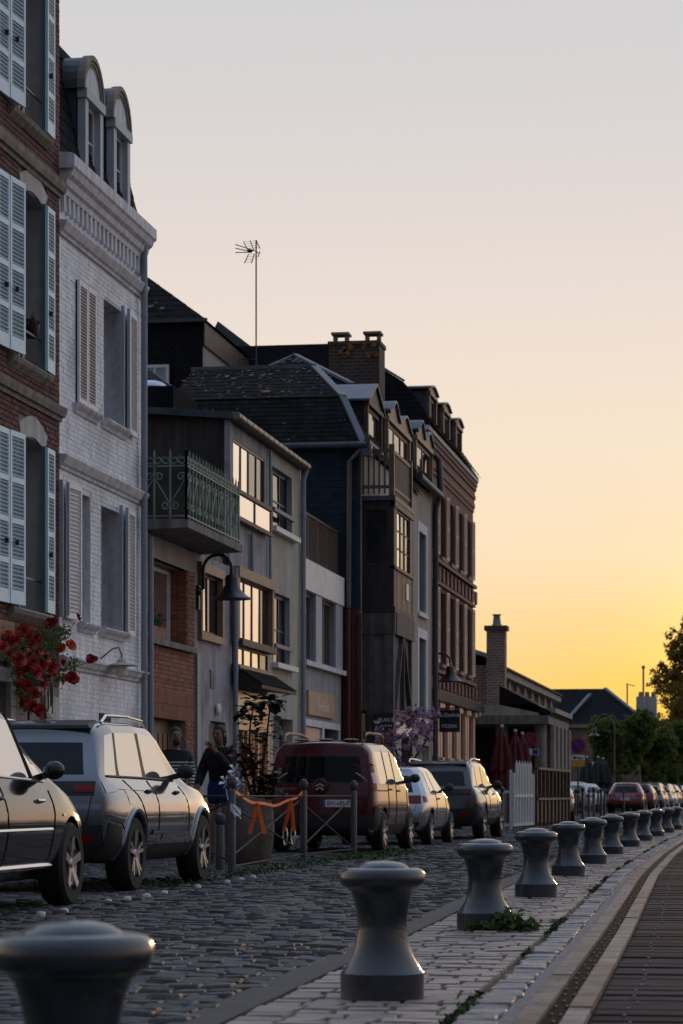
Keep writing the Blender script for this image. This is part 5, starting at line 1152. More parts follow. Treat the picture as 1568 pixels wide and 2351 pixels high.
x, y = gnd(1432, 1864); y = 118; x = prp(1432, 1826, y)[0]; o = link(bpy.data.objects.new('street_post', pm)); o.location = (x, y, -.02); o['label'] = 'slim post standing just behind the far red car'; o['category'] = 'post'; o['group'] = 'slim grey street posts'
# cross-braced barriers between the near posts
br = Thing('barrier_rail', 'crossed steel barrier rails between posts beside the planter', 'barrier', (-5.8, 33, 0))
A1, A2, A3 = [Vector((*gnd(*q), 0)) for q in ((532, 2006), (697, 1975), (812, 1962))]
for p, q in ((A1, A2), (A2, A3)):
    e = (q-p).normalized()*.05
    for z0, z1 in ((.85, .85), (.08, .08), (.78, .15), (.15, .78)): br.part('bar', MB().tube([p+e+Vector((-.06 if z0 != z1 else 0,0,z0)), q-e+Vector((-.06 if z0 != z1 else 0,0,z1))], .011, 8), 'rail_dark', smooth=True)
Lp = Vector((-7.3, 28.6, 0))
for z0, z1 in ((.85, .85), (.78, .15), (.15, .78)): br.part('bar', MB().tube([A1+Vector((-.06,.05,z0)), Lp+Vector((0,0,z1))], .013, 8), 'rail_dark', smooth=True)
sp = Thing('short_post', 'short ball-topped post behind the planter', 'post', (-6.9, 29.6, 0)); x_, y_ = prp(505, 1900, 29.6)[0], 29.6
sp.part('shaft', MB().lathe([(.05,0),(.05,.5),(.035,.52),(.05,.54),(.065,.59),(.05,.64),(.001,.66)], 14, (x_, y_, 0)), 'post_grey', smooth=True)

# far street lamp
sl_ = Thing('far_street_lamp', 'far black street lamp with small bell shade before the pollard trees', 'street lamp', (-7.6, 140, 0)); x0 = prp(1410, 1700, 140)[0]; x1 = prp(1364, 1690, 140)[0]; zt = prp(1390, 1640, 140)[1]
sl_.part('pole', MB().tube([(x0, 140, 0), (x0, 140, zt-.6)]+[(lerp(x0, x1, t), 140, zt-.6+.6*math.sin(math.pi*t)) for t in np.linspace(.05, 1, 9)], .045, 8), 'lamp_black', smooth=True)
sl_.part('shade', MB().lathe([(.03,.3),(.12,.2),(.13,0),(.3,-.14),(.3,-.16)], 16, (x1, 140, zt-1.0)), 'lamp_black', smooth=True)

# ================================================================ TREES
def tree(name, label, base, th, crown, nl, size, lm, group=None, limbs=5, trunk=.25):
    t = Thing(name, label, 'tree', base, group); x, y, z = base; tk = MB()
    tk.tube([(x, y, z), (x+.05, y, z+th*.5), (x-.05, y, z+th)], [trunk, trunk*.8, trunk*.6], 9)
    for c, r, w in crown[:limbs+4]:
        e = Vector(c); s_ = Vector((x, y, z+th*.85)); tk.tube([s_, s_.lerp(e, .5)+Vector((U(-.2,.2), U(-.2,.2), .1)), e], [trunk*.5, trunk*.3, trunk*.1], 6)
    t.part('trunk', tk, 'bark', smooth=True); mb = MB(); W = sum(w for _, _, w in crown)
    for c, r, w in crown:
        n = int(nl*w/W); k = max(6, n//26); 
        for q in ball_pts(c, r, k, .35):
            leaf_cloud(mb, ball_pts(q, (r[0]*.26, r[1]*.26, r[2]*.26), 26, .1), size)
    t.part('crown', mb, lm, kind='stuff'); return t
# tall trees by the water at the right edge (they go on beyond the frame)
for k, (x, y, h, w, l) in enumerate(((-4.7, 200, 14.5, 3.8, 'tall backlit leafy tree at the right edge of the picture'), (-8.6, 222, 7.5, 3.0, 'lower dark tree left of the tall backlit tree'))):
    cr = []
    for j in range(15):
        a = j*2.4; t_ = j/14; rr = math.sin(math.pi*(.12+.80*t_))**.6; cr.append(((x+w*.6*math.cos(a)*rr, y+w*.6*math.sin(a)*rr, lerp(h*.18, h*.92, t_)), (w*.42*rr+.3,)*2+(h*.11,), 1.))
    tree('waterside_tree', l, (x, y, 0), h*.45, cr, 36000 if k == 0 else 16000, .27 if k < 1 else .32, 'leaf_sun' if k == 0 else 'leaf_tree', 'tall trees by the water', trunk=.4)
# pollard limes
for k, (px, py, y, w, l) in enumerate(((1418, 1668, 146, 1.6, 'leftmost pollarded lime tree with clumped rounded crown'), (1470, 1680, 152, 1.5, 'second pollarded lime tree from the left'), (1512, 1688, 160, 1.5, 'third pollarded lime tree from the left'), (1552, 1696, 168, 1.6, 'pollarded lime tree at the right edge'))):
    x, z = prp(px, py, y); cr = []
    for j in range(12): a = j*2.1; cr.append(((x+w*.8*math.cos(a), y+w*.8*math.sin(a), z+U(-1.0,.3)), (1.0, 1.0, .75), 1.))
    for j in range(4): a = j*1.6; cr.append(((x+w*.5*math.cos(a), y+w*.5*math.sin(a), z-1.8-U(0,.8)), (.8, .8, .8), .7))
    tree('pollard_tree', l, (x, y, 0), z-1.2, cr, 22000, .19, 'leaf_tree', 'pollarded trees along the far pavement', trunk=.22)
mb = MB()
for k in range(26): leaf_cloud(mb, ball_pts((U(-9, 2), U(205, 235), U(.5, 3.2)), (2.6, 2.6, 2.2), 420, .4), .42)
o = link(bpy.data.objects.new('far_shrubbery', mb.mesh('far_shrubbery', 'leaf_dark'))); o['kind'] = 'stuff'; o['label'] = 'dark mass of shrubs beyond the pollarded trees'; o['category'] = 'shrubs'

# flowering tree by the porch
cr = []
for px, py, y, r in ((880, 1690, 56.2, .42), (905, 1700, 56.0, .4), (930, 1680, 56.0, .45), (960, 1650, 56.4, .42), (985, 1660, 56.6, .38), (1000, 1640, 57., .3), (940, 1715, 56., .4), (880, 1735, 55.8, .4), (900, 1755, 55.8, .35), (950, 1645, 56., .3), (970, 1690, 56.2, .36), (935, 1650, 56.4, .3)):
    x, z = prp(px, py, y); cr.append(((x, y, z), (r*.9, r*.9, r*.8), 1.))
xm = prp(925, 1800, 56)[0]
ft = tree('flowering_tree', 'small tree covered in pink lilac blossom in front of the timber porch', (xm, 56, 0), 1.5, cr, 1900, .08, 'blossom', trunk=.07)
mb = MB()
for c, r, w in cr: leaf_cloud(mb, ball_pts(c, r, 40, .3), .07)
ft.part('dark_leaves', mb, 'leaf_red', kind='stuff')
# ================================================================ CARS
COLS_ = (1., .88, .35, -.35, -.88, -1.)
def car_shell(st, glass_side, paint, ws_st, crease_roof=.25, cladding=True, bulge=.06, wheels=(), wr=.36, glassmat='car_glass'):
    """closed cage of cross sections, smoothed; returns {material index: mesh}, BVH. st: (y3, w6, z7); 0 body 1 side glass 2 rear glass 3 windscreen 4 cladding 5 wheel well"""
    V = []; F = []; MI = []; CR = {}
    def ring(s, e=0):
        (yl, yb, yt), w, z = s; ys = (yl, yl, yl, yb, yt, yt); out = []
        def P(k, c):
            zz = z[k]; 
            if k == 5: zz = z[5]+(z[6]-z[5])*(1-c*c)
            y = ys[k]+(bulge*(1-c*c)*e*(1.0 if k else .5))
            return (c*w[k], y, zz)
        out += [P(0, -.35), P(0, .35), P(0, .88)]+[P(k, 1.) for k in range(6)]+[P(5, .88), P(5, .35), P(5, -.35), P(5, -.88)]+[P(k, -1.) for k in (5,4,3,2,1,0)]+[P(0, -.88)]
        return out, P
    n = len(st); rings = []
    for i, s in enumerate(st):
        r, P = ring(s, -1 if i == 0 else (1 if i == n-1 else 0)); rings.append([len(V)+j for j in range(20)]); V += r
    side = {3: 'r1', 4: 'r2'}
    for i in range(n-1):
        for j in range(20):
            a, b = rings[i][j], rings[i][(j+1) % 20]; c, d = rings[i+1][(j+1) % 20], rings[i+1][j]; m = 0
            if j in (3, 15) and cladding: m = 4
            if j in (6, 12+0, 13) and False: m = 0
            if j in (6, 14): m = 1 if i in glass_side else (4 if (i-1 in glass_side and i+1 in glass_side) else m)
            if i == ws_st and j in (8, 9, 10, 11, 12): m = 3
            if j in (19, 0, 1, 2, 17, 18): m = 4 if j in (19, 0, 1, 2, 18) else m
            F.append((a, d, c, b)); MI.append(m)
    def cap(i, e):
        (y3, w, z) = st[i]; _, P = ring(st[i], e); R_ = rings[i]; G = []
        for k in range(6):
            if k == 0: row = [R_[3], R_[2], R_[1], R_[0], R_[19], R_[18]]
            elif k == 5: row = [R_[8], R_[9], R_[10], R_[11], R_[12], R_[13]]
            else:
                row = [R_[3+k]]
                for c in COLS_[1:5]: row.append(len(V)); V.append(P(k, c))
                row.append(R_[18-k])
            G.append(row)
        for k in range(5):
            for c in range(5):
                m = 0
                if e < 0 and k == 3 and 1 <= c <= 3: m = 2
                if k == 0 or (k == 1 and cladding and e < 0 and False): m = 4
                f = (G[k][c], G[k][c+1], G[k+1][c+1], G[k+1][c]); F.append(f if e < 0 else f[::-1]); MI.append(m)
    cap(0, -1); cap(n-1, 1)
    me = bpy.data.meshes.new('shell'); me.from_pydata(V, [], F); bm = bmesh.new(); bm.from_mesh(me)
    bmesh.ops.recalc_face_normals(bm, faces=bm.faces); bm.verts.ensure_lookup_table(); cl = bm.edges.layers.float.new('crease_edge')
    def cr(a, b, v):
        e = bm.edges.get((bm.verts[a], bm.verts[b]))
        if e: e[cl] = max(e[cl], v)
    for i in range(n-1):
        for j, v in ((3, .7), (4, .25), (5, .25), (6, .5), (7, .55), (8, crease_roof), (13, crease_roof), (14, .55), (15, .5), (16, .25), (17, .25), (18, .7)): cr(rings[i][j], rings[i+1][j], v)
    for j in range(20):
        cr(rings[0][j], rings[0][(j+1) % 20], .35 if 3 <= j < 18 else .6); cr(rings[-1][j], rings[-1][(j+1) % 20], .3)
    for i in range(1, n-1):
        for j in (6, 14): cr(rings[i][j], rings[i][j+1], .8)
    bm.faces.ensure_lookup_table(); bm.to_mesh(me); bm.free()
    for k, f in enumerate(me.polygons): f.material_index = MI[k]
    for m in (paint, 'side_glass', glassmat, 'side_glass', 'black_plastic', 'gap_black'): me.materials.append(MATS[m])
    ob = link(bpy.data.objects.new('shell', me)); md = ob.modifiers.new('s', 'SUBSURF'); md.levels = md.render_levels = 2
    cut = MB()
    for y in wheels:
        for s in (-1, 1): cut.lathe([(wr, s*.56), (wr, s*1.2)], 36, (0, y, .33), 'x')
    cme = cut.mesh('cut', 'gap_black')
    while len(cme.materials) < 6: cme.materials.append(MATS['gap_black'])
    for f in cme.polygons: f.material_index = 5
    co = link(bpy.data.objects.new('cut', cme)); b = ob.modifiers.new('b', 'BOOLEAN'); b.object = co; b.operation = 'DIFFERENCE'; b.solver = 'EXACT'
    dg = bpy.context.evaluated_depsgraph_get(); ev = bpy.data.meshes.new_from_object(ob.evaluated_get(dg))
    bpy.data.objects.remove(ob); bpy.data.objects.remove(co)
    bm = bmesh.new(); bm.from_mesh(ev); bvh = BVHTree.FromBMesh(bm); out = {}
    bm.free()
    for mi in range(6):
        b2 = bmesh.new(); b2.from_mesh(ev); bmesh.ops.delete(b2, geom=[f for f in b2.faces if f.material_index != mi], context='FACES')
        if mi in (1, 2, 3):   # glass sits slightly inside its frame
            pass
        isl = [b2]
        m2 = bpy.data.meshes.new('part'); b2.to_mesh(m2); b2.free()
        if len(m2.polygons):
            m2.materials.clear(); m2.materials.append(MATS[(paint, 'side_glass', glassmat, 'side_glass', 'black_plastic', 'gap_black')[mi]])
            for f in m2.polygons: f.material_index = 0
            m2.polygons.foreach_set('use_smooth', [True]*len(m2.polygons)); m2.set_sharp_from_angle(angle=R(42)); out[mi] = m2
    return out, bvh
def islands(me):
    """split a mesh into loose pieces"""
    bm = bmesh.new(); bm.from_mesh(me); seen_ = set(); res = []
    for f in bm.faces:
        if f in seen_: continue
        st = [f]; grp = set([f])
        while st:
            q = st.pop()
            for e in q.edges:
                for g in e.link_faces:
                    if g not in grp: grp.add(g); st.append(g)
        seen_ |= grp; idx = {}; v = []; fs = []
        for g in grp:
            t = []
            for w in g.verts:
                if w.index not in idx: idx[w.index] = len(v); v.append(tuple(w.co))
                t.append(idx[w.index])
            fs.append(t)
        res.append((v, fs))
    bm.free(); return res
class Car:
    def __init__(s, name, shell, bvh, paint):
        s.t = Thing(name); s.b = bvh; s.paint = paint; nm = {0: 'body', 1: 'side_window', 2: 'rear_window', 3: 'windscreen', 4: 'lower_trim', 5: 'wheel_well'}
        for k, me in shell.items():
            if k in (0, 4): link(bpy.data.objects.new(nm[k], me), s.t.o)
            else:
                for v, f in islands(me):
                    mb = MB(); mb.add(v, f); o = s.t.part(nm[k], mb, me.materials[0].name, smooth=True)
    def sp(s, y, z, off=.004, sgn=1):
        h = s.b.ray_cast(Vector((3*sgn, y, z)), Vector((-sgn, 0, 0)))
        return (h[0].x+off*sgn, y, z) if h[0] else (.8*sgn, y, z)
    def rp(s, x, z, off=.004):
        h = s.b.ray_cast(Vector((x, -3, z)), Vector((0, 1, 0)))
        return (x, h[0].y-off, z) if h[0] else (x, 0, z)
    def patch(s, name, m, quad, face='s', n=(8, 6), off=.006, parent=None, both=True):
        for sg in ((1, -1) if both else (1,)):
            mb = MB(); nu, nv = n; (a, b, c, d) = quad
            for j in range(nv+1):
                for i in range(nu+1):
                    u, v = i/nu, j/nv; p = [lerp(lerp(a[k], b[k], u), lerp(d[k], c[k], u), v) for k in (0, 1)]
                    mb.v.append(s.sp(p[0], p[1], off, sg) if face == 's' else s.rp(p[0]*sg, p[1], off))
            for j in range(nv):
                for i in range(nu): q = j*(nu+1)+i; mb.f.append((q, q+1, q+nu+2, q+nu+1))
            s.t.part(name, mb, m, parent, smooth=True)
    def line(s, name, m, pts, w=.008, face='s', both=True, off=.003):
        for sg in ((1, -1) if both else (1,)):
            mb = MB(); P = []
            for (a, b), (c, d) in zip(pts[:-1], pts[1:]):
                k = max(2, int(math.hypot(c-a, d-b)/.06)); P += [(lerp(a, c, i/k), lerp(b, d, i/k)) for i in range(k)]
            P.append(pts[-1]); Q = [Vector(s.sp(p[0], p[1], off, sg) if face == 's' else s.rp(p[0]*sg, p[1], off)) for p in P]
            mb.tube(Q, w, 5); s.t.part(name, mb, m, smooth=True)
    def wheel(s, y, x, r, w=.2, spokes=5, rim='alloy', double=True):
        for sg in (1, -1):
            tyre = s.t.part('wheel', MB().lathe([(r*.66, -w/2), (r*.93, -w/2), (r, -w*.36), (r, w*.36), (r*.93, w/2), (r*.66, w/2), (r*.64, w*.3)], 40, (sg*(x-w/2), y, r), 'x', False), 'rubber', smooth=True)
            xo = sg*(x-.03); mb = MB()
            mb.lathe([(r*.67, 0), (r*.67, -.012*sg), (r*.60, -.05*sg)], 36, (sg*(x-.005), y, r), 'x', False); s.t.part('rim', mb, rim, tyre, smooth=True)
            s.t.part('brake_disc', MB().lathe([(r*.6, 0), (r*.6, .01)], 28, (sg*(x-.11), y, r), 'x'), 'gap_black', tyre)
            for k in range(spokes):
                a0 = 2*math.pi*k/spokes+.3; m = MB()
                for da in ((-.16, .16) if double else (0,)):
                    a = a0+da; p0 = Vector((xo, y+math.cos(a0)*r*.08, r+math.sin(a0)*r*.08)); p1 = Vector((sg*(x-.012), y+math.cos(a)*r*.65, r+math.sin(a)*r*.65)); m.bar(p0, p1, r*(.10 if double else .2), .03, up=(1,0,0))
                s.t.part('spoke', m, rim, tyre)
            s.t.part('hub', MB().lathe([(r*.13, 0), (r*.1, .012*sg)], 16, (sg*(x-.018), y, r), 'x'), rim, tyre, smooth=True)
    def mirror(s, y, z, m, out=.2, x=None, side=(1, -1)):
        for sg in side:
            p = Vector(s.sp(y, z, 0, sg)); mb = MB(); mb.sphere((p.x+sg*(out-.06), y-.02, z+.07), .1, 14, 10, (.85,.55,.72)); mb.bar((p.x-sg*.03, y, z), (p.x+sg*(out-.1), y, z+.04), .07, .05); s.t.part('door_mirror', mb, m, smooth=True)
    def handle(s, y, z, m='black_plastic'):
        for sg in (1, -1):
            a, b = Vector(s.sp(y-.09, z, .012, sg)), Vector(s.sp(y+.09, z, .012, sg)); mb = MB().tube([a, a.lerp(b, .5)+Vector((.015*sg, 0, 0)), b], .014, 8); s.t.part('door_handle', mb, m, smooth=True)
    def arch(s, y, z, r, m, w=.028):
        for sg in (1, -1):
            P = [s.sp(y+r*math.cos(a), max(.18, z+r*math.sin(a)), 0., sg) for a in np.linspace(-.12, math.pi+.12, 25)]; s.t.part('arch_trim', MB().tube(P, w, 6), m, smooth=True)
    def plate(s, x, z, txt, w=.52, h=.11):
        y = s.rp(x, z)[1]-.012; o = s.t.part('number_plate', MB().box(x-w/2, x+w/2, y-.01, y, z-h/2, z+h/2), 'plate_white')
        s.t.part('plate_band', MB().box(x+w/2-.045, x+w/2, y-.013, y-.0105, z-h/2, z+h/2), 'plate_blue', o); s.t.part('plate_band', MB().box(x-w/2, x-w/2+.04, y-.013, y-.0105, z-h/2, z+h/2), 'plate_blue', o)
        if txt: s.t.text('plate_number', txt, .10, (x, y-.012, z-.002), (R(90), 0, 0), 'letter_black', o, .001, sx=.8)
    def place(s, x, y, label, group='cars parked along the houses', rot=0, cat='car'):
        o = s.t.o; o.location = (x, y, 0); o.rotation_euler = (0, 0, rot); o['label'] = label; o['category'] = cat; o['group'] = group; return o

# ---- compact SUV
def S(y, w, z): return (y, w, z)
WS = (.74,.86,.895,.735,.655,.60)
suv_st = [S((.05,.10,.42), (.64,.78,.845,.72,.625,.57), (.30,.45,.80,1.02,1.37,1.46,1.49)),
          S((.24,.28,.58), (.70,.85,.885,.73,.645,.59), (.26,.40,.80,1.03,1.40,1.495,1.53)),
          S((.62,.66,.80), WS, (.25,.38,.82,1.02,1.43,1.52,1.55)),
          S((.70,.73,.85), WS, (.25,.38,.82,1.02,1.43,1.52,1.55)),
          S((1.62,1.60,1.58), WS, (.25,.37,.82,1.01,1.445,1.53,1.56)),
          S((1.70,1.68,1.66), WS, (.25,.37,.82,1.01,1.445,1.53,1.56)),
          S((2.62,2.70,2.22), WS, (.25,.37,.82,.99,1.42,1.51,1.545)),
          S((2.74,2.84,2.36), WS, (.25,.37,.82,.985,1.40,1.49,1.525)),
          S((3.05,3.15,3.18), (.74,.85,.88,.80,.70,.62), (.25,.37,.74,.955,.985,1.0,1.03)),
          S((3.7,3.7,3.7), (.72,.84,.875,.785,.70,.60), (.25,.38,.72,.90,.94,.955,.985)),
          S((4.12,4.12,4.10), (.66,.78,.82,.72,.64,.55), (.26,.40,.68,.82,.86,.87,.89)),
          S((4.28,4.27,4.24), (.52,.62,.66,.6,.54,.48), (.30,.42,.64,.76,.79,.80,.81))]
def make_suv(paint, trim):
    sh, bvh = car_shell(suv_st, (1, 3, 5), paint, 7, wheels=(.83, 3.43), wr=.385)
    c = Car('parked_suv', sh, bvh, paint)
    for y in (.83, 3.43): c.wheel(y, .88, .335, .215, 5); c.arch(y, .335, .395, trim)
    c.line('door_gap', 'gap_black', [(1.66, 1.0), (1.66, .55), (1.62, .38)], .0042); c.line('door_gap', 'gap_black', [(.80, 1.0), (1.0, .86), (1.22, .62), (1.26, .40)], .0042); c.line('door_gap', 'gap_black', [(2.78, .95), (2.85, .6), (2.80, .38)], .0042)
    c.line('window_trim', 'black_plastic', [(.32, 1.03), (1.6, 1.02), (2.7, 1.0)], .012); c.line('shoulder_crease', paint, [(.3, .92), (1.5, .90)], .0042)
    c.handle(1.45, .90); c.handle(2.48, .89); c.mirror(2.62, 1.02, 'black_plastic', .22)
    c.patch('sill_panel', trim, ((1.3,.42), (2.95,.42), (2.85,.52), (1.45,.54)), off=.014)
    for a, b in ((1.72, 2.25), (1.2, 1.68)): c.patch('sill_insert', paint, ((a,.44), (b,.44), (b,.50), (a+.04,.50)), off=.022, n=(6, 3))  # raised sill patches in the body paint
    # rear: dark light band, bumper, spoiler, fog lamps
    c.patch('light_band', 'black_plastic', ((-.70,.86), (.70,.86), (.70,.985), (-.70,.985)), 'r', (20, 4), .008, both=False)
    c.patch('tail_light', 'lamp_red', ((.52,.89), (.70,.89), (.70,.955), (.52,.955)), 'r', (8, 3), .014)
    c.patch('tail_light_corner', 'lamp_clear', ((.10,.88), (.42,.90), (.40,.97), (.12,.985)), 's', (6, 3), .008)
    c.patch('bumper_cladding', 'black_plastic', ((-.78,.30), (.78,.30), (.78,.60), (-.78,.60)), 'r', (22, 5), .012, both=False); c.patch('bumper_side', 'black_plastic', ((.08,.30), (.48,.30), (.36,.58), (.10,.62)), 's', (6, 5), .010)
    c.patch('fog_lamp', 'lamp_red', ((.52,.44), (.68,.44), (.68,.52), (.52,.52)), 'r', (3, 2), .022)
    c.line('tailgate_gap', 'gap_black', [(.70, .98), (.64, .62), (.50, .60), (0, .60)], .0042, 'r'); c.plate(0, .70, None)
    sp_ = MB().hexa([(-.58, .36, 1.455), (.58, .36, 1.455), (.55, .72, 1.50), (-.55, .72, 1.50)], [(-.55, .37, 1.485), (.55, .37, 1.485), (.53, .72, 1.54), (-.53, .72, 1.54)]); c.t.part('roof_spoiler', sp_, 'black_plastic')
    for sg in (1, -1): c.t.part('roof_rail', MB().tube([(sg*.60, .62, 1.51), (sg*.61, .74, 1.575), (sg*.615, 1.4, 1.585), (sg*.60, 2.05, 1.56), (sg*.585, 2.2, 1.51)], .016, 8), 'chrome', smooth=True)
    c.t.part('rear_wiper', MB().bar((.05, c.rp(0, 1.1)[1]-.02, 1.07), (-.34, c.rp(-.34, 1.13)[1]-.02, 1.12), .014), 'black_plastic'); c.line('bumper_gap', 'gap_black', [(.12, .64), (.36, .62), (.46, .56)], .005)
    c.patch('fuel_flap', paint, ((.62,.78), (.80,.78), (.80,.92), (.62,.92)), off=.004, n=(4, 4)); c.t.part('shark_fin', MB().hexa([(-.02,.9,1.56), (.02,.9,1.56), (.02,1.08,1.56), (-.02,1.08,1.56)], [(-.008,.9,1.62), (.008,.9,1.62), (.008,.96,1.62), (-.008,.96,1.62)]), 'black_plastic')
    c.t.part('exhaust_panel', MB().box(-.5, .5, .12, .3, .2, .3), 'black_plastic'); return c
suv = make_suv('paint_pearl', 'paint_pearl')
suv.place(-6.47, 22.17, 'pearl silver compact SUV parked second from the left, roof rails', rot=R(-1.3))
suv2 = copy_tree(suv.t.o, (-6.30, 50.5, 0), R(-1.6), label='dark grey compact SUV parked ahead of the small silver hatchback'); recolor(suv2, 'paint_pearl', 'paint_grey')

# ---- dark estate car at the left edge
blk_st = [S((.03,.08,.50), (.62,.74,.81,.74,.60,.52), (.30,.42,.74,1.0,1.38,1.50,1.53)),
          S((.25,.30,.75), (.72,.84,.89,.77,.63,.56), (.24,.36,.74,1.01,1.42,1.53,1.57)),
          S((.78,.85,1.05), (.74,.86,.905,.78,.65,.58), (.22,.34,.74,1.01,1.45,1.555,1.59)),
          S((.86,.93,1.12), (.74,.86,.905,.78,.65,.58), (.22,.34,.74,1.01,1.45,1.555,1.59)),
          S((1.72,1.70,1.72), (.74,.86,.905,.78,.65,.58), (.22,.34,.74,1.0,1.47,1.57,1.60)),
          S((1.80,1.78,1.80), (.74,.86,.905,.78,.65,.58), (.22,.34,.74,1.0,1.47,1.57,1.60)),
          S((2.66,2.64,2.44), (.74,.86,.905,.78,.65,.58), (.22,.34,.74,.985,1.43,1.53,1.56)),
          S((2.71,2.69,2.50), (.74,.86,.905,.78,.64,.57), (.22,.34,.74,.98,1.42,1.52,1.55)),
          S((2.95,3.05,2.78), (.74,.86,.905,.78,.64,.54), (.22,.34,.74,.965,1.24,1.42,1.46)),
          S((3.15,3.32,3.40), (.74,.86,.90,.80,.74,.62), (.22,.34,.72,.93,.965,.985,1.01)),
          S((3.75,3.75,3.75), (.72,.84,.885,.78,.70,.58), (.22,.34,.68,.84,.89,.91,.94)),
          S((4.12,4.12,4.08), (.64,.76,.80,.70,.6,.5), (.24,.36,.62,.75,.79,.80,.82)),
          S((4.30,4.28,4.25), (.5,.58,.62,.56,.5,.42), (.28,.38,.56,.68,.71,.72,.73))]
sh, bvh = car_shell(blk_st, (1, 3, 5, 7), 'paint_black', 8, cladding=False, wheels=(.85, 3.46), wr=.37)
blk = Car('parked_car', sh, bvh, 'paint_black')
for y in (.85, 3.46): blk.wheel(y, .885, .325, .205, 5, double=False)
blk.line('door_gap', 'gap_black', [(1.75, .94), (1.75, .55), (1.70, .32)], .0042); blk.line('door_gap', 'gap_black', [(2.98, .90), (2.93, .6), (2.86, .34)], .0042)
blk.line('window_trim', 'paint_beige', [(.35, 1.015), (1.7, 1.0), (2.95, .965)], .011); blk.line('chrome_strip', 'chrome', [(.95, .60), (2.84, .60)], .016, off=.008); blk.line('sill_strip', 'chrome', [(1.2, .325), (2.95, .325)], .022, off=.01)
blk.line('roof_gutter', 'paint_beige', [(1.0, 1.555), (2.4, 1.545)], .01); blk.handle(1.6, .84); blk.handle(2.62, .82, 'chrome'); blk.mirror(2.82, .98, 'paint_black', .2)
blk.line('window_frame', 'black_plastic', [(2.67, .99), (2.48, 1.44)], .014); blk.patch('side_repeater', 'lamp_clear', ((3.18,.70), (3.26,.70), (3.26,.72), (3.18,.72)), off=.008, n=(3, 2))
blk.place(-6.27, 16.46, 'glossy black car with pale side trim strips, cut off by the left edge', rot=R(-.8))

# ---- wine red van
VW = (.74,.83,.855,.83,.72,.63)
van_st = [S((.03,.06,.16), (.66,.76,.80,.775,.70,.58), (.32,.45,.72,1.02,1.50,1.62,1.66)),
          S((.12,.16,.30), (.72,.82,.85,.82,.725,.64), (.26,.42,.72,1.02,1.52,1.64,1.69)),
          S((.40,.42,.50), VW, (.25,.40,.72,1.03,1.53,1.65,1.70)),
          S((1.10,1.10,1.12), VW, (.25,.40,.72,1.03,1.53,1.65,1.71)),
          S((1.18,1.18,1.20), VW, (.25,.40,.72,1.03,1.53,1.65,1.71)),
          S((1.82,1.82,1.80), VW, (.25,.40,.72,1.03,1.53,1.65,1.71)),
          S((1.90,1.90,1.88), VW, (.25,.40,.72,1.02,1.53,1.65,1.71)),
          S((2.72,2.80,2.30), VW, (.25,.40,.72,.98,1.48,1.60,1.66)),
          S((2.84,2.92,2.42), VW, (.25,.40,.72,.97,1.46,1.57,1.63)),
          S((3.0,3.15,3.2), (.74,.83,.855,.82,.74,.62), (.25,.40,.72,.95,1.0,1.03,1.06)),
          S((3.55,3.55,3.5), (.70,.80,.82,.72,.64,.55), (.26,.40,.66,.80,.85,.88,.90)),
          S((3.86,3.84,3.80), (.54,.62,.66,.6,.5,.42), (.28,.40,.60,.68,.71,.73,.75))]
sh, bvh = car_shell(van_st, (2, 4, 6), 'paint_wine', 8, wheels=(.78, 3.28), wr=.355, crease_roof=.4, bulge=.05)
van = Car('parked_van', sh, bvh, 'paint_wine')
for y in (.78, 3.28): van.wheel(y, .85, .31, .19, 7, 'alloy', False)
van.line('door_gap', 'gap_black', [(1.14, 1.55), (1.14, .5)], .005); van.line('door_gap', 'gap_black', [(1.86, 1.55), (1.86, .42)], .005); van.line('door_gap', 'gap_black', [(2.88, .94), (2.85, .42)], .005)
van.line('rub_strip', 'black_plastic', [(.4, .60), (.5, .60)], .02); van.line('slide_track', 'black_plastic', [(.25, .93), (1.1, .93)], .01)
van.handle(1.3, .95); van.handle(2.05, .93); van.mirror(2.62, 1.06, 'black_plastic', .26)
van.patch('tail_light', 'lamp_red', ((.07,.92), (.20,.92), (.20,1.34), (.10,1.34)), 's', (4, 8), .008); van.patch('tail_light_lens', 'lamp_clear', ((.065,1.04), (.19,1.04), (.19,1.20), (.075,1.20)), 's', (4, 4), .013)
van.patch('tail_light_rear', 'lamp_red', ((.74,.92), (.79,.92), (.77,1.34), (.72,1.34)), 'r', (3, 8), .008)
van.patch('bumper', 'black_plastic', ((-.78,.30), (.78,.30), (.80,.58), (-.80,.58)), 'r', (22, 5), .03, both=False); van.patch('bumper_side', 'black_plastic', ((.05,.32), (.42,.30), (.34,.66), (.06,.70)), 's', (6, 5), .016)
van.line('door_seam', 'gap_black', [(.72, .62), (.72, 1.0), (.68, 1.56)], .0042, 'r')
van.plate(.30, .74, 'BW-685-ZP'); y_ = van.rp(0, .98)[1]
em = van.t.part('emblem_disc', MB().lathe([(.13, 0), (.12, -.03), (.09, -.04)], 24, (0, y_, 1.0), 'y'), 'paint_wine', smooth=True)
van.t.part('emblem_disc', MB().lathe([(.09, 0), (.085, -.012)], 24, (0, y_-.04, 1.0), 'y'), 'black_plastic', em, smooth=True)
for dz in (-.035, .02): van.t.part('chevron', MB().bar((-.06, y_-.06, .975+dz), (0, y_-.06, 1.015+dz), .02, .02).bar((.06, y_-.06, .975+dz), (0, y_-.06, 1.015+dz), .02, .02), 'chrome', em)
van.t.text('badge_lettering', 'CITROËN', .06, (-.5, van.rp(-.5, .955)[1]-.006, .955), (R(90), 0, 0), 'chrome', None, .002); van.t.text('badge_lettering', 'NEMO', .06, (.55, van.rp(.55, .955)[1]-.006, .955), (R(90), 0, 0), 'chrome', None, .002)
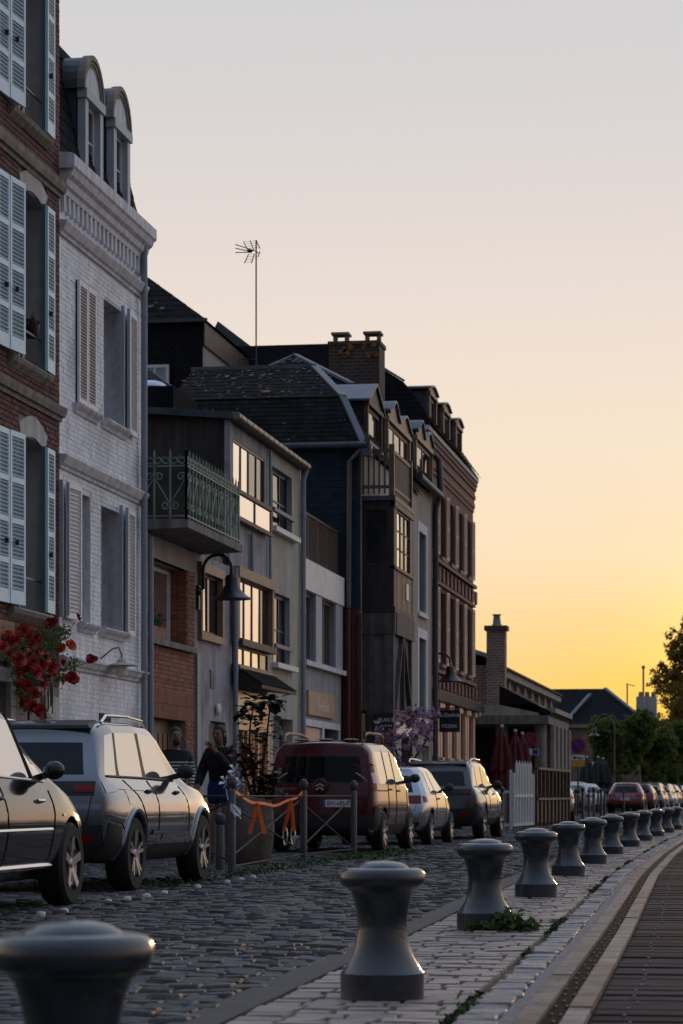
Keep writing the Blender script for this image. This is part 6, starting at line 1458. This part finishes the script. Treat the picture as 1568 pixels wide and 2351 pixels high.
for sg in (1, -1): van.t.part('roof_rail', MB().tube([(sg*.60, .25, 1.66), (sg*.61, .32, 1.76), (sg*.62, .6, 1.80), (sg*.62, 1.6, 1.80), (sg*.60, 1.95, 1.76), (sg*.59, 2.05, 1.66)], .022, 8), 'frame_tan', smooth=True)
for k in range(3): van.t.part('roof_rib', MB().sphere((-.38+k*.38, .45, 1.70), .12, 12, 6, (1,1.6,.14)), 'frame_tan', smooth=True)
van.t.part('headrest', MB().sphere((.0, .22, 1.15), .1), 'black_plastic') if False else None
van.t.part('rear_wiper', MB().bar((-.02, van.rp(0, 1.1)[1]-.02, 1.06), (-.35, van.rp(-.35, 1.16)[1]-.02, 1.16), .015), 'black_plastic'); van.t.part('aerial', MB().tube([(.62, .28, 1.66), (.62, .26, 1.83)], .02, 6), 'lamp_black')
van.place(-6.52, 38.5, 'wine red van with roof rails and a rear door emblem beside the planter', rot=R(-1.5), cat='van')

# ---- small silver hatchback
HW = (.66,.76,.795,.75,.57,.50)
hat_st = [S((.0,.16,.52), (.58,.68,.74,.66,.50,.42), (.28,.40,.62,.90,1.24,1.32,1.345)),
          S((.18,.30,.66), (.64,.75,.785,.73,.55,.47), (.24,.36,.66,.91,1.26,1.34,1.365)),
          S((.55,.62,.82), HW, (.22,.34,.66,.91,1.28,1.35,1.375)),
          S((.62,.68,.88), HW, (.22,.34,.66,.91,1.28,1.35,1.375)),
          S((1.20,1.22,1.22), HW, (.22,.34,.66,.90,1.29,1.36,1.385)),
          S((1.27,1.29,1.29), HW, (.22,.34,.66,.90,1.29,1.36,1.385)),
          S((2.20,2.30,1.82), HW, (.22,.34,.66,.88,1.27,1.345,1.37)),
          S((2.30,2.40,1.95), HW, (.22,.34,.66,.87,1.25,1.33,1.355)),
          S((2.55,2.70,2.72), (.66,.76,.79,.74,.66,.55), (.22,.34,.65,.85,.88,.895,.92)),
          S((3.2,3.2,3.2), (.64,.74,.77,.70,.6,.5), (.22,.34,.62,.77,.80,.82,.84)),
          S((3.70,3.68,3.65), (.5,.58,.62,.55,.48,.4), (.26,.36,.55,.66,.69,.70,.71))]
sh, bvh = car_shell(hat_st, (1, 3, 5), 'paint_silver', 7, cladding=False, wheels=(.66, 3.05), wr=.32, bulge=.05)
hat = Car('parked_hatchback', sh, bvh, 'paint_silver')
for y in (.66, 3.05): hat.wheel(y, .785, .28, .17, 8, 'alloy', False)
hat.line('door_gap', 'gap_black', [(1.25, .90), (1.25, .42)], .0042); hat.line('door_gap', 'gap_black', [(2.35, .85), (2.34, .36)], .0042); hat.line('rub_strip', 'black_plastic', [(.9, .58), (2.3, .58)], .014)
hat.handle(1.45, .80); hat.mirror(2.12, .93, 'black_plastic', .2)
hat.patch('tail_light', 'lamp_red', ((.42,.72), (.72,.72), (.70,.86), (.44,.86)), 'r', (6, 4), .008); hat.patch('tail_light_side', 'lamp_red', ((.06,.73), (.30,.75), (.26,.84), (.14,.85)), 's', (4, 4), .008)
hat.patch('bumper', 'paint_silver', ((-.74,.40), (.74,.40), (.74,.56), (-.74,.56)), 'r', (20, 4), .03, both=False); hat.plate(0, .63, None, .48); hat.t.text('badge_lettering', 'Saxo', .09, (.30, hat.rp(.30, .90)[1]-.008, .90), (R(90), 0, 0), 'letter_black', None, .002)
hat.line('hatch_gap', 'gap_black', [(.62, .86), (.58, .60), (0, .60)], .0042, 'r'); hat.t.part('rear_wiper', MB().bar((0, hat.rp(0, .97)[1]-.02, .95), (.35, hat.rp(.35, .99)[1]-.02, .98), .014), 'black_plastic')
hat.place(-6.46, 44.4, 'small silver two-door hatchback parked between red van and dark SUV', rot=R(-1.5))

# ---- far cars: the same bodies in other colours
def far_car(src, x, y, rot, lab, frm, to, sc=(1,1,1), group='cars parked at the far bend'):
    o = copy_tree(src, (x, y, 0), rot, label=lab, group=group); o.scale = sc; recolor(o, frm, to)
    for ch in list(o.children):
        if ch.name.split('.')[0] in ('badge_lettering', 'roof_rail', 'emblem_disc'):
            for q in list(ch.children): bpy.data.objects.remove(q)
            bpy.data.objects.remove(ch)
    return o
def at(px, y): return prp(px, 1826, y)[0]
far_car(hat.t.o, at(1436, 126), 126, 0, 'cherry red small car at the far bend behind a slim post', 'paint_silver', 'paint_cherry', (1.12,1.05,1.08))
far_car(hat.t.o, at(1463, 133), 133, R(-2), 'second far car, dark red and mostly hidden by the cherry red one', 'paint_silver', 'paint_wine', (1.1,1,1.06))
far_car(suv.t.o, at(1486, 140), 140, R(-3), 'beige SUV parked beyond the far red car', 'paint_pearl', 'paint_beige')
far_car(suv.t.o, at(1508, 148), 148, R(-4), 'white SUV parked beyond the beige one', 'paint_pearl', 'paint_white')
far_car(hat.t.o, at(1524, 156), 156, R(-4), 'pale silver car, fifth in the far row', 'paint_silver', 'paint_pearl', (1.1,1.05,1.12))
far_car(suv.t.o, at(1540, 164), 164, R(-5), 'dark grey SUV, sixth in the far row', 'paint_pearl', 'paint_grey')
far_car(hat.t.o, at(1553, 172), 172, R(-5), 'white hatchback near the right edge, seventh in the far row', 'paint_silver', 'paint_white', (1.1,1.05,1.1))
far_car(suv.t.o, at(1566, 180), 180, R(-6), 'silver SUV at the right edge, last in the far row', 'paint_pearl', 'paint_silver')
gS = 'cars in the side car park'
far_car(hat.t.o, at(1335, 122), 122, R(100), 'green-tinted car seen side on behind the far posts', 'paint_silver', 'paint_grey', (1.1,1,1), gS)
far_car(suv.t.o, at(1368, 131), 131, R(96), 'white car seen side on behind the far posts', 'paint_pearl', 'paint_white', (1,1,1), gS)
far_car(hat.t.o, at(1385, 129), 126.5, R(60), 'pale car at an angle beside the cherry red car', 'paint_silver', 'paint_white', (1.1,1,1.05), gS)
far_car(hat.t.o, -7.0, 86.5, R(4), 'pale car just showing past the brown terrace screen', 'paint_silver', 'paint_beige', (1.1,1,1), gS)
# ================================================================ PLANTER with shrub, pinwheels, ribbon
PX, PY = gnd(572, 1984)
pl = Thing('barrel_planter', 'big dark barrel-shaped planter between the posts', 'planter', (PX, PY, 0))
pl.part('pot', MB().lathe([(.22,0),(.25,.03),(.30,.25),(.318,.45),(.305,.65),(.27,.80),(.262,.83),(.235,.83),(.23,.76)], 36, (PX, PY, 0)), 'pot', smooth=True)
pl.part('soil', MB().lathe([(.235,.77),(.235,.78)], 24, (PX, PY, 0)), 'joint')
def broad_leaf(mb, p, d, s):
    d = Vector(d).normalized(); u = d.cross(Vector((0,0,1))).normalized(); w = u.cross(d); p = Vector(p); k = w*s*.12
    s *= 1.3; mb.add([p, p+d*s*.25+u*s*.5+k, p+d*s*.75+u*s*.45+k, p+d*s*1.05-w*s*.15, p+d*s*.75-u*s*.45+k, p+d*s*.25-u*s*.5+k, p+d*s*.5], [(0,1,6),(1,2,6),(2,3,6),(3,4,6),(4,5,6),(5,0,6)])
sh_ = Thing('planter_shrub', 'dark broad-leaved shrub with two tall stems growing in the barrel planter', 'shrub', (PX, PY, .78))
st_ = MB(); lv = MB(); rd = MB()
def on(px, py, dy=0.): x, z = prp(px, py, PY+dy); return Vector((x, PY+dy, z))
paths = [[on(585,1830), on(580,1760,.05), on(572,1700), on(576,1650,-.05), on(585,1615)], [on(592,1830), on(603,1760), on(612,1700,.05), on(618,1640), on(622,1600)], [on(578,1830,-.05), on(562,1770,-.1), on(556,1720,-.1)]]
for P in paths:
    st_.tube(P, [.022,.018,.014,.011,.007][:len(P)], 7)
for P, n in ((paths[0], 46), (paths[1], 60)):
    for i in range(n):
        t = .12+.88*(i/n)**.8; k = min(int(t*(len(P)-1)), len(P)-2); c = P[k].lerp(P[k+1], t*(len(P)-1)-k)
        a = i*2.4+U(0,.6); d = Vector((math.cos(a), math.sin(a), U(-.5,.25))); broad_leaf(lv, c+d*U(.03,.09), d, U(.06,.125) if t > .45 else U(.05,.09))
for c, n in ((on(590,1610), 16), (on(622,1612), 26), (on(566,1630), 10)):
    for i in range(n): d = Vector((U(-1,1), U(-1,1), U(-.6,.5))); broad_leaf(lv, c+d*U(.02,.13), d, U(.07,.13))
for i in range(120): c = on(U(585,640), U(1770,1835), U(-.15,.1)); broad_leaf(lv, c, (U(-1,1), U(-1,1), U(-.7,.3)), U(.05,.11))
for i in range(120): c = on(random.gauss(566,12), random.gauss(1745,24), U(-.15,.1)); broad_leaf(rd, c, (U(-1,1), U(-1,1), U(-.7,.3)), U(.04,.09))
sh_.part('stems', st_, 'stem', smooth=True); sh_.part('leaves', lv, 'leaf_dark', kind='stuff'); sh_.part('red_leaves', rd, 'leaf_red', kind='stuff')
for k, (a, b, l) in enumerate(((541,1768,'topmost silver pinwheel in the planter'), (520,1795,'leftmost silver pinwheel in the planter'), (553,1798,'rightmost silver pinwheel in the planter'), (536,1783,'middle silver pinwheel in the planter'))):
    c = on(a, b, -.30); t = Thing('pinwheel', l, 'pinwheel', c, 'silver pinwheels in the planter')
    t.part('stick', MB().tube([c+Vector((0,.02,0)), (c.x+.05, c.y+.1, .75)], .005, 6), 'stem')
    for j in range(6):
        a0 = j*math.pi/3+k; e = Vector((math.cos(a0), 0, math.sin(a0))); f = Vector((math.cos(a0+.75), 0, math.sin(a0+.75)))
        t.part('vane', MB().add([c, c+e*.085+Vector((0,-.012,0)), c+(e+f)*.05+Vector((0,-.045,0)), c+f*.035+Vector((0,-.02,0))], [(0,1,2),(0,2,3)]), 'pinwheel')
    t.part('hub', MB().sphere(c+Vector((0,-.04,0)), .012), 'pinwheel')
P1, P2 = Vector((A1.x, A1.y-.06, .93)), Vector((A2.x, A2.y-.06, .90))
rb = Thing('orange_ribbon', 'bright orange ribbon strung between two posts with hanging bows', 'ribbon', (P1.x, P1.y, .9))
def rib(pts, w=.035):
    mb = MB(); n = len(pts)
    for i, p in enumerate(pts): p = Vector(p); mb.v += [(p.x, p.y-.003, p.z+w/2), (p.x, p.y-.003, p.z-w/2), (p.x, p.y+.003, p.z-w/2), (p.x, p.y+.003, p.z+w/2)]
    for i in range(n-1):
        for j in range(4): mb.f.append((4*i+j, 4*i+(j+1) % 4, 4*i+4+(j+1) % 4, 4*i+4+j))
    mb.f += [(0,1,2,3), (4*n-4, 4*n-3, 4*n-2, 4*n-1)]; return mb
rp_ = [P1.lerp(P2, t)+Vector((0,-.02,-.17*4*t*(1-t)+.012*math.sin(t*19))) for t in np.linspace(0, 1, 26)]
rb.part('ribbon_line', rib(rp_), 'ribbon')
for i, offs in ((8, (-.03, .05)), (20, (-.03, .03))):
    c = rp_[i]
    for o_ in offs:
        mb = MB(); h = .36 if i == 8 else .40
        ps = [c+Vector((o_*t*2.2+.01*math.sin(t*5), -.03, -h*t)) for t in np.linspace(0, 1, 8)]
        for p in ps: mb.v += [(p.x-.022, p.y, p.z), (p.x+.022, p.y+.006, p.z), (p.x+.022, p.y+.01, p.z), (p.x-.022, p.y+.004, p.z)]
        for j in range(7):
            for q in range(4): mb.f.append((4*j+q, 4*j+(q+1) % 4, 4*j+4+(q+1) % 4, 4*j+4+q))
        rb.part('ribbon_tail', mb, 'ribbon')
    rb.part('knot', MB().sphere(c+Vector((0,-.03,-.01)), .03, 8, 6, (1.2,.7,.8)), 'ribbon', smooth=True)
mk = Thing('face_mask', 'crumpled white cloth mask hanging on the left post', 'mask', (A1.x+.05, A1.y-.08, .78)); c = Vector((A1.x+.06, A1.y-.09, .73)); mb = MB()
g = [[c+Vector((-.06+.02*i, -.05*math.sin(math.pi*i/6)+.012*math.sin(i*5+j*2), 0.06-.022*j+.015*math.sin(i*1.7)*(j/5)-.012*i)) for i in range(7)] for j in range(6)]
for r_ in g: mb.v += [tuple(p) for p in r_]
for j in range(5):
    for i in range(6): q = j*7+i; mb.f.append((q, q+1, q+8, q+7))
mk.part('cloth', mb, 'mask_cloth', smooth=True); mk.part('loop', MB().tube([c+Vector((-.08,-.02,.08)), (A1.x-.05, A1.y-.06, .93)], .004, 5), 'mask_cloth')
lk = Thing('bike_lock', 'pair of chrome ring locks hanging on the barrier beside the right post', 'lock', (A2.x-.25, A2.y-.05, .3))
for k in range(2):
    cx, cz = prp(655+k*18, 1920, A2.y-.08); lk.part('ring', MB().tube([(cx+.035*math.cos(a)*.8, A2.y-.08, cz+.12*math.sin(a)) for a in np.linspace(0, 2*math.pi, 17)], .01, 6), 'chrome', smooth=True)

# ================================================================ climbing rose
ro = Thing('climbing_rose', 'climbing rose bush full of red and orange blooms against the brick house', 'rose bush', (-8.9, 32.6, 0))
def RZ(a, b, x): y, z = fac(a*.2935, (1600+b/2.137)*.6272, x); return Vector((x, y, z))
sm_ = MB(); root0 = RZ(210, 2200, -9.0); root0.z = 0
fl = [(605,1415),(400,1460),(185,1515),(550,1630),(475,1655),(715,1740),(485,1765),(350,1730),(225,1705),(95,1680),(45,1585),(105,1595),(240,1620),(275,1580),(400,1800),(480,1895),(560,1885),(210,1945),(150,1830),(280,1840),(375,1880),(185,2065),(250,2105),(310,2140),(145,1740),(290,1680),(430,1830),(220,1560),(330,1940),(20,1640),(170,1660),(255,1760),(200,1800),(140,1940),(270,2010),(310,1790),(60,1550)]
def bloom(k, m):
    rr = random.Random(k); mb = MB()
    for lay_, (n, r0, up_) in enumerate(((6, 1., .25), (5, .72, .5), (4, .42, .75))):
        for j in range(n):
            a = 2*math.pi*(j+.5*lay_)/n+rr.uniform(-.2,.2); e = Vector((math.cos(a), math.sin(a), 0)); t = Vector((-e.y, e.x, 0)); r = .06*r0*rr.uniform(.85,1.15)
            mb.add([(0,0,0), e*r*.7-t*r*.62+Vector((0,0,.06*up_*.6)), e*r*1.1-t*r*.35+Vector((0,0,.06*up_)), e*r*1.1+t*r*.35+Vector((0,0,.06*up_)), e*r*.7+t*r*.62+Vector((0,0,.06*up_*.6))], [(0,1,2),(0,2,3),(0,3,4)])
    return mb.mesh('bloom', m)
BL = [bloom(1, 'petal_red'), bloom(2, 'petal_red'), bloom(3, 'petal_orange')]
lf = MB()
for i, (a, b) in enumerate(fl):
    x = -8.9+U(-.12,.2)+(.1 if i % 3 else 0); p = RZ(a, b, x); o = ro.piece('bloom', BL[2 if i in (2, 3, 4, 18, 36) else i % 2], p, (R(70)+U(-.5,.5), U(-.6,.6), R(40)+U(-1,1)), (U(1.1,1.5),)*3)
    q = RZ(lerp(a, 230, .5), lerp(b, 1850, .55)+30, -9.05); base = RZ(225, 1980, -9.05); sm_.tube([root0, base, q, p-Vector((.02,-.02,.03))], [.018,.014,.007,.004], 5)
for a, b, n, s in ((150,1640,190,55), (250,1720,320,75), (330,1800,220,70), (220,1850,300,60), (190,1980,220,45), (210,2100,150,35), (420,1560,190,42), (380,1620,150,40), (480,1530,110,28), (540,1800,60,40), (450,1860,80,35), (60,1620,120,40), (330,1550,60,35), (580,1760,30,25)):
    for _ in range(n): leaf_cloud(lf, [RZ(random.gauss(a, s), random.gauss(b, s), -9.0+U(-.1,.25))], .055, .3)
ro.part('stems', sm_, 'stem', smooth=True); ro.part('leaves', lf, 'leaf', kind='stuff')
tas = MB()
for _ in range(10): p = RZ(random.gauss(380, 30), random.gauss(1950, 30), -8.85); tas.tube([p, p+Vector((0,.01,-U(.15,.35)))], .008, 5)
ro.part('hanging_tendrils', tas, 'leaf', kind='stuff')

# flower box on the brick house sill, basket in the shuttered window
fb = Thing('flower_box', 'terracotta window box with purple flowers on the red brick house sill', 'flower box', (-9.3, 39.2, 3.262))
fb.part('box', MB().hexa([(-9.40,38.72,3.264), (-9.18,38.72,3.264), (-9.18,39.75,3.264), (-9.40,39.75,3.264)], [(-9.43,38.65,3.45), (-9.15,38.65,3.45), (-9.15,39.82,3.45), (-9.43,39.82,3.45)]), 'terracotta')
mb = MB(); leaf_cloud(mb, [p for p in ball_pts((-9.28,39.25,3.54), (.16,.55,.15), 420, .2) if p[2] > 3.43], .06); fb.part('foliage', mb, 'leaf', kind='stuff')
mb = MB()
for q in ((39.0, 3.71), (39.5, 3.66), (39.75, 3.6), (38.85, 3.65)): leaf_cloud(mb, ball_pts((-9.2, q[0], q[1]), (.05,.08,.035), 45, .1), .03)
fb.part('flowers', mb, 'blossom_purple', kind='stuff')
y_, z_ = fac(72, 742, -9.25); hb_ = Thing('hanging_basket', 'small hanging flower basket inside the middle shuttered window', 'flower basket', (-9.25, y_, z_-.2))
hb_.part('basket', MB().lathe([(.05,-.2),(.09,-.15),(.11,-.03),(.10,-.03)], 14, (-9.25, y_, z_)), 'lamp_black', smooth=True); hb_.part('hook', MB().tube([(-9.25, y_, z_-.05), (-9.25, y_+.03, z_+.12), (-9.25, y_+.1, z_+.15)], .008, 6), 'lamp_black')
mb = MB(); leaf_cloud(mb, ball_pts((-9.25, y_, z_+.02), (.12,.12,.07), 90, .2), .05); hb_.part('plant', mb, 'leaf_red', kind='stuff')

# ================================================================ PEOPLE
def skin(name, m, V, E, root=0, sub=2):
    """V: {key: (pos, radius or (rx, ry))}; grows one surface over the skeleton"""
    ks = list(V); me = bpy.data.meshes.new(name); me.from_pydata([V[k][0] for k in ks], [(ks.index(a), ks.index(b)) for a, b in E], []); o = link(bpy.data.objects.new(name, me))
    md = o.modifiers.new('k', 'SKIN'); md.use_smooth_shade = True; o.modifiers.new('s', 'SUBSURF').levels = sub
    for i, k in enumerate(ks):
        r = V[k][1]; me.skin_vertices[0].data[i].radius = r if isinstance(r, tuple) else (r, r); me.skin_vertices[0].data[i].use_root = (i == root)
    dg = bpy.context.evaluated_depsgraph_get(); ev = bpy.data.meshes.new_from_object(o.evaluated_get(dg)); bpy.data.objects.remove(o); ev.materials.clear(); ev.materials.append(MATS[m]); ev.name = name
    for f in ev.polygons: f.use_smooth = True; f.material_index = 0
    return ev
def person(label, loc, rot, J, top, bottom, hair_len, beard=False, sleeves=True, shorts=False, hairdo=None):
    t = Thing('person', label, 'person', (0,0,0)); V = {}; E = []
    def n(k, p, r, par=None):
        V[k] = (p, r)
        if par: E.append((par, k))
    n('pelvis', (0,0,.95), (.135,.10)); n('waist', (0,.01,1.12), (.12,.09), 'pelvis'); n('chest', (0,.0,1.32), (.155,.11), 'waist'); n('neckb', (0,-.005,1.47), .065, 'chest'); n('neck', (0,.01,1.53), .052, 'neckb')
    h = Vector(J.get('head', (0,.03,1.655))); n('jaw', tuple(h+Vector((0,.02,-.065))), (.062,.07), 'neck'); n('skull', tuple(h+Vector((0,0,.01))), (.078,.095), 'jaw'); n('crown', tuple(h+Vector((0,-.01,.075))), (.066,.08), 'skull')
    for s, q in (('r', 1), ('l', -1)):
        sh = (q*.175, -.01, 1.41); el, wr = J['elbow_'+s], J['wrist_'+s]
        n('sh'+s, sh, .058, 'chest'); n('el'+s, el, .042, 'sh'+s); n('wr'+s, wr, .03, 'el'+s)
        d = (Vector(wr)-Vector(el)).normalized(); si = d.cross(Vector((0,1,.2))).normalized(); pm_ = Vector(wr)+d*.07; n('pa'+s, tuple(pm_), (.036,.02), 'wr'+s)
        for k, (o_, l) in enumerate(((-.027,.068), (-.009,.08), (.009,.075), (.026,.058))):
            b = pm_+si*o_+d*.025; n(f'f{k}a'+s, tuple(b), .0095, 'pa'+s); n(f'f{k}b'+s, tuple(b+d*l*.55+Vector((0,.012,0))), .0085, f'f{k}a'+s); n(f'f{k}c'+s, tuple(b+d*l+Vector((0,.03,0))), .007, f'f{k}b'+s)
        b = Vector(wr)+d*.03+si*(-.03*q); n('ta'+s, tuple(b), .011, 'wr'+s); n('tb'+s, tuple(b+d*.04-si*.02*q), .009, 'ta'+s)
        kn, an = J['knee_'+s], J['ankle_'+s]
        n('hi'+s, (q*.09, 0, .88), .088, 'pelvis'); n('kn'+s, kn, .056, 'hi'+s); n('ca'+s, tuple(Vector(kn).lerp(Vector(an), .35)+Vector((0,-.015,0))), .052, 'kn'+s); n('an'+s, an, .036, 'ca'+s); n('to'+s, (an[0], an[1]+.15, .04), (.04,.03), 'an'+s)
    body = link(bpy.data.objects.new('body', skin('body', 'skin', V, E)), t.o)
    def cloth(name, m, keys, add, extra={}):
        VV = {k: (extra.get(k, V[k][0]), tuple(r+add for r in V[k][1]) if isinstance(V[k][1], tuple) else V[k][1]+add) for k in keys}; EE = [(a, b) for a, b in E if a in VV and b in VV]
        return link(bpy.data.objects.new(name, skin(name, m, VV, EE)), t.o)
    cloth('top', top, ['chest','waist','pelvis','neckb','shr','shl','elr','ell']+(['wrr','wrl'] if sleeves else []), .03 if shorts else .02, {'pelvis': (0,0,.92)})
    if shorts: cloth('shorts', bottom, ['waist','pelvis','hir','hil','knr','knl'], .026, {'knr': tuple(Vector(V['hir'][0]).lerp(Vector(V['knr'][0]), .5)), 'knl': tuple(Vector(V['hil'][0]).lerp(Vector(V['knl'][0]), .5))})
    else: cloth('trousers', bottom, ['pelvis','hir','hil','knr','knl','car','cal','anr','anl'], .018)
    cloth('shoes', 'cloth_black', ['anr','tor'], .012); cloth('shoes', 'cloth_black', ['anl','tol'], .012)
    hr = MB().sphere(h+Vector((0,-.032,.036)), .094, 16, 12, (.93,1.02,1.0))
    if hair_len: hr.sphere(h+Vector((0,-.062,-.05)), .1, 14, 10, (.9,.55,1.0+hair_len*2.5))
    t.part('hair', hr, 'hair', smooth=True)
    if beard: t.part('beard', MB().sphere(h+Vector((0,.055,-.085)), .058, 12, 8, (1.05,.75,.85)), 'hair', smooth=True)
    t.part('nose', MB().sphere(h+Vector((0,.105,-.01)), .017, 8, 6, (.8,1,1.5)), 'skin', smooth=True)
    for q in (1, -1):
        t.part('ear', MB().sphere(h+Vector((q*.082,-.005,-.005)), .024, 8, 6, (.4,.8,1.2)), 'skin', smooth=True); t.part('eye', MB().sphere(h+Vector((q*.032,.083,.015)), .012, 8, 6), 'cloth_black', smooth=True)
    t.part('mouth', MB().sphere(h+Vector((0,.09,-.055)), .02, 8, 5, (1.2,.4,.3)), 'petal_red', smooth=True)
    t.o.location = loc; t.o.rotation_euler = (0, 0, rot); return t
# striped jersey material
m = mat('jersey', (.02,.021,.03), .85, 0); N = m.node_tree.nodes; Lk = m.node_tree.links; tcn = N.new('ShaderNodeTexCoord'); sx_ = N.new('ShaderNodeSeparateXYZ'); Lk.new(tcn.outputs['Object'], sx_.inputs[0])
m1 = N.new('ShaderNodeMath'); m1.operation = 'MULTIPLY'; m1.inputs[1].default_value = 22; Lk.new(sx_.outputs[2], m1.inputs[0]); m2 = N.new('ShaderNodeMath'); m2.operation = 'FRACT'; Lk.new(m1.outputs[0], m2.inputs[0])
m3 = N.new('ShaderNodeMath'); m3.operation = 'GREATER_THAN'; m3.inputs[1].default_value = .55; Lk.new(m2.outputs[0], m3.inputs[0]); m4 = N.new('ShaderNodeMath'); m4.operation = 'LESS_THAN'; m4.inputs[1].default_value = 1.33; Lk.new(sx_.outputs[2], m4.inputs[0])
m5 = N.new('ShaderNodeMath'); m5.operation = 'MULTIPLY'; Lk.new(m3.outputs[0], m5.inputs[0]); Lk.new(m4.outputs[0], m5.inputs[1]); mm = N.new('ShaderNodeMix'); mm.data_type = 'RGBA'; Lk.new(m5.outputs[0], mm.inputs[0]); mm.inputs[6].default_value = (.016,.016,.022,1); mm.inputs[7].default_value = (.42,.43,.45,1); Lk.new(mm.outputs[2], N['Principled BSDF'].inputs['Base Color'])
J1 = dict(head=(0,.035,1.665), elbow_r=(.25,-.06,1.13), wrist_r=(.20,.12,.98), elbow_l=(-.25,-.05,1.13), wrist_l=(-.2,.12,.98), knee_r=(.11,.03,.5), ankle_r=(.12,0,.09), knee_l=(-.11,.0,.5), ankle_l=(-.12,-.05,.09))
x_ = prp(402, 1826, 34.6)[0]; person('bearded person in a navy and white striped jersey standing behind the silver SUV', (x_, 34.6, 0), R(205), J1, 'jersey', 'cloth_jean', 0, True)
J2 = dict(head=(.0,.05,1.645), elbow_r=(.27,.02,1.14), wrist_r=(.24,.18,.98), elbow_l=(-.22,.14,1.18), wrist_l=(-.05,.24,1.42), knee_r=(.10,.05,.5), ankle_r=(.11,0,.09), knee_l=(-.10,.02,.5), ankle_l=(-.11,-.04,.09))
x_ = prp(506, 1826, 33.2)[0]; pw = person('dark-haired person in black jacket and blue shorts with a hand raised to the face', (x_, 33.2, 0), R(165), J2, 'cloth_black', 'cloth_blue', .16, False, True, True)
